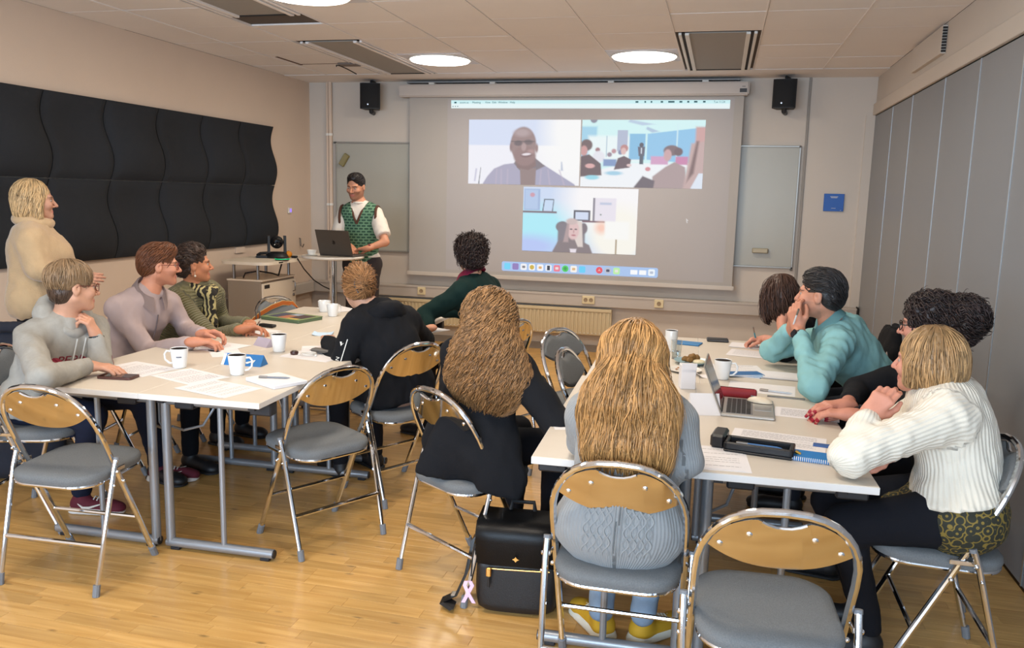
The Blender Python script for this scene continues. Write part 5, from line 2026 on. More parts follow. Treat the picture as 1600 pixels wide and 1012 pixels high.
def nets(fn, lo, hi, h):
    n = (np.ceil((hi - lo) / h / 4).astype(int)) * 4
    nc = n // 4 + 1
    g = np.stack(np.meshgrid(*[lo[i] + np.arange(nc[i]) * 4 * h for i in range(3)], indexing='ij'), -1).reshape(-1, 3)
    dc = fn(g).reshape(nc)
    m = np.abs(dc)
    blk = np.minimum.reduce([m[a:a + nc[0] - 1, b:b + nc[1] - 1, c:c + nc[2] - 1] for a in (0, 1) for b in (0, 1) for c in (0, 1)]) < 4.6 * h
    sg = dc[:-1, :-1, :-1]
    D = np.where(sg > 0, 1.0, -1.0).astype(np.float32).repeat(4, 0).repeat(4, 1).repeat(4, 2)
    D = np.pad(D, ((0, 1), (0, 1), (0, 1)), mode='edge')
    mk = np.zeros(n + 1, bool)
    f = blk.repeat(4, 0).repeat(4, 1).repeat(4, 2)
    for a in (0, 1):
        for b in (0, 1):
            for c in (0, 1):
                mk[a:a + n[0], b:b + n[1], c:c + n[2]] |= f
    idx = np.argwhere(mk)
    D[mk] = fn(lo + idx * h)
    s = D < 0
    c0 = s[:-1, :-1, :-1]
    mixed = np.zeros(c0.shape, bool)
    for a in (0, 1):
        for b in (0, 1):
            for c in (0, 1):
                mixed |= s[a:a + n[0], b:b + n[1], c:c + n[2]] != c0
    mixed &= f
    cells = np.argwhere(mixed)
    vid = np.full(c0.shape, -1, np.int32)
    vid[mixed] = np.arange(len(cells))
    acc = np.zeros((len(cells), 3))
    cnt = np.zeros(len(cells))
    i, j, k = cells.T
    for ax in range(3):
        o1, o2 = [x for x in range(3) if x != ax]
        for a in (0, 1):
            for b in (0, 1):
                off = [0, 0, 0]
                off[o1] = a
                off[o2] = b
                p0 = D[i + off[0], j + off[1], k + off[2]]
                off2 = list(off)
                off2[ax] = 1
                p1 = D[i + off2[0], j + off2[1], k + off2[2]]
                cr_ = (p0 < 0) != (p1 < 0)
                t = np.where(cr_, p0 / np.where(p0 == p1, 1, p0 - p1), 0)
                pt = np.tile(np.array(off, float), (len(cells), 1))
                pt[:, ax] = t
                acc += pt * cr_[:, None]
                cnt += cr_
    V_ = lo + (cells + acc / np.maximum(cnt, 1)[:, None]) * h
    F_ = []
    for ax in range(3):
        o1, o2 = [(1, 2), (2, 0), (0, 1)][ax]
        sl0 = [slice(0, None)] * 3
        sl0[ax] = slice(0, -1)
        sl1 = [slice(0, None)] * 3
        sl1[ax] = slice(1, None)
        A0, A1 = s[tuple(sl0)], s[tuple(sl1)]
        e = np.argwhere(A0 != A1)
        ok = (e[:, o1] > 0) & (e[:, o2] > 0) & (e[:, o1] < n[o1]) & (e[:, o2] < n[o2])
        e = e[ok]
        q = []
        for (a, b) in ((-1, -1), (0, -1), (0, 0), (-1, 0)):
            c = e.copy()
            c[:, o1] += a
            c[:, o2] += b
            q.append(vid[c[:, 0], c[:, 1], c[:, 2]])
        q = np.stack(q, 1)
        flip = ~A0[e[:, 0], e[:, 1], e[:, 2]]
        q[flip] = q[flip][:, ::-1]
        q = q[(q >= 0).all(1)]
        F_.append(q)
    return V_, np.concatenate(F_) if F_ else np.zeros((0, 4), int)


def wob(P, wl, seed, n=4):
    r_ = np.random.RandomState(seed)
    out = 0
    for _ in range(n):
        d = nrm(r_.normal(size=3))
        d2 = nrm(r_.normal(size=3))
        w = wl * r_.uniform(0.6, 1.6)
        out = out + np.sin(P @ d * (2 * pi / w) + r_.uniform(0, 6) + 1.3 * np.sin(P @ d2 * (2 * pi / (w * 2.3))))
    return out / n


class Head:
    def __init__(s, c, yaw, pitch=0, roll=0, k=1.0):
        y, p, r = radians(yaw), radians(pitch), radians(roll)
        f = A((cos(y) * cos(p), sin(y) * cos(p), sin(p)))
        rt = A((sin(y), -cos(y), 0))
        u = np.cross(rt, f)
        s.r = rt * cos(r) + u * sin(r)
        s.u = -rt * sin(r) + u * cos(r)
        s.f = f
        s.c = A(c)
        s.k = k
        s.R = np.stack([s.r, s.f, s.u], 1)      # columns

    def w(s, x, y=None, z=None):
        q = A(x if y is None else (x, y, z)) * s.k
        return s.c + s.R @ q

    def W(s, Q):
        return s.c + (A(Q) * s.k) @ s.R.T

    def mat(s):
        M = Matrix.Identity(4)
        for i in range(3):
            for j in range(3):
                M[i][j] = float(s.R[i, j] * s.k)
            M[i][3] = float(s.c[i])
        return M


def head_prims(nose=1.0, jaw=1.0, fat=1.0):
    p = [ELL((0, -0.012, 0.03), (0.074, 0.094, 0.086), k=0.02),
         ELL((0, 0.030, -0.032), (0.056 * fat, 0.058, 0.072), k=0.035),
         CONE((-0.050 * jaw, -0.005, -0.052), (-0.014, 0.064, -0.089), 0.020, 0.015, 0.03),
         CONE((0.050 * jaw, -0.005, -0.052), (0.014, 0.064, -0.089), 0.020, 0.015, 0.03),
         ELL((0, 0.074, -0.091), (0.018, 0.015, 0.014), k=0.02),
         ELL((-0.038, 0.062, -0.026), (0.024 * fat, 0.024, 0.022), k=0.02),
         ELL((0.038, 0.062, -0.026), (0.024 * fat, 0.024, 0.022), k=0.02),
         CONE((-0.040, 0.074, 0.020), (-0.012, 0.086, 0.017), 0.008, 0.008, 0.016),
         CONE((0.040, 0.074, 0.020), (0.012, 0.086, 0.017), 0.008, 0.008, 0.016),
         CONE((0, 0.088, 0.006), (0, 0.088 + 0.022 * nose, -0.030), 0.007, 0.0105, 0.010),
         ELL((-0.012, 0.094, -0.035), (0.008, 0.010, 0.007), k=0.006),
         ELL((0.012, 0.094, -0.035), (0.008, 0.010, 0.007), k=0.006),
         CONE((-0.016, 0.083, -0.0585), (0.016, 0.083, -0.0585), 0.0062, 0.0062, 0.008),
         CONE((-0.014, 0.083, -0.0685), (0.014, 0.083, -0.0685), 0.0072, 0.0072, 0.008),
         ELL((-0.076, -0.008, -0.008), (0.008, 0.019, 0.031), k=0.008),
         ELL((0.076, -0.008, -0.008), (0.008, 0.019, 0.031), k=0.008)]
    sb = [ELL((-0.031, 0.098, 0.0), (0.017, 0.014, 0.011), k=0.014), ELL((0.031, 0.098, 0.0), (0.017, 0.014, 0.011), k=0.014),
          CONE((-0.02, 0.094, -0.0635), (0.02, 0.094, -0.0635), 0.0022, 0.0022, 0.003),
          ELL((-0.086, -0.002, -0.004), (0.008, 0.008, 0.014), k=0.004), ELL((0.086, -0.002, -0.004), (0.008, 0.008, 0.014), k=0.004)]
    return p, sb


def hand_geo(wr, d, pn, side, curl=0.35, sc=1.0, thumb=0.5, spread=1.0):
    """prims in world for a hand; d = finger direction, pn = the way the palm faces"""
    Yv = nrm(d)
    Zv = nrm(-A(pn) + Yv * (A(pn) @ Yv))
    Xv = np.cross(Yv, Zv)
    T = -side          # thumb side on X

    def w(x, y, z):
        return A(wr) + sc * (Xv * x * T + Yv * y + Zv * z)
    p = [ECAP(w(0, -0.02, 0), w(0, 0.02, 0), 0.027 * sc, 0.033 * sc, Zv, 0.70, 0.02)]
    xs_ = (0.029, 0.010, -0.009, -0.027)
    for i, x in enumerate(xs_):
        p.append(CONE(w(x * 0.55, 0.02, 0), w(x, 0.082 - 0.004 * abs(i - 1), 0.002), 0.0135 * sc, 0.0115 * sc, 0.014))
    for i, x in enumerate(xs_):
        q = A((x, 0.082 - 0.004 * abs(i - 1), 0.002))
        ang = 0
        ls = [(0.042, 0.026, 0.022), (0.046, 0.030, 0.023), (0.043, 0.028, 0.022), (0.034, 0.021, 0.019)][i]
        cv = curl * (0.85 + 0.12 * i)
        rr_ = [0.0095, 0.0088, 0.0080, 0.0068]
        sx = x * 0.10 * spread
        for j in range(3):
            ang += cv * (0.9, 1.15, 0.8)[j]
            v = A((sx, cos(ang), -sin(ang)))
            q2 = q + v * ls[j]
            p.append(CONE(w(*q), w(*q2), rr_[j] * sc, rr_[j + 1] * sc, 0.004))
            q = q2
    q0, q1 = A((0.018, 0.014, -0.006)), A((0.044, 0.044, -0.014 - 0.01 * thumb))
    q2 = q1 + 0.034 * nrm((0.45 - 0.7 * thumb, 0.85, -0.15 - 0.5 * thumb))
    q3 = q2 + 0.026 * nrm((0.2 - 0.9 * thumb, 0.9, -0.1 - 0.6 * thumb))
    p += [CONE(w(*q0), w(*q1), 0.016 * sc, 0.0125 * sc, 0.012), CONE(w(*q1), w(*q2), 0.0115 * sc, 0.0098 * sc, 0.006), CONE(w(*q2), w(*q3), 0.0095 * sc, 0.0078 * sc, 0.004)]
    return p


def cat_mesh(parts):
    V_, F_, C_ = [], [], []
    o = 0
    for v, f, c in parts:
        if len(v) == 0:
            continue
        V_.append(v)
        F_.append(f + o)
        C_.append(c)
        o += len(v)
    return np.concatenate(V_), np.concatenate(F_), np.concatenate(C_)


M_skin = mat('skin', (200, 150, 120), 0.5, attr='Col', var=0.05, vscale=40, bump=0.0003, bscale=400, spec=0.35)
M_eye = mat('eye_white', (168, 156, 148), 0.5)
M_iris = mat('iris_dark', (40, 30, 24), 0.1)


def face_colors(Q, skin, brow, lips=(176, 96, 90), beard=None, blush=0.15):
    C = np.tile(np.append(lin(skin), 1.0), (len(Q), 1))
    x, y, z = Q.T

    def mix(m, c, a=1.0):
        m = np.clip(m, 0, 1)[:, None] * a
        C[:, :3] = C[:, :3] * (1 - m) + lin(c) * m
    mix(1.3 - np.sqrt(((np.abs(x) - 0.042) / 0.026) ** 2 + ((z + 0.028) / 0.024) ** 2 + ((y - 0.065) / 0.05) ** 2), (200, 118, 100), blush)
    mix(1.3 - np.sqrt((x / 0.016) ** 2 + ((z + 0.032) / 0.014) ** 2 + ((y - 0.108) / 0.014) ** 2), (206, 110, 96), blush)
    if beard:
        m = ((z < -0.028 - 0.0 * x) & (y > -0.02) & (z > -0.125)) * np.clip((-0.022 - z + 0.25 * np.abs(x)) / 0.02, 0, 1)
        m = m * np.where((np.abs(x) < 0.02) & (z > -0.072) & (z < -0.055), 0.2, 1)
        mix(m, beard, 0.45)
    mix((1.25 - np.sqrt((x / 0.023) ** 2 + ((z + 0.0635) / 0.0105) ** 2)) * 4 * (y > 0.07), lips, 0.8)
    bz_ = 0.020 - (np.abs(x) - 0.03) ** 2 * 8
    mix((1.2 - np.sqrt(((np.abs(x) - 0.031) / 0.020) ** 2 + ((z - bz_) / 0.0045) ** 2)) * 4 * (y > 0.06), brow, 0.85)
    mix((1.2 - np.sqrt(((np.abs(x) - 0.031) / 0.015) ** 2 + ((z - 0.009) / 0.003) ** 2)) * 3 * (y > 0.06), (60, 42, 36), 0.6)
    return C


M_SK = {}
GARM = {}


def garment(name, prims, h, m, root, base, folds=0.004, fwl=0.10, seed=1, subs=(), axes=(), clip=None, detail=None):
    def fn(P):
        d = sdf(prims, P, subs)
        if folds:
            d = d + folds * wob(P, fwl, seed) + folds * 0.5 * wob(P, fwl * 0.45, seed + 9)
        if detail:
            d = d + detail(P)
        if clip is not None:
            for (o, n_) in clip:
                d = np.maximum(d, (P - A(o)) @ nrm(n_))
        return d
    lo, hi = bounds(prims)
    V_, F_ = nets(fn, lo, hi, h)
    o = mesh_np(name, V_ - base, F_, m, root)
    if axes:
        best = np.full(len(V_), 1e9)
        sec = np.full(len(V_), 1e9)
        ru, rv = np.zeros(len(V_)), np.zeros(len(V_))
        for (a, b, ref, rad) in axes:
            a, b = A(a), A(b)
            ab = b - a
            L_ = np.linalg.norm(ab)
            u = ab / L_
            s_ = (V_ - a) @ u
            sc_ = np.clip(s_, 0, L_)
            q = V_ - a - sc_[:, None] * u
            dd = np.sqrt((q * q).sum(1)) - rad
            r1 = nrm(A(ref) - u * (A(ref) @ u))
            r2 = np.cross(u, r1)
            an = np.arctan2(q @ r2, q @ r1) * rad
            m_ = dd < best
            sec = np.where(m_, best, np.minimum(sec, dd))
            best = np.where(m_, dd, best)
            ru = np.where(m_, an, ru)
            rv = np.where(m_, s_, rv)
        at_ = o.data.attributes.new('rib', 'FLOAT_VECTOR', 'POINT')
        at_.data.foreach_set('vector', np.stack([ru, rv, np.clip((sec - best) / 0.03, 0, 1)], 1).astype(np.float32).ravel())
    return o


def rib_mat(name, rgb, axis, period, dist, rough=0.9, var=0.03, second=None, tone=0.0):
    """knit with ribs that follow the 'rib' attribute (0 = lengthwise ribs, 1 = rings)"""
    if name in MATS:
        return MATS[name]
    m = mat(name, rgb, rough, var=var, vscale=25, spec=0.2, sheen=0.2)
    nt = m.node_tree
    N, L = nt.nodes, nt.links
    at_ = N.new('ShaderNodeAttribute')
    at_.attribute_name = 'rib'
    sp = N.new('ShaderNodeSeparateXYZ')
    L.new(at_.outputs['Vector'], sp.inputs[0])
    mu = N.new('ShaderNodeMath')
    mu.operation = 'MULTIPLY'
    mu.inputs[1].default_value = 2 * pi / period
    L.new(sp.outputs[axis], mu.inputs[0])
    si = N.new('ShaderNodeMath')
    si.operation = 'SINE'
    L.new(mu.outputs[0], si.inputs[0])
    nz = N.new('ShaderNodeTexNoise')
    nz.inputs['Scale'].default_value = 350
    tc = N.new('ShaderNodeTexCoord')
    L.new(tc.outputs['Object'], nz.inputs['Vector'])
    ml = N.new('ShaderNodeMath')
    ml.operation = 'MULTIPLY'
    L.new(si.outputs[0], ml.inputs[0])
    L.new(sp.outputs[2], ml.inputs[1])
    ad = N.new('ShaderNodeMath')
    ad.operation = 'ADD'
    L.new(ml.outputs[0], ad.inputs[0])
    L.new(nz.outputs['Fac'], ad.inputs[1])
    bp = N.new('ShaderNodeBump')
    bp.inputs['Distance'].default_value = dist
    L.new(ad.outputs[0], bp.inputs['Height'])
    L.new(bp.outputs[0], N['Principled BSDF'].inputs['Normal'])
    return m


def hair_mat(name, rgb, var=0.3, rough=0.42, var2=0.25):
    m = mat(name, rgb, rough, island=var, var=var2 * 0.4, vscale=30, spec=0.4, bump=0.0015, bscale=160)
    return m


def strand_tubes(PT, G, r, taper=True):
    """PT (N,S,3) points, G (N,S,3) side vectors"""
    N_, S_, _ = PT.shape
    T = np.gradient(PT, axis=1)
    T /= np.linalg.norm(T, axis=2, keepdims=True) + 1e-9
    Sd = np.cross(T, G)
    Sd /= np.linalg.norm(Sd, axis=2, keepdims=True) + 1e-9
    Nn = np.cross(Sd, T)
    s = np.linspace(0, 1, S_)[None, :, None]
    rr_ = np.asarray(r).reshape(-1, 1, 1) * ((1 - 0.75 * s ** 3) if taper else 1) * np.minimum(1, 0.3 + 4 * s)
    V_ = np.stack([PT + Sd * rr_ * 1.3, PT + Nn * rr_ * 0.9, PT - Sd * rr_ * 1.3], 2).reshape(-1, 3)
    b = (np.arange(N_)[:, None] * S_ + np.arange(S_ - 1)[None]).reshape(-1, 1) * 3
    F_ = np.concatenate([np.stack([b[:, 0] + k, b[:, 0] + (k + 1) % 3, b[:, 0] + 3 + (k + 1) % 3, b[:, 0] + 3 + k], 1) for k in range(3)])
    return V_, F_


def hair(name, H, env, cut, m, root, base, h=0.006, n=500, length=0.14, dirf=None, wave=(0.0, 10), frizz=0.0, r=0.0022, seg=12,
         lift=0.001, seed=1, rootf=None, relief=0.0, bumpw=0.03, lenj=0.4, wlift=0.0):
    """env / cut are prims in the head frame; strands flow over the surface of env"""
    r_ = np.random.RandomState(seed)

    def fe(P):
        return sdf(env, P)

    def fb(P):
        d = sdf(env, P, cut)
        if relief:
            d = d + relief * wob(P, bumpw, seed + 3)
        return d
    lo, hi = bounds(env)
    V_, F_ = nets(fb, lo, hi, h)
    parts = [(H.W(V_) - base, F_, np.zeros((len(V_), 1)))]
    if n:
        on = np.abs(fe(V_)) < max(0.004, relief * 1.5)
        if rootf:
            on &= rootf(V_)
        cand = V_[on]
        if len(cand):
            p = cand[r_.randint(0, len(cand), n)] + r_.normal(size=(n, 3)) * 0.003
            ln = length * (1 - lenj * r_.rand(n))
            step = ln / seg
            pts, gs = [], []
            ph = r_.uniform(0, 6.28, n)
            jd = r_.normal(size=(n, 3)) * 0.25
            e3 = 0.002
            for i in range(seg + 1):
                d0 = fe(p)
                g = np.stack([fe(p + A(v)) - d0 for v in ((e3, 0, 0), (0, e3, 0), (0, 0, e3))], 1)
                g /= np.linalg.norm(g, axis=1, keepdims=True) + 1e-9
                p = p - (d0 - lift)[:, None] * g * 0.7
                pts.append(p.copy())
                gs.append(g)
                d = dirf(p) + jd * 0.5
                d = d - (d * g).sum(1)[:, None] * g
                d /= np.linalg.norm(d, axis=1, keepdims=True) + 1e-9
                p = p + d * step[:, None]
            PT, G = np.stack(pts, 1), np.stack(gs, 1)
            # drop strands that wandered into the face opening
            if cut:
                bad = (sdf(cut, PT.reshape(-1, 3)).reshape(n, -1) < 0.003).any(1)
                PT, G, ph = PT[~bad], G[~bad], ph[~bad]
            T = np.gradient(PT, axis=1)
            T /= np.linalg.norm(T, axis=2, keepdims=True) + 1e-9
            Sd = np.cross(T, G)
            s = np.linspace(0, 1, PT.shape[1])[None, :, None]
            if wave[0]:
                fq = wave[1] * r_.uniform(0.75, 1.3, len(PT))[:, None, None]
                PT = PT + Sd * wave[0] * np.sin(fq * s * 2 * pi * length + ph[:, None, None]) * np.minimum(1, 4 * s) + \
                    G * (wave[0] * 0.7 * np.cos(fq * s * 2 * pi * length + ph[:, None, None]) + wlift) * np.minimum(1, 4 * s)
            if frizz:
                PT = PT + (r_.normal(size=(len(PT), 1, 3)) * frizz * s ** 1.5) + np.abs(r_.normal(size=(len(PT), 1, 1))) * G * frizz * s
            vv, ff = strand_tubes(PT, G, r * r_.uniform(0.6, 1.3, len(PT)))
            parts.append((H.W(vv) - base, ff, np.zeros((len(vv), 1))))
    V2, F2, _ = cat_mesh(parts)
    return mesh_np(name, V2, F2, m, root)


def shoe(root, base, ank, yaw, m, msole, L_=0.26, sneaker=True, swoosh=False, pitch=0.0, zf=0.0):
    f = A((cos(yaw), sin(yaw), 0))
    rt = A((sin(yaw), -cos(yaw), 0))
    heel = A((ank[0], ank[1], zf)) - f * 0.05

    def w(x, y, z):
        return heel + f * y + rt * x + A((0, 0, z))
    p = [CONE(w(0, 0.035, 0.035), w(0.004, 0.19, 0.028), 0.036, 0.040, 0.03), ELL(w(0.004, L_ - 0.055, 0.028), (0.044, 0.055, 0.032), np.stack([rt, f, (0, 0, 1)], 1), 0.02),
         CONE(w(0, 0.04, 0.05), w(0, 0.055, 0.10), 0.038, 0.036, 0.03)]
    V_, F_ = nets(lambda P: np.maximum(sdf(p, P), -(P[:, 2] - zf - 0.012)), *bounds(p), 0.007)
    e = mesh_np('shoe', V_ - base, F_, m, root)
    q = [CONE(w(0, 0.03, 0.0), w(0.004, L_ - 0.055, 0.0), 0.047, 0.050, 0.02)]
    V_, F_ = nets(lambda P: np.maximum(np.maximum(sdf(q, P), -(P[:, 2] - zf - 0.001)), P[:, 2] - zf - (0.034 if sneaker else 0.014)), *bounds(q), 0.006)
    mesh_np('sole', V_ - base, F_, msole, e)
    if sneaker:
        bm = B()
        for k in range(4):
            a_, b_ = w(-0.018, 0.12 + k * 0.016, 0.073 - k * 0.005), w(0.02, 0.12 + k * 0.016, 0.073 - k * 0.005)
            tube(bm, [a_ - base, (a_ + b_) / 2 - base + A((0, 0, 0.008)), b_ - base], 0.0035, 6)
        fin('laces', bm, msole, e)
    if swoosh:
        for s in (-1, 1):
            bm = B()
            pts = [w(s * 0.041, 0.05, 0.055), w(s * 0.043, 0.075, 0.036), w(s * 0.0445, 0.11, 0.038), w(s * 0.045, 0.15, 0.052), w(s * 0.042, 0.185, 0.062)]
            tube(bm, [x - base for x in pts], 0.004, 6, radii=[0.002, 0.006, 0.006, 0.004, 0.001])
            fin('side_stripe', bm, M_white, e)
    return e


def glasses(H, root, base, m, r=0.021, thick=0.0016, name='glasses'):
    Mb = Matrix.Translation([-x for x in base]) @ H.mat()
    bm = B()
    for s in (-1, 1):
        tube(bm, [(s * 0.032 + r * 1.15 * cos(a_ * pi / 10), 0.101 - 0.004 * abs(cos(a_ * pi / 10)), r * 0.85 * sin(a_ * pi / 10)) for a_ in range(20)], thick, 6, closed=True)
        tube(bm, [(s * (0.032 + r * 1.15), 0.098, 0.006), (s * 0.073, 0.075, 0.006), (s * 0.079, 0.0, 0.006), (s * 0.081, -0.015, -0.01)], thick, 6)
    tube(bm, [(-0.009, 0.102, 0.004), (0, 0.105, 0.007), (0.009, 0.102, 0.004)], thick, 6)
    bmesh.ops.transform(bm, matrix=Mb, verts=bm.verts)
    return fin(name, bm, m, root)


def band(root, base, a, b, t, r, w_, m, face=None, name='wrist_watch', fm=None):
    """band around the limb a->b at fraction t"""
    a, b = A(a), A(b)
    c = a + (b - a) * t
    u = nrm(b - a)
    x = nrm(np.cross(u, (0.3, 0.2, 1)))
    y = np.cross(u, x)
    bm = B()
    n = 24
    rings = []
    for (rr_, s) in ((r, -w_), (r + 0.004, -w_), (r + 0.004, w_), (r, w_)):
        rings.append([bm.verts.new(c - base + u * s + x * rr_ * cos(2 * pi * k / n) + y * rr_ * sin(2 * pi * k / n)) for k in range(n)])
    for i in range(4):
        p, q = rings[i], rings[(i + 1) % 4]
        for k in range(n):
            bm.faces.new((p[k], p[(k + 1) % n], q[(k + 1) % n], q[k]))
    o = fin(name, bm, m, root)
    if face is not None:
        f = nrm(face)
        f = nrm(f - u * (f @ u))
        cc = c + f * (r + 0.006) - base
        s_ = np.cross(u, f)
        M = Matrix([[*(float(q) for q in (s_[i], u[i], f[i], cc[i]))] for i in range(3)] + [[0, 0, 0, 1]])
        bm = B()
        prism(bm, rrect(0.034, 0.038, 0.009), -0.005, 0.005, M)
        fin('watch_face', bm, fm or mat('phone_glass', (24, 24, 30), 0.08), o)
    return o


def drape(o, target, direction, off=0.002):
    """drop the vertices of o along direction on to target"""
    from mathutils.bvhtree import BVHTree
    me = target.data
    bvh = BVHTree.FromPolygons([v.co for v in me.vertices], [tuple(p.vertices) for p in me.polygons])
    d = Vector(direction).normalized()
    for v in o.data.vertices:
        hit = bvh.ray_cast(v.co - d * 0.25, d, 0.6)
        if hit[0] is not None:
            v.co = hit[0] - d * off + (v.co - v.co)
    return o


def snap(pts, target, base, direction, off=0.004):
    from mathutils.bvhtree import BVHTree
    bvh = BVHTree.FromPolygons([v.co for v in target.data.vertices], [tuple(q.vertices) for q in target.data.polygons])
    d = Vector(direction).normalized()
    out = []
    for q in pts:
        q = Vector(q - base)
        hit = bvh.ray_cast(q - d * 0.4, d, 0.8)
        out.append(hit[0] - d * off if hit[0] is not None else q)
    return out


def neck_ring(c, r, w, u, ra, rb, back, front, drop, n=12, k=0.03):
    """thick at the back, thin and lower in front"""
    pts, rr_ = [], []
    for i in range(n + 1):
        a_ = 2 * pi * i / n
        f = (1 - cos(a_)) / 2          # 0 back .. 1 front
        pts.append(c - w * cos(a_) * rb + r * sin(a_) * ra + u * (-drop * f))
        rr_.append(back + (front - back) * f)
    return [CONE(pts[i], pts[i + 1], rr_[i], rr_[i + 1], k) for i in range(n)]


def shirt_collar(p, m, z=0.085, ra=0.074, op=38, point=0.045, fall=0.042):
    S, u, w, r, b_ = p['S'], p['u'], p['w'], p['r'], p['base']
    bm = B()
    rows = []
    n = 20
    for i in range(n + 1):
        t = 2 * i / n - 1
        a_ = radians(t * (180 - op / 2))
        e_ = abs(t) ** 4
        d = -w * cos(a_) + r * sin(a_)
        cc = S + u * (z - 0.035 * (1 - cos(a_)) * 0.9) + w * 0.012
        q = [cc + d * (ra - 0.004) - u * 0.01, cc + d * ra + u * 0.022, cc + d * (ra + 0.010) + u * 0.022,
             cc + d * (ra + 0.026 + 0.014 * e_) + u * (-fall + 0.022 - point * e_ * 0.6) + (w * 0.02 * e_)]
        rows.append([bm.verts.new(x - b_) for x in q])
    for x, y in zip(rows, rows[1:]):
        for k in range(3):
            bm.faces.new((x[k], y[k], y[k + 1], x[k + 1]))
    bmesh.ops.solidify(bm, geom=bm.faces[:], thickness=0.003)
    return fin('collar', bm, m, p['root'], smooth=1.2)


def figure(name, label, P, S, yaw, head, arms, legs=None, sw=0.165, skin=(205, 158, 132), brow=(90, 66, 50), top=None, bottom=None,
           shoes=None, h=0.012, hh=0.0048, inf=0.016, sleeve=(1, 1), lips=(178, 98, 92), beard=None, hfat=1.0, nose=1.0, folds=0.004,
           hands=('L', 'R'), topextra=(), chest=1.0, hip=1.0, hem=0.02, base=None, neckr=0.052, seated=True, fingers=None, nails=None, topname='top',
           extra_axes=(), belly=0.0, shrug=0.0):
    P, S = A(P), A(S)
    skin = (skin[0] * 0.95, skin[1] * 0.94, skin[2] * 0.91)
    base = A((P[0], P[1], 0)) if base is None else A(base)
    root = empty('person', tuple(base), 0, label, 'person')
    y_ = radians(yaw)
    w = A((cos(y_), sin(y_), 0))
    r = A((sin(y_), -cos(y_), 0))
    u = nrm(S - P)
    Lt = np.linalg.norm(S - P)
    wf = nrm(w - u * (w @ u))
    Mid = (P + S) / 2 - wf * (0.025 if seated else 0.0)
    H = Head(*head)
    nb = S + u * (0.015 + shrug) + wf * 0.0
    sk = [ECAP(P - r * 0.07 * hip, P + r * 0.07 * hip, 0.092, 0.092, u, 0.95, 0.06), ECAP(P, Mid, 0.115, 0.112, wf, 0.74, 0.06),
          ECAP(Mid, S - u * 0.10, 0.120, 0.145 * chest, wf, 0.68, 0.06), CONE(S - r * (sw - 0.04) - u * 0.02, S + r * (sw - 0.04) - u * 0.02, 0.050, 0.050, 0.06),
          CONE(S - r * 0.07 - u * 0.0, nb + u * 0.03, 0.045, 0.045, 0.05), CONE(S + r * 0.07, nb + u * 0.03, 0.045, 0.045, 0.05)]
    if belly:
        sk.append(ELL(P + u * Lt * 0.35 + wf * 0.05, (0.13, 0.12, 0.15), k=0.06))
    neck_top = H.w(0, -0.018, -0.055)
    neck = CONE(nb - u * 0.03, neck_top, neckr + 0.006, neckr, 0.03)
    arm_g, sk_arm = [], []
    res = {'root': root, 'base': base, 'H': H, 'r': r, 'w': wf, 'u': u, 'S': S, 'P': P, 'Mid': Mid}
    hp = []
    axes = [(P - u * 0.1, S + u * 0.1, w, 0.15)]
    for sd, key in ((-1, 'L'), (1, 'R')):
        if key not in arms:
            continue
        el, wr, hd = A(arms[key][0]), A(arms[key][1]), arms[key][2]
        sh = S + r * sd * sw - u * 0.03
        sk_arm += [CONE(sh, el, 0.047, 0.038, 0.05), CONE(el, wr, 0.038, 0.026, 0.015)]
        sl = sleeve[0 if sd < 0 else 1]
        ai = inf
        el_ = el if sl > 0 else sh + (el - sh) * 0.7
        arm_g.append(CONE(sh - u * 0.005, el_, 0.050 + ai * 0.6, 0.040 + ai * 0.6, 0.05))
        if sl > 0:
            e2 = el + (wr - el) * sl * 0.93
            arm_g.append(CONE(el, e2, 0.038 + ai * 0.6, 0.028 + ai * 0.5, 0.02))
            arm_g.append(CYL(el + (wr - el) * (sl * 0.93 - 0.12), el + (wr - el) * (sl * 0.93 + 0.04), 0.030 + ai * 0.4))
        axes += [(sh, el, (0, 0, 1) if abs(nrm(el - sh)[2]) < 0.8 else w, 0.06), (el, wr, (0, 0, 1) if abs(nrm(wr - el)[2]) < 0.8 else w, 0.045)]
        if key in hands and hd is not None:
            hg = hand_geo(wr, hd[0], hd[1], sd, *(hd[2:] if len(hd) > 2 else ()))
            hp.append([CONE(el + (wr - el) * 0.75, wr, 0.030, 0.0255, 0.01)] + hg)
        res[key] = (sh, el, wr)
    # body: coarse trunk and limbs, finer head and hands, one mesh
    hips = [P - r * 0.085 * hip - u * 0.0, P + r * 0.085 * hip]
    lg = []
    leg_g = []
    feet = []
    for i, key in enumerate(('L', 'R')):
        hpnt = hips[i]
        if legs and key in legs:
            kn, an, fy = A(legs[key][0]), A(legs[key][1]), radians(legs[key][2])
        elif seated:
            kn = A((hpnt[0], hpnt[1], 0.53)) + w * 0.40 + r * (-0.03 if i == 0 else 0.03)
            an = A((kn[0], kn[1], 0.10)) - w * 0.02
            fy = y_
        else:
            kn = A((hpnt[0], hpnt[1], 0.50)) + w * 0.01
            an = A((hpnt[0], hpnt[1], 0.09))
            fy = y_
        lg += [CONE(hpnt, kn, 0.078, 0.054, 0.05), CONE(kn, an, 0.052, 0.033, 0.02)]
        leg_g += [CONE(hpnt, kn, 0.088 * hip, 0.066, 0.05), CONE(kn, an + A((0, 0, 0.0)), 0.062, 0.046, 0.03)]
        feet.append((an, fy))
    skc = A(np.append(lin(skin), 1.0))
    parts = []
    allp = sk + [neck] + sk_arm + lg
    V_, F_ = nets(lambda Q: sdf(allp, Q), *bounds(allp), 0.016)
    parts.append((V_ - base, F_, np.tile(skc, (len(V_), 1))))
    hp_, hs_ = head_prims(nose, 1.0, hfat)
    nl = H.R.T @ ((nb - u * 0.06) - H.c) / H.k
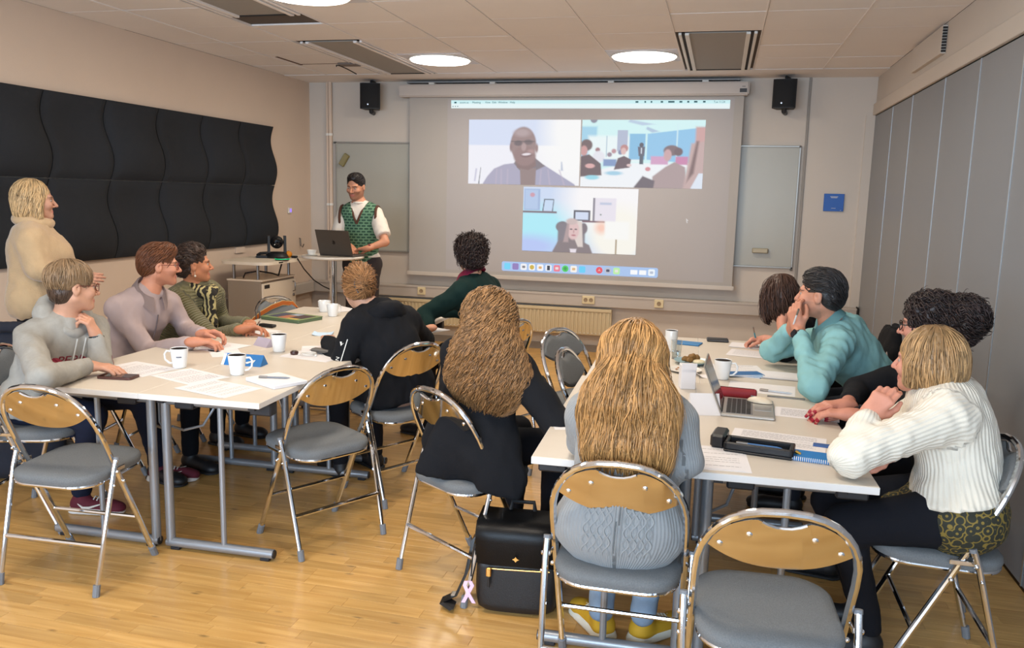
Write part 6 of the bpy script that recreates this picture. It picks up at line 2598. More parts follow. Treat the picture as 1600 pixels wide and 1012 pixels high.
    hp_ = hp_ + [CONE((0, -0.018, -0.05), nl, neckr / H.k, (neckr + 0.006) / H.k, 0.03)]
    V_, F_ = nets(lambda Q: sdf(hp_, Q, hs_), *bounds(hp_, 0.02), hh)
    C_ = face_colors(V_, skin, brow, lips, beard)
    parts.append((H.W(V_) - base, F_, C_))
    for hg in hp:
        V_, F_ = nets(lambda Q: sdf(hg, Q), *bounds(hg, 0.015), 0.0042)
        C_ = np.tile(skc, (len(V_), 1))
        C_[:, :3] *= np.array([0.98, 0.92, 0.9])
        if nails:
            tips = [p[2] for p in hg if p[0] == 'c' and p[4] < 0.0081]
            for t in tips:
                m_ = np.linalg.norm(V_ - t, axis=1) < 0.0105
                C_[m_, :3] = lin(nails)
        parts.append((V_ - base, F_, C_))
    Vb, Fb, Cb = cat_mesh(parts)
    body = mesh_np('body', Vb, Fb, M_skin, root, colors=Cb)
    res['body'] = body
    Mb = Matrix.Translation([-q for q in base]) @ H.mat()
    for s in (-1, 1):
        bm = B()
        ball(bm, (s * 0.031, 0.0732, 0.0), 0.0116, seg=14)
        bmesh.ops.transform(bm, matrix=Mb, verts=bm.verts)
        ey = fin('eye', bm, M_eye, root)
        bm = B()
        ball(bm, (s * 0.031, 0.0800, -0.001), 0.0060, seg=10)
        bmesh.ops.transform(bm, matrix=Mb, verts=bm.verts)
        fin('iris', bm, M_iris, ey)
    # clothing
    if bottom:
        pl = [ECAP(P - r * 0.07 * hip, P + r * 0.07 * hip, 0.112, 0.112, u, 0.95, 0.06)] + leg_g
        res['bottom'] = garment('trousers', pl, 0.013, bottom, root, base, 0.003, 0.09, 5)
    if top:
        pt = [ECAP(Mid, S - u * 0.10, 0.122 + inf, 0.147 * chest + inf, wf, 0.72, 0.06), ECAP(P, Mid, 0.130 * hip + inf, 0.122 + inf, wf, 0.78, 0.06),
              ECAP(P - r * 0.085 * hip, P + r * 0.085 * hip, 0.112 * max(1, hip * 0.95) + inf * 0.5, 0.112 * max(1, hip * 0.95) + inf * 0.5, u, 0.95, 0.06),
              CONE(S - r * (sw - 0.04) - u * 0.025, S + r * (sw - 0.04) - u * 0.025, 0.050 + inf * 0.6, 0.050 + inf * 0.6, 0.06),
              CONE(S - r * 0.09, nb - r * 0.02 + u * 0.025, 0.043 + inf * 0.5, 0.044 + inf * 0.35, 0.05), CONE(S + r * 0.09, nb + r * 0.02 + u * 0.025, 0.043 + inf * 0.5, 0.044 + inf * 0.35, 0.05)] + arm_g + list(topextra)
        if belly:
            pt.append(ELL(P + u * Lt * 0.35 + wf * 0.05, (0.13 + inf, 0.12 + inf, 0.15 + inf), k=0.06))
        cl = [(P - u * hem, -u)] if hem is not None else None
        res['top'] = garment(topname, pt, h, top, root, base, folds, 0.10, 11, axes=axes + list(extra_axes), clip=cl)
    if shoes:
        for an, fy in feet:
            shoe(root, base, an, fy, *shoes)
    res['name'] = name
    return res


# hair colour, direction helpers ------------------------------------------
def d_down(p):
    return np.tile(A((0.0, -0.25, -1.0)), (len(p), 1))


def d_radial(p):
    c = A((0, -0.03, 0.12))
    d = p - c
    d[:, 2] -= 0.05
    return d / (np.linalg.norm(d, axis=1, keepdims=True) + 1e-9) + A((0, 0, -0.5))


def d_back(p):
    return np.tile(A((0.0, -1.0, 0.1)), (len(p), 1)) + A((0, 0, -0.8)) * (p[:, 1:2] < -0.05)


FACE_CUT = ELL((0, 0.115, -0.028), (0.070, 0.078, 0.092), k=0.01)
CAPS = ELL((0, -0.015, 0.033), (0.0775, 0.0965, 0.0895), k=0.02)
NECK_CUT = ELL((0, 0.03, -0.13), (0.12, 0.075, 0.085), k=0.01)
EARS = [ELL((-0.085, 0.005, -0.03), (0.03, 0.035, 0.045), k=0.008), ELL((0.085, 0.005, -0.03), (0.03, 0.035, 0.045), k=0.008)]
CAP = ELL((0, -0.018, 0.034), (0.080, 0.099, 0.093), k=0.02)

UP, DN = (0, 0, 1), (0, 0, -1)
K_BLACK = mat('black_knit', (20, 21, 25), 0.92, var=0.05, vscale=20, bump=0.0008, bscale=300, spec=0.25)
K_BLACKT = mat('black_trousers', (21, 22, 28), 0.9, bump=0.0006, bscale=300, spec=0.2)
K_NAVY = mat('navy_denim', (30, 36, 56), 0.9, bump=0.0006, bscale=400, spec=0.2)
SH_BLACK = (mat('shoe_black', (24, 24, 27), 0.5), mat('sole_black', (30, 30, 32), 0.7))
M_specs = mat('dark_spectacle_frame', (40, 22, 26), 0.3)
M_specr = mat('red_spectacle_frame', (96, 30, 30), 0.3)
M_blk = mat('black_spectacle_frame', (16, 16, 18), 0.25)

# ---- 1 standing woman in beige fleece
fleece = mat('beige_fleece', (196, 166, 128), 0.98, var=0.04, vscale=30, bump=0.002, bscale=130, spec=0.1, sheen=0.4)
p = figure('person', 'standing woman with blonde bob in a beige fleece jacket at the left edge', (-3.92, 4.0, 0.93), (-3.885, 4.0, 1.315), 40,
           ((-3.861, 4.000, 1.502), 48, 0, 0, 1.0),
           {'R': ((-3.74, 3.86, 1.12), (-3.619, 3.980, 1.050), ((0.8, 0.6, 0.1), (-0.5, 0.6, -0.4), 0.25)),
            'L': ((-3.98, 4.22, 1.10), (-3.72, 4.16, 1.10), ((0.6, -0.7, 0), (0, 0, -1), 0.5))},
           sw=0.165, top=fleece, bottom=K_BLACKT, shoes=SH_BLACK + (0.25, False), seated=False, inf=0.034, hem=0.11, folds=0.006, skin=(206, 156, 134), topname='fleece_jacket', chest=1.06, topextra=[ELL((-3.80, 4.03, 1.20), (0.11, 0.13, 0.10), k=0.07)])
b_, H, rt_ = p['base'], p['H'], p['root']
nb = p['S'] + p['u'] * 0.02
garment('collar', neck_ring(nb + p['u'] * 0.055, p['r'], p['w'], p['u'], 0.078, 0.080, 0.026, 0.024, 0.015), 0.009, fleece, rt_, b_, 0.002)
hb = hair_mat('blonde_bob_hair', (196, 164, 120), 0.5)
hair('hair', H, [CAP, ELL((0, -0.045, -0.035), (0.086, 0.074, 0.115), k=0.04), CONE((-0.068, 0.005, 0.0), (-0.068, 0.012, -0.09), 0.026, 0.022, 0.03), CONE((0.068, 0.005, 0.0), (0.068, 0.012, -0.09), 0.026, 0.022, 0.03)],
     [ELL((0, 0.115, -0.045), (0.060, 0.075, 0.095), k=0.012)], hb, rt_, b_, n=700, length=0.2, dirf=lambda q: d_radial(q) * 0.6 + d_down(q), wave=(0.003, 9), r=0.0026, seg=14, seed=3, relief=0.004, bumpw=0.03)

# ---- 2 grey hoodie
hood_m = mat('heather_grey_jersey', (156, 153, 146), 0.92, var=0.06, vscale=60, bump=0.0006, bscale=350, spec=0.2)
p = figure('person', 'seated person with short hair and glasses in a grey hoodie with red letters', (-3.12, 3.20, 0.57), (-3.00, 3.24, 0.925), -14,
           ((-2.941, 3.240, 1.122), 58, -4, 4, 1.0),
           {'R': ((-2.686, 2.762, 0.800), (-2.746, 3.089, 0.785), ((0.95, 0.3, -0.05), DN, 0.3)),
            'L': ((-2.812, 3.240, 0.700), (-2.854, 3.270, 0.891), ((-0.25, -0.25, 0.9), (-0.8, -0.3, 0.1), 0.75, 0.95, 0.6))},
           top=hood_m, bottom=K_NAVY, inf=0.026, hem=0.06, folds=0.007, skin=(208, 158, 134), sleeve=(0.92, 0.95), topname='hoodie',
           legs={'L': ((-2.85, 3.55, 0.53), (-2.92, 3.76, 0.11), 20), 'R': ((-2.80, 3.15, 0.53), (-2.98, 3.26, 0.11), 15)})
b_, H, rt_, S, u, w, r_ = p['base'], p['H'], p['root'], p['S'], p['u'], p['w'], p['r']
garment('hood', neck_ring(S + u * 0.075 - w * 0.02, r_, w, u, 0.092, 0.095, 0.050, 0.028, 0.07), 0.010, hood_m, rt_, b_, 0.005, 0.07)
for s in (-1, 1):
    bm = B()
    q = S + w * 0.138 + r_ * s * 0.022
    tube(bm, [q - b_ + u * 0.0, q - b_ + w * 0.012 - u * 0.08, q - b_ + w * 0.016 - u * 0.15], 0.0035, 6)
    fin('drawstring', bm, mat('cord_grey', (190, 190, 186), 0.8), rt_)
M_red = mat('burgundy_print', (120, 20, 44), 0.8)
for s_, zz, sz in (('PEPPERDINE', -0.115, 0.060), ('UNIVERSITY', -0.175, 0.034)):
    c_ = S + w * 0.2 + u * zz - b_
    M = Matrix([[*(float(q) for q in (-r_[i] * 1.0, u[i], w[i], c_[i]))] for i in range(3)] + [[0, 0, 0, 1]])
    M = Matrix([[float(-r_[i]) * -1 * -1, float(u[i]), float(w[i]), float(c_[i])] for i in range(3)] + [[0, 0, 0, 1]])
    t_ = text_mesh('chest_lettering', s_, sz, M_red, M, rt_, ext=0.0)
    drape(t_, p['top'], -w, 0.003)
hb = hair_mat('ash_brown_hair', (134, 108, 80), 0.35)
hair('hair', H, [CAP, ELL((0, -0.02, 0.045), (0.089, 0.106, 0.085), k=0.02)], [FACE_CUT, ELL((0, 0.0, -0.085), (0.13, 0.12, 0.07), k=0.01), EARS[0], EARS[1]], hb, rt_, b_, n=650, length=0.13,
     dirf=d_radial, r=0.0026, seed=5, relief=0.003, wave=(0.002, 6))
hair('nape_hair', H, [ELL((0, -0.035, -0.02), (0.070, 0.075, 0.068), k=0.02)], [ELL((0, 0.08, -0.04), (0.1, 0.095, 0.2), k=0.01)], hair_mat('dark_nape_hair', (72, 54, 42), 0.3), rt_, b_, n=100, length=0.04, dirf=d_down, r=0.002, seed=5)
glasses(H, rt_, b_, M_specr)
sn = (mat('burgundy_suede', (96, 26, 42), 0.8), mat('sole_white', (226, 222, 216), 0.6), 0.27, True, True)
for key, (an, fy) in {'L': ((-2.92, 3.76, 0.11), 0.35), 'R': ((-2.98, 3.26, 0.11), 0.2)}.items():
    shoe(rt_, b_, an, fy, *sn)
band(rt_, b_, p['L'][1], p['L'][2], 0.93, 0.031, 0.008, M_black, name='wrist_band')

# ---- 3 man in lilac zip top
lil = mat('lilac_cotton', (176, 158, 156), 0.9, var=0.03, vscale=20, bump=0.0006, bscale=300, spec=0.2)
p = figure('person', 'seated man with auburn hair and red glasses in a lilac zip-neck top', (-3.28, 3.97, 0.57), (-3.13, 3.98, 0.962), -14,
           ((-3.063, 4.020, 1.161), 42, -2, 0, 1.02),
           {'R': ((-3.031, 3.860, 0.698), (-2.668, 3.758, 0.790), ((0.85, 0.5, 0), (0, 0, -1), 0.5)),
            'L': ((-3.050, 4.220, 0.760), (-2.729, 3.931, 0.800), ((0.95, 0.1, 0.1), (-0.2, -0.5, -0.8), 0.5))},
           sw=0.175, top=lil, bottom=K_BLACKT, shoes=SH_BLACK + (0.28, False), inf=0.020, hem=0.05, folds=0.006, skin=(216, 152, 126), sleeve=(0.95, 0.95), topname='zip_top', chest=1.03, beard=(170, 110, 84))
b_, H, rt_, S, u, w, r_ = p['base'], p['H'], p['root'], p['S'], p['u'], p['w'], p['r']
shirt_collar(p, lil, 0.095, 0.074)
bm = B()
tube(bm, [S - b_ + w * (0.13 + 0.0) - u * 0.03, S - b_ + w * 0.145 - u * 0.1, S - b_ + w * 0.15 - u * 0.19], 0.0035, 6)
fin('zip', bm, mat('zip_grey', (110, 98, 100), 0.5, 0.3), rt_)
hb = hair_mat('auburn_hair', (104, 62, 38), 0.3)
hair('hair', H, [CAPS, ELL((0, 0.045, 0.085), (0.062, 0.052, 0.040), k=0.03), ELL((0, -0.03, -0.01), (0.074, 0.078, 0.07), k=0.02)], [FACE_CUT, NECK_CUT, EARS[0], EARS[1], ELL((0, 0.03, -0.09), (0.13, 0.11, 0.07), k=0.01)],
     hb, rt_, b_, n=700, length=0.09, dirf=lambda q: d_back(q) * A((1, 1, 1)) + d_radial(q) * 0.8, r=0.0026, seed=8, relief=0.004, wave=(0.003, 9), wlift=0.002)
glasses(H, rt_, b_, M_specr)

# ---- 4 woman in olive cardigan with scarf
oli = rib_mat('olive_rib_knit', (118, 112, 78), 1, 0.016, 0.004)
p = figure('person', 'seated woman in an olive ribbed cardigan and black-cream scarf', (-3.36, 4.6, 0.57), (-3.20, 4.55, 0.945), -8,
           ((-3.175, 4.500, 1.123), 40, 2, 0, 0.98),
           {'R': ((-2.974, 4.360, 0.692), (-2.683, 4.236, 0.785), ((0.85, 0.5, 0.1), (0.2, -0.4, -0.9), 0.5)),
            'L': ((-3.197, 4.800, 0.706), (-2.721, 4.394, 0.790), ((0.4, -0.85, 0.1), (0, 0, -1), 0.5))},
           top=oli, bottom=K_BLACKT, shoes=SH_BLACK + (0.25, False), inf=0.030, hem=0.06, folds=0.005, skin=(196, 132, 100), sleeve=(0.92, 0.92), topname='cardigan')
b_, H, rt_, S, u, w, r_ = p['base'], p['H'], p['root'], p['S'], p['u'], p['w'], p['r']
sc_m = bpy.data.materials.new('black_cream_scarf')
sc_m.use_nodes = True
nt = sc_m.node_tree
wv = nt.nodes.new('ShaderNodeTexWave')
wv.inputs['Scale'].default_value = 14
wv.inputs['Distortion'].default_value = 9
wv.inputs['Detail'].default_value = 2
tc = nt.nodes.new('ShaderNodeTexCoord')
crr = nt.nodes.new('ShaderNodeValToRGB')
crr.color_ramp.interpolation = 'CONSTANT'
crr.color_ramp.elements[0].color = srgb(34, 30, 24)
crr.color_ramp.elements[1].position = 0.55
crr.color_ramp.elements[1].color = srgb(176, 162, 112)
nt.links.new(tc.outputs['Object'], wv.inputs['Vector'])
nt.links.new(wv.outputs['Fac'], crr.inputs[0])
nt.links.new(crr.outputs[0], nt.nodes['Principled BSDF'].inputs['Base Color'])
nt.nodes['Principled BSDF'].inputs['Roughness'].default_value = 0.9
sp_ = [CONE(S + u * 0.04 + (r_ * cos(a_) * 0.07 + w * sin(a_) * 0.07) + w * 0.02, S + u * 0.04 + (r_ * cos(a_ + 0.8) * 0.07 + w * sin(a_ + 0.8) * 0.07) + w * 0.02, 0.038, 0.038, 0.015) for a_ in [k * 0.785 for k in range(8)]]
sp_ += [CONE(S + w * 0.10 + u * 0.0, S + w * 0.17 - u * 0.14 + r_ * 0.03, 0.045, 0.055, 0.03), CONE(S + w * 0.17 - u * 0.14 + r_ * 0.03, S + w * 0.16 - u * 0.30 + r_ * 0.0, 0.055, 0.055, 0.03)]
garment('scarf', sp_, 0.009, sc_m, rt_, b_, 0.006, 0.05, 4)
hb = hair_mat('dark_brown_updo_hair', (58, 42, 34), 0.4)
hair('hair', H, [CAP, ELL((0, -0.075, 0.035), (0.062, 0.055, 0.062), k=0.03), ELL((0, 0.0, 0.09), (0.06, 0.07, 0.045), k=0.03), ELL((0, -0.04, -0.03), (0.066, 0.066, 0.05), k=0.02)],
     [FACE_CUT, NECK_CUT, EARS[0], EARS[1]], hb, rt_, b_, n=600, length=0.08, dirf=d_back, r=0.0025, seed=12, relief=0.007, bumpw=0.04, wave=(0.006, 14), frizz=0.006)
bm = B()
Me = Matrix.Translation([-q for q in b_]) @ H.mat()
for s in (-1, 1):
    tube(bm, [(s * 0.081, -0.004, -0.036), (s * 0.082, -0.004, -0.06)], 0.001, 5)
    ball(bm, (s * 0.082, -0.004, -0.066), 0.007, seg=10)
bmesh.ops.transform(bm, matrix=Me, verts=bm.verts)
fin('earrings', bm, mat('pearl', (226, 214, 196), 0.25), rt_)
wr_ = p['R'][2]
pen((-2.656, 4.352, 0.800), radians(140), TZ + 0.05, 'dark pen held by the woman in the olive cardigan', M_black, 0.13, tilt=radians(30))

# ---- 5 standing man in green vest
white_t = mat('white_jersey', (220, 210, 198), 0.9, bump=0.0005, bscale=300, spec=0.2)
p = figure('person', 'standing man with dark hair and beard in a green patterned vest', (-3.225, 7.120, 0.930), (-3.242, 7.120, 1.434), -82,
           ((-3.267, 7.080, 1.643), -92, -14, 3, 1.0),
           {'L': ((-2.935, 6.980, 1.150), (-3.057, 6.860, 1.094), ((-0.85, 0.1, -0.1), (0, 0, -1), 0.4)),
            'R': ((-3.428, 7.020, 1.166), (-3.247, 6.920, 1.095), ((0.5, -0.6, -0.2), (0, 0, -1), 0.4))},
           sw=0.150, top=white_t, bottom=mat('charcoal_trousers', (48, 40, 40), 0.9), shoes=SH_BLACK + (0.28, False), seated=False, inf=0.008, hem=-0.06, skin=(206, 146, 118), brow=(34, 26, 24), beard=(84, 58, 48), sleeve=(0, 0), chest=1.06, topname='white_t_shirt', lips=(170, 92, 84))
b_, H, rt_, S, u, w, r_, P_, Mid = p['base'], p['H'], p['root'], p['S'], p['u'], p['w'], p['r'], p['P'], p['Mid']
vest = bpy.data.materials.new('green_patterned_knit')
vest.use_nodes = True
nt = vest.node_tree
tc = nt.nodes.new('ShaderNodeTexCoord')
sx = nt.nodes.new('ShaderNodeSeparateXYZ')
cx = nt.nodes.new('ShaderNodeCombineXYZ')
nt.links.new(tc.outputs['Object'], sx.inputs[0])
nt.links.new(sx.outputs[0], cx.inputs[0])
nt.links.new(sx.outputs[2], cx.inputs[1])
bk = nt.nodes.new('ShaderNodeTexBrick')
bk.inputs['Scale'].default_value = 1.0
bk.inputs['Brick Width'].default_value = 0.044
bk.inputs['Row Height'].default_value = 0.026
bk.inputs['Mortar Size'].default_value = 0.010
bk.inputs['Mortar Smooth'].default_value = 0.8
bk.inputs['Color1'].default_value = srgb(26, 62, 48)
bk.inputs['Color2'].default_value = srgb(30, 68, 54)
bk.inputs['Mortar'].default_value = srgb(98, 134, 106)
nt.links.new(cx.outputs[0], bk.inputs['Vector'])
nt.links.new(bk.outputs['Color'], nt.nodes['Principled BSDF'].inputs['Base Color'])
nt.nodes['Principled BSDF'].inputs['Roughness'].default_value = 0.95
M_brown = mat('brown_rib_trim', (82, 50, 36), 0.9)
vp = [ECAP(Mid, S - u * 0.09, 0.156, 0.180, w, 0.74, 0.06), ECAP(P_, Mid, 0.154, 0.156, w, 0.82, 0.06), CONE(S - r_ * 0.10 - u * 0.03, S + r_ * 0.10 - u * 0.03, 0.070, 0.070, 0.06)]
vc = [ECAP(S + w * 0.14 - u * 0.10, S + w * 0.10 + u * 0.10, 0.008, 0.10, w, 2.0, 0.01)] + [ELL(S + r_ * s * 0.236 - u * 0.09, (0.050, 0.2, 0.14), np.stack([r_, w, u], 1), 0.01) for s in (-1, 1)]
vo_ = garment('knitted_vest', vp, 0.010, vest, rt_, b_, 0.003, 0.1, 3, subs=vc, clip=[(P_ - u * 0.12, -u)])
bm = B()
for s in (-1, 1):
    q = [S + r_ * s * 0.072 * (1 - t_ / 8) + u * (0.045 - 0.175 * t_ / 8) for t_ in range(9)]
    tube(bm, snap(q, vo_, b_, -w), 0.010, 8)
nk = fin('neckband', bm, M_brown, rt_)
for s in (-1, 1):
    bm = B()
    pts = [S + r_ * s * (0.170 - 0.004 * cos(a_)) + w * sin(a_) * 0.105 + u * (cos(a_) * 0.112 - 0.080) for a_ in [k * 2 * pi / 20 for k in range(20)]]
    tube(bm, [x - b_ for x in pts], 0.012, 8, closed=True)
    fin('armhole_band', bm, M_brown, rt_)
    # short sleeve
    sh_, el_ = p['LR'[s > 0]][0], p['LR'[s > 0]][1]
    garment('short_sleeve', [CONE(sh_, sh_ + (el_ - sh_) * 0.55, 0.062, 0.064, 0.02), CYL(sh_ + (el_ - sh_) * 0.3, sh_ + (el_ - sh_) * 0.80, 0.068, 0.02)], 0.010, white_t, rt_, b_, 0.004, 0.08)
bm = B()
tube(bm, [S - b_ + u * 0.06 + r_ * cos(a_) * 0.056 + w * (sin(a_) * 0.056 + 0.01) for a_ in [k * pi / 10 for k in range(20)]], 0.012, 8, closed=True)
fin('shirt_neckline', bm, white_t, rt_)
hb = hair_mat('black_brown_hair', (30, 24, 24), 0.3)
hair('hair', H, [CAPS, ELL((0, 0.03, 0.088), (0.055, 0.05, 0.035), k=0.03)], [ELL((0, 0.125, -0.005), (0.068, 0.080, 0.095), k=0.01), NECK_CUT, EARS[0], EARS[1], ELL((0, 0.0, -0.08), (0.13, 0.15, 0.06), k=0.01)], hb, rt_, b_, n=300, length=0.06, dirf=d_back, r=0.0025, seed=14, relief=0.003)
band(rt_, b_, p['L'][1], p['L'][2], 0.88, 0.029, 0.008, mat('red_band', (110, 30, 34), 0.6), name='wrist_band')

# ---- 6 black hoodie, claw clip, from behind
p = figure('person', 'seated person in a black hoodie, strawberry-blonde hair held by a claw, seen from behind', (-1.62, 4.03, 0.57), (-1.735, 4.06, 0.935), 149,
           ((-1.857, 4.050, 1.098), 128, -14, 0, 1.0),
           {'L': ((-1.873, 3.820, 0.638), (-2.02, 4.02, 0.80), ((-0.5, 0.85, 0), DN, 0.4)), 'R': ((-1.62, 4.42, 0.76), (-1.88, 4.4, 0.80), ((-0.9, 0, 0), DN, 0.4))},
           sw=0.175, top=K_BLACK, bottom=K_BLACKT, shoes=SH_BLACK + (0.27, False), inf=0.034, hem=0.09, folds=0.007, skin=(214, 164, 140), topname='black_hoodie', chest=1.05, hip=1.05)
b_, H, rt_, S, u, w, r_ = p['base'], p['H'], p['root'], p['S'], p['u'], p['w'], p['r']
garment('hood', neck_ring(S + u * 0.02 - w * 0.02, r_, w, u, 0.085, 0.085, 0.042, 0.026, 0.03), 0.010, K_BLACK, rt_, b_, 0.006, 0.06)
sh_, el_ = p['L'][0], p['L'][1]
ax = nrm(el_ - sh_)
od = nrm(np.cross(ax, np.cross((-0.1, -1, 0.1), ax)))
sd_ = np.cross(od, ax)
for s_, off, sz in (('|', 0.022, 0.30), ('W', 0.0, 0.05), ('NIRVAL', 0.0, 0.028)):
    if s_ == '|':
        bm = B()
        box(bm, (-0.10, -0.002, 0), (0.10, 0.002, 0.0005))
        t_ = fin('sleeve_print', bm, M_white, rt_, smooth=0)
        bmesh_ = None
        c_ = sh_ + (el_ - sh_) * 0.62 + sd_ * off + od * 0.13 - b_
    else:
        c_ = sh_ + (el_ - sh_) * (0.42 if s_ == 'W' else 0.78) + sd_ * off + od * 0.13 - b_
        t_ = None
    M = Matrix([[float(ax[i]), float(sd_[i]), float(od[i]), float(c_[i])] for i in range(3)] + [[0, 0, 0, 1]])
    if t_ is None:
        if s_ == 'W':
            bm = B()
            prism(bm, [(-0.02, -0.012), (0.0, 0.0), (-0.02, 0.012), (-0.012, 0.002), (-0.022, 0.0)], 0, 0.0004)
            t_ = fin('sleeve_print', bm, M_white, rt_, smooth=0)
            t_.data.transform(M)
        else:
            t_ = text_mesh('sleeve_print', s_, sz, M_white, M, rt_, ext=0.0)
    else:
        t_.data.transform(M)
    drape(t_, p['top'], -od, 0.003)
hb = hair_mat('strawberry_hair', (168, 122, 80), 0.5)
hair('hair', H, [CAP, ELL((0, -0.085, 0.0), (0.045, 0.045, 0.070), k=0.03), ELL((0, -0.02, -0.02), (0.078, 0.08, 0.07), k=0.03)], [FACE_CUT, NECK_CUT], hb, rt_, b_, n=1300, length=0.13,
     dirf=lambda q: np.stack([-q[:, 0] * 8, -1 + 0 * q[:, 0], (-0.02 - q[:, 2]) * 6], 1), r=0.0018, seed=16, relief=0.004, wave=(0.003, 8), frizz=0.006)
bm = B()
for s in (-1, 1):
    tube(bm, [(s * 0.012, -0.118, 0.045), (s * 0.04, -0.118, 0.03), (s * 0.046, -0.11, -0.01), (s * 0.03, -0.118, -0.05)], 0.005, 6)
    for k in range(4):
        z = 0.03 - k * 0.02
        tube(bm, [(s * 0.044, -0.115, z), (s * 0.025, -0.128, z - 0.004), (s * 0.004, -0.132, z - 0.006)], 0.0028, 5)
bmesh.ops.transform(bm, matrix=Matrix.Translation([-q for q in b_]) @ H.mat(), verts=bm.verts)
fin('hair_claw', bm, mat('tortoise_plastic', (52, 34, 26), 0.3), rt_)

# ---- 7 curly-haired man in dark green
p = figure('person', 'seated man with curly dark hair in a dark green sweater with raspberry collar', (-1.40, 5.02, 0.58), (-1.50, 5.03, 1.02), 165,
           ((-1.530, 5.020, 1.213), 122, 0, 0, 1.0),
           {'L': ((-1.753, 4.800, 0.847), (-1.683, 4.701, 0.785), ((-0.9, 0.2, -0.1), DN, 0.35)), 'R': ((-1.55, 5.35, 0.80), (-1.85, 5.3, 0.80), ((-0.9, -0.2, 0), DN, 0.4))},
           sw=0.195, top=mat('bottle_green_knit', (18, 40, 38), 0.95, bump=0.0008, bscale=250, spec=0.2), bottom=K_BLACKT, shoes=SH_BLACK + (0.28, False), inf=0.026, hem=0.06, folds=0.006,
           skin=(210, 158, 134), beard=(70, 48, 40), sleeve=(0.9, 0.9), topname='sweater', chest=1.08)
b_, H, rt_, S, u, w, r_ = p['base'], p['H'], p['root'], p['S'], p['u'], p['w'], p['r']
rasp = mat('raspberry_cotton', (150, 38, 76), 0.85)
shirt_collar(p, rasp, 0.115, 0.074, op=60)
hb = hair_mat('dark_curly_hair', (44, 30, 28), 0.45)
hair('hair', H, [ELL((0, -0.02, 0.045), (0.094, 0.108, 0.092), k=0.02), ELL((0, -0.06, -0.01), (0.078, 0.062, 0.06), k=0.03)], [FACE_CUT, NECK_CUT, ELL((0, 0.10, 0.0), (0.06, 0.05, 0.05), k=0.01)], hb, rt_, b_, n=900, length=0.06,
     dirf=lambda q: q * 3 + A((0, -0.3, -0.5)), r=0.0028, seed=18, relief=0.009, bumpw=0.03, wave=(0.008, 24), wlift=0.006, frizz=0.010, seg=10)

# ---- 8 long wavy brown hair, black blazer
p = figure('person', 'seated woman with long wavy brown hair in a black jacket, seen from behind', (-0.96, 3.16, 0.57), (-0.895, 3.20, 0.955), 57,
           ((-0.865, 3.16, 1.105), 94, -2, 0, 1.0),
           {'R': ((-0.558, 3.020, 0.730), (-0.73, 3.40, 0.80), ((-0.6, 0.5, 0.0), DN, 0.6)), 'L': ((-1.10, 3.40, 0.78), (-0.92, 3.55, 0.80), ((0.5, 0.8, 0), DN, 0.5))},
           sw=0.185, top=K_BLACK, bottom=K_BLACKT, shoes=SH_BLACK + (0.25, False), inf=0.034, hem=0.12, folds=0.005, topname='black_jacket', skin=(210, 158, 134), hip=1.1,
           topextra=[ECAP((-0.86, 3.06, 0.72), (-0.77, 3.00, 0.50), 0.11, 0.09, (0.35, -0.9, 0), 0.45, 0.08), ECAP((-0.77, 3.00, 0.50), (-0.71, 2.95, 0.31), 0.08, 0.008, (0.35, -0.9, 0), 0.4, 0.04),
                     ECAP((-0.98, 3.04, 0.62), (-1.05, 3.00, 0.50), 0.10, 0.08, (0.3, -0.9, 0), 0.5, 0.06)])
p['top'].data.transform(Matrix.Identity(4))
b_, H, rt_ = p['base'], p['H'], p['root']
HU = Head(H.c, 92, 0, 0, 1.0)
hb = hair_mat('wavy_brown_hair', (138, 101, 64), 0.55, 0.38)
env = [ELL((0, -0.018, 0.036), (0.082, 0.100, 0.096), k=0.02), ECAP((0, -0.060, 0.02), (0.01, -0.120, -0.13), 0.094, 0.132, (0, 1, 0.35), 0.58, 0.08), ECAP((0.01, -0.125, -0.14), (0.02, -0.140, -0.24), 0.132, 0.130, (0, 1, 0.2), 0.40, 0.05), ELL((0.015, -0.12, -0.21), (0.168, 0.05, 0.08), k=0.05)]
hair('hair', HU, env, [ELL((0, 0.11, -0.03), (0.07, 0.08, 0.12), k=0.01), ELL((0, 0.05, -0.25), (0.3, 0.13, 0.22), k=0.02)], hb, rt_, b_, h=0.007, n=2200, length=0.45, seg=30,
     dirf=lambda q: np.where(q[:, 2:3] > 0.02, d_radial(q) + A((0, -0.9, -0.2)), A((0, -0.12, -1.0)) + q * A((1.2, 0, 0))), wave=(0.0085, 11), r=0.0023, relief=0.006, bumpw=0.04, seed=21, lenj=0.65, frizz=0.004,
     rootf=lambda q: q[:, 2] > -0.16)
bm = B()
for s in (-1, 1):   # thin twisted strands and a small clip at the crown
    tube(bm, [(s * 0.075, 0.0, 0.075), (s * 0.066, -0.06, 0.088), (s * 0.035, -0.105, 0.082), (0.0, -0.118, 0.075)], 0.0075, 6)
bmesh.ops.transform(bm, matrix=Matrix.Translation([-q for q in b_]) @ HU.mat(), verts=bm.verts)
fin('hair_twist', bm, hair_mat('twist_hair', (104, 66, 42), 0.3), rt_)
bm = B()
box(bm, (-0.02, -0.128, 0.066), (0.02, -0.118, 0.082), 0.003)
bmesh.ops.transform(bm, matrix=Matrix.Translation([-q for q in b_]) @ HU.mat(), verts=bm.verts)
fin('hair_clip', bm, mat('clip_black', (30, 24, 24), 0.3), rt_)

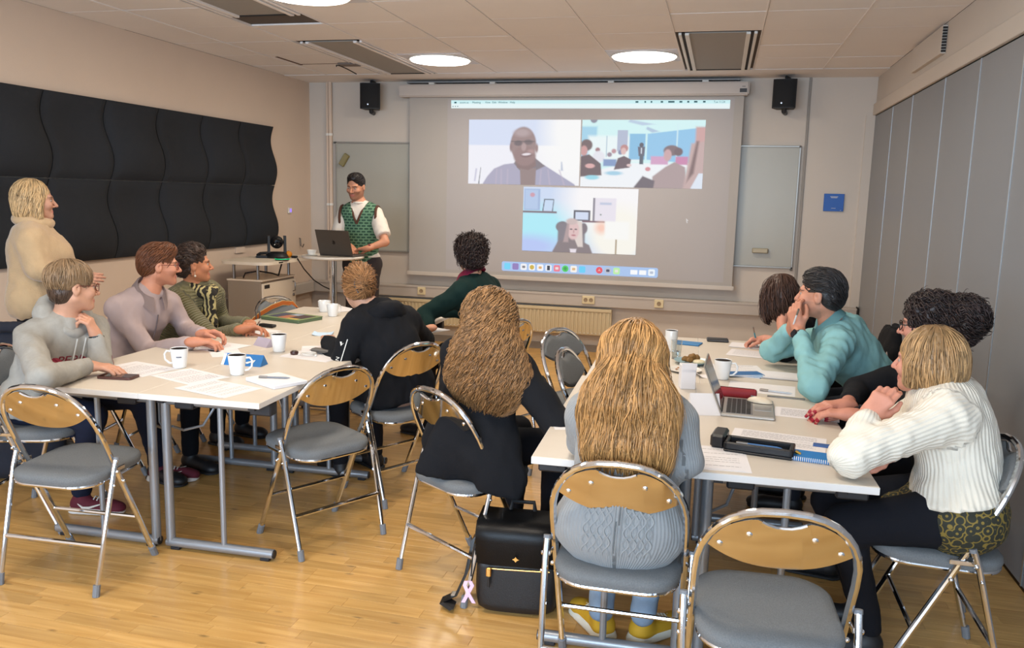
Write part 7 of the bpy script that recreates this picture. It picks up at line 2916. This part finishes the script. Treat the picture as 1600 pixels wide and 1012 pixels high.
# ---- 9 long straight blonde hair, grey sweater
gs = rib_mat('pale_grey_knit', (140, 142, 143), 0, 0.009, 0.0006, var=0.05)
jeans = mat('pale_blue_denim', (128, 148, 170), 0.9, var=0.08, vscale=14, bump=0.0008, bscale=300)
yel = (mat('mustard_suede', (196, 150, 30), 0.75), mat('sole_cream', (222, 218, 202), 0.6), 0.27, True)
p = figure('person', 'seated woman with long straight blonde hair in a pale grey sweater, seen from behind', (-0.25, 2.50, 0.575), (-0.235, 2.55, 0.945), 91,
           ((-0.235, 2.585, 1.10), 80, -5, 0, 0.98),
           {'L': ((-0.40, 2.64, 0.79), (-0.26, 2.86, 0.785), ((0.5, 0.85, 0), DN, 0.5)), 'R': ((-0.06, 2.52, 0.80), (-0.076, 2.580, 0.785), ((0.25, 0.9, 0.0), (-0.6, 0, -0.8), 1.1, 0.9))},
           sw=0.145, top=gs, bottom=jeans, inf=0.022, hem=0.13, folds=0.004, topname='grey_sweater', skin=(216, 160, 140), hip=1.04, h=0.011,
           legs={'L': ((-0.34, 2.86, 0.53), (-0.335, 2.80, 0.12), 97), 'R': ((-0.15, 2.86, 0.53), (-0.185, 2.81, 0.12), 75)}, sleeve=(0.95, 0.85))
b_, H, rt_, S, u, w, r_ = p['base'], p['H'], p['root'], p['S'], p['u'], p['w'], p['r']
for an, fy in (((-0.335, 2.84, 0.1), radians(128)), ((-0.185, 2.85, 0.1), radians(48))):
    shoe(rt_, b_, an, fy, *yel)
bm = B()   # raised cable pattern down the back
for cxx in (-0.062, 0.062):
    for k in range(4):
        for ph_ in (0, pi):
            pts = []
            for i in range(60):
                z = -0.02 - 0.42 * i / 59
                x = cxx + (k - 1.5) * 0.022 + 0.0105 * sin(i * 0.62 + ph_)
                pts.append(A(S) - b_ + r_ * x + u * z - w * 0.2)
            tube(bm, pts, 0.0034, 4)
for k in range(3):
    tube(bm, [A(S) - b_ + r_ * (k - 1) * 0.010 - u * (0.02 + 0.42 * i / 30) - w * 0.2 for i in range(31)], 0.0025, 4)
# project the pattern rigidly on to the sweater back
from mathutils.bvhtree import BVHTree
bvh = BVHTree.FromPolygons([v.co for v in p['top'].data.vertices], [tuple(q.vertices) for q in p['top'].data.polygons])
wd = Vector(w)
base_d = float((A(S) - b_ - w * 0.2) @ w)
dead = []
for v in bm.verts:
    hit = bvh.ray_cast(v.co - wd * 0.3, wd, 0.8)
    if hit[0] is not None:
        relh = float(A(v.co) @ w) - float((A(S) - b_ - w * 0.2) @ w)
        relh = max(-0.004, min(0.004, relh)) - 0.001
        v.co = hit[0] + wd * relh
fin('cable_pattern', bm, gs, rt_)
HU = Head(H.c, 86, 0, 0, 0.98)
hb = hair_mat('straight_blonde_hair', (170, 126, 76), 0.5, 0.36)
env = [ELL((0, -0.018, 0.038), (0.082, 0.100, 0.094), k=0.02), ECAP((0, -0.07, 0.01), (0.008, -0.130, -0.14), 0.094, 0.138, (0, 1, 0.4), 0.58, 0.08), ECAP((0.008, -0.135, -0.14), (0.012, -0.165, -0.255), 0.142, 0.140, (0, 1, 0.2), 0.40, 0.05)]
hair('hair', HU, env, [ELL((0, 0.11, -0.03), (0.07, 0.08, 0.12), k=0.01), ELL((0, 0.05, -0.25), (0.3, 0.13, 0.22), k=0.02)], hb, rt_, b_, h=0.007, n=2600, length=0.46, seg=22,
     dirf=lambda q: np.where(q[:, 2:3] > 0.0, d_radial(q) * A((1.1, 1, 1)) + A((0, -0.7, -0.2)), A((0, -0.12, -1.0)) + q * A((0.9, 0, 0))), wave=(0.0032, 5), r=0.0024, relief=0.005, bumpw=0.035, seed=23, lenj=0.6, frizz=0.005,
     rootf=lambda q: q[:, 2] > -0.17)

# ---- 10 woman writing, brown hair
p = figure('person', 'seated woman with brown shoulder-length hair in black, writing with a teal pen', (0.78, 5.05, 0.57), (0.46, 4.95, 0.93), 170,
           ((0.343, 4.880, 1.069), 140, -8, 0, 1.0),
           {'L': ((0.381, 4.635, 0.790), (0.366, 4.780, 0.945), ((0.15, 0.5, 0.8), (0.5, 0.6, 0), 1.2, 0.9)), 'R': ((0.429, 4.685, 0.820), (0.300, 5.031, 0.790), ((-0.95, -0.1, -0.1), (0, -0.3, -0.9), 0.8))},
           top=K_BLACK, bottom=K_BLACKT, shoes=SH_BLACK + (0.25, False), inf=0.024, sleeve=(0.4, 0.35), topname='black_top', skin=(216, 156, 136), hem=0.04)
b_, H, rt_ = p['base'], p['H'], p['root']
hb = hair_mat('chestnut_hair', (70, 46, 36), 0.35)
hair('hair', H, [CAP, ELL((0, -0.03, -0.04), (0.088, 0.082, 0.11), k=0.04), ELL((0.065, 0.03, -0.04), (0.028, 0.04, 0.10), k=0.03), ELL((-0.065, 0.03, -0.04), (0.028, 0.04, 0.10), k=0.03)],
     [ELL((0, 0.12, -0.05), (0.05, 0.065, 0.10), k=0.012)], hb, rt_, b_, n=600, length=0.19, dirf=lambda q: d_radial(q) * 0.6 + d_down(q), wave=(0.004, 8), r=0.0026, seed=25, relief=0.005, frizz=0.008)
pen((0.240, 4.993, 0.800), radians(60), TZ + 0.065, 'teal pen in the hand of the woman writing', mat('pen_teal', (50, 140, 160), 0.3), 0.14, tilt=radians(60))

# ---- 11 man in aqua shirt
aqua = mat('aqua_cotton', (134, 182, 184), 0.85, var=0.04, vscale=12, bump=0.0008, bscale=60, spec=0.2)
p = figure('person', 'seated man with dark hair in an aqua shirt, hands clasped at his mouth', (0.84, 4.40, 0.59), (0.585, 4.27, 0.97), 172,
           ((0.492, 4.200, 1.160), 158, 0, 0, 1.06),
           {'L': ((0.439, 3.721, 0.800), (0.391, 4.120, 1.002), ((-0.25, 0.1, 0.85), (0.5, 0.7, 0.1), 0.7)), 'R': ((0.30, 4.48, 0.82), (0.378, 4.260, 0.980), ((0.0, -0.3, 0.9), (0.6, -0.5, 0), 0.8))},
           sw=0.195, top=aqua, bottom=mat('dark_jeans', (36, 40, 52), 0.9), shoes=SH_BLACK + (0.28, False), inf=0.026, hem=0.07, folds=0.011, skin=(208, 148, 124), brow=(50, 38, 32), sleeve=(0.86, 0.9), chest=1.12, topname='shirt', belly=0.0, beard=(150, 116, 100))
b_, H, rt_, S, u, w, r_ = p['base'], p['H'], p['root'], p['S'], p['u'], p['w'], p['r']
shirt_collar(p, aqua, 0.10, 0.076)
hb = hair_mat('greying_dark_hair', (42, 38, 38), 0.4)
hair('hair', H, [CAPS, ELL((0, -0.035, -0.01), (0.070, 0.072, 0.066), k=0.02), ELL((0, 0.03, 0.080), (0.056, 0.05, 0.034), k=0.03)], [ELL((0, 0.118, -0.045), (0.066, 0.075, 0.10), k=0.01), NECK_CUT, EARS[0], EARS[1], ELL((0, 0.045, -0.08), (0.13, 0.10, 0.06), k=0.01)],
     hb, rt_, b_, n=600, length=0.09, dirf=d_back, r=0.0025, seed=27, relief=0.004, wave=(0.003, 9))
band(rt_, b_, p['L'][1], p['L'][2], 0.84, 0.031, 0.012, M_black, face=(-0.7, -0.6, 0.2))
pen((0.373, 4.080, 1.054), radians(100), (0.373, 4.080, 1.054)[2], 'white pen held at the mouth of the man in aqua', mat('pen_white', (225, 225, 225), 0.3), 0.12, tilt=radians(50))

# ---- 12 woman with curly dark updo in black
p = figure('person', 'seated woman with big curly dark hair, glasses and red nails, in black', (0.93, 3.66, 0.57), (0.88, 3.60, 0.95), 170,
           ((0.833, 3.560, 1.125), 158, -4, 0, 1.0),
           {'L': ((0.698, 3.420, 0.762), (0.536, 3.326, 0.790), ((-0.95, 0.25, -0.05), DN, 0.35)), 'R': ((0.62, 3.74, 0.80), (0.532, 3.439, 0.800), ((-0.9, -0.3, 0), DN, 0.3))},
           sw=0.175, top=K_BLACK, bottom=K_BLACKT, shoes=SH_BLACK + (0.25, False), inf=0.030, hem=0.08, sleeve=(0.55, 0.75), topname='black_dress', skin=(214, 152, 134), nails=(150, 16, 40), hip=1.15)
b_, H, rt_ = p['base'], p['H'], p['root']
hb = hair_mat('black_curly_hair', (50, 38, 36), 0.6)
hair('hair', H, [ELL((0, -0.01, 0.045), (0.090, 0.104, 0.090), k=0.03), ELL((0.0, -0.125, 0.035), (0.080, 0.080, 0.085), k=0.03), ELL((0, -0.09, -0.04), (0.06, 0.06, 0.06), k=0.03)], [FACE_CUT, NECK_CUT], hb, rt_, b_, n=1100, length=0.075,
     dirf=lambda q: q * 3 + A((0, -0.6, -0.3)), r=0.0028, seed=29, relief=0.010, bumpw=0.035, wave=(0.008, 20), wlift=0.003, frizz=0.006, seg=12)
glasses(H, rt_, b_, M_blk, r=0.023, thick=0.0022)
band(rt_, b_, p['L'][1], p['L'][2], 0.80, 0.031, 0.013, M_black, face=(-0.2, -0.5, 0.8))

# ---- 13 woman in white ribbed sweater
wsw = rib_mat('white_rib_knit', (228, 220, 204), 0, 0.013, 0.0010, var=0.015)
p = figure('person', 'seated woman with short blonde bob in a white ribbed sweater', (0.84, 2.97, 0.585), (0.775, 3.02, 0.955), 168,
           ((0.710, 3.000, 1.073), 148, 0, 3, 1.0),
           {'L': ((0.436, 2.682, 0.810), (0.509, 2.840, 0.909), ((0.55, 0.15, 0.8), (0.3, 0.9, -0.1), 0.65, 0.98, 0.3)), 'R': ((0.66, 3.16, 0.80), (0.585, 2.88, 0.772), ((-0.9, -0.45, 0), DN, 0.5))},
           sw=0.175, top=wsw, bottom=K_BLACKT, inf=0.034, hem=-0.035, folds=0.007, sleeve=(0.90, 0.9), topname='white_sweater', skin=(214, 152, 132), hip=1.18, chest=1.12, h=0.011,
           legs={'L': ((0.47, 2.84, 0.53), (0.60, 2.98, 0.11), 190), 'R': ((0.45, 3.06, 0.53), (0.60, 3.20, 0.11), 180)}, shoes=SH_BLACK + (0.25, False), belly=0.0)
b_, H, rt_, S, u, w, r_ = p['base'], p['H'], p['root'], p['S'], p['u'], p['w'], p['r']
nb = p['S'] + p['u'] * 0.03
garment('turtleneck', [CONE(nb, H.w(0, -0.02, -0.085), 0.070, 0.064, 0.01)], 0.008, rib_mat('white_rib_collar', (228, 220, 204), 0, 0.010, 0.002), rt_, b_, 0.002, 0.05, axes=[(nb, H.w(0, -0.02, -0.08), w, 0.07)])
hb = hair_mat('honey_bob_hair', (166, 130, 88), 0.5)
hair('hair', H, [ELL((0, -0.018, 0.036), (0.086, 0.104, 0.095), k=0.02), ELL((0, -0.04, -0.025), (0.092, 0.086, 0.092), k=0.04), CONE((-0.070, 0.02, 0.0), (-0.070, 0.028, -0.055), 0.026, 0.022, 0.03), CONE((0.070, 0.02, 0.0), (0.070, 0.028, -0.055), 0.026, 0.022, 0.03)],
     [ELL((0, 0.125, -0.045), (0.056, 0.070, 0.090), k=0.012), ELL((0, 0.0, -0.17), (0.2, 0.2, 0.055), k=0.01)], hb, rt_, b_, h=0.005, n=900, length=0.17, dirf=lambda q: d_radial(q) * 0.7 + d_down(q) * 0.8, wave=(0.002, 6), r=0.0025, seed=31, relief=0.004, seg=16)
tun = bpy.data.materials.new('dark_gold_circle_print')
tun.use_nodes = True
nt = tun.node_tree
tc = nt.nodes.new('ShaderNodeTexCoord')
vo = nt.nodes.new('ShaderNodeTexVoronoi')
vo.inputs['Scale'].default_value = 34
vo.inputs['Randomness'].default_value = 0.55
mu = nt.nodes.new('ShaderNodeMath')
mu.operation = 'MULTIPLY'
mu.inputs[1].default_value = 14
si = nt.nodes.new('ShaderNodeMath')
si.operation = 'SINE'
crr = nt.nodes.new('ShaderNodeValToRGB')
crr.color_ramp.elements[0].position = 0.45
crr.color_ramp.elements[0].color = srgb(40, 42, 32)
crr.color_ramp.elements[1].position = 0.8
crr.color_ramp.elements[1].color = srgb(128, 108, 46)
nt.links.new(tc.outputs['Object'], vo.inputs['Vector'])
nt.links.new(vo.outputs['Distance'], mu.inputs[0])
nt.links.new(mu.outputs[0], si.inputs[0])
nt.links.new(si.outputs[0], crr.inputs[0])
nt.links.new(crr.outputs[0], nt.nodes['Principled BSDF'].inputs['Base Color'])
nt.nodes['Principled BSDF'].inputs['Roughness'].default_value = 0.8
P_ = p['P']
garment('patterned_tunic', [ECAP(P_ - r_ * 0.08, P_ + r_ * 0.08, 0.150, 0.150, u, 0.9, 0.06), ECAP(P_ + w * 0.02, P_ + w * 0.16 - (0, 0, 0.02), 0.15, 0.11, (0, 0, 1), 0.75, 0.06)], 0.011, tun, rt_, b_, 0.005, clip=[((0, 0, 0.472), (0, 0, -1))])

# black jacket over the farthest right chair
e = empty('black_jacket', (0.80, 5.15, 0), radians(90), 'black jacket hung over the chair back behind the man in aqua', 'jacket')
jp = [ECAP((-0.10, -0.205, 0.76), (0.10, -0.205, 0.76), 0.13, 0.13, (0, 1, 0), 0.36, 0.05), ECAP((-0.13, -0.20, 0.62), (0.13, -0.20, 0.62), 0.10, 0.10, (0, 1, 0), 0.42, 0.06), ECAP((-0.12, -0.20, 0.5), (0.12, -0.20, 0.5), 0.09, 0.09, (0, 1, 0), 0.5, 0.06)]
garment('jacket_body', jp, 0.014, K_BLACK, e, A((0, 0, 0)), 0.01, 0.12, 4)
garment('jacket_collar', [CONE((-0.07, -0.24, 0.885), (0.07, -0.24, 0.885), 0.022, 0.022)], 0.010, K_BLACK, e, A((0, 0, 0)), 0.004, 0.05)
# dark coat at the left edge, over a chair back outside the picture
e = empty('dark_coat', (-3.62, 3.55, 0), radians(20), 'dark navy coat bulging in at the left edge behind the hoodie wearer', 'coat')
garment('coat_body', [ECAP((-0.1, 0, 0.72), (0.1, 0, 0.72), 0.13, 0.13, (0, 1, 0), 0.6, 0.05), ECAP((-0.12, 0, 0.35), (0.12, 0, 0.35), 0.15, 0.15, (0, 1, 0), 0.6, 0.1), ECAP((-0.12, 0, 0.12), (0.12, 0, 0.12), 0.12, 0.12, (0, 1, 0), 0.6, 0.1)],
        0.016, mat('navy_coat', (26, 30, 42), 0.9, bump=0.001, bscale=60), e, A((0, 0, 0)), 0.015, 0.16, 4)
garment('coat_collar', [CONE((-0.07, -0.05, 0.85), (0.07, -0.05, 0.85), 0.03, 0.03)], 0.011, MATS['navy_coat'], e, A((0, 0, 0)), 0.004, 0.05)
bpy.context.view_layer.update()
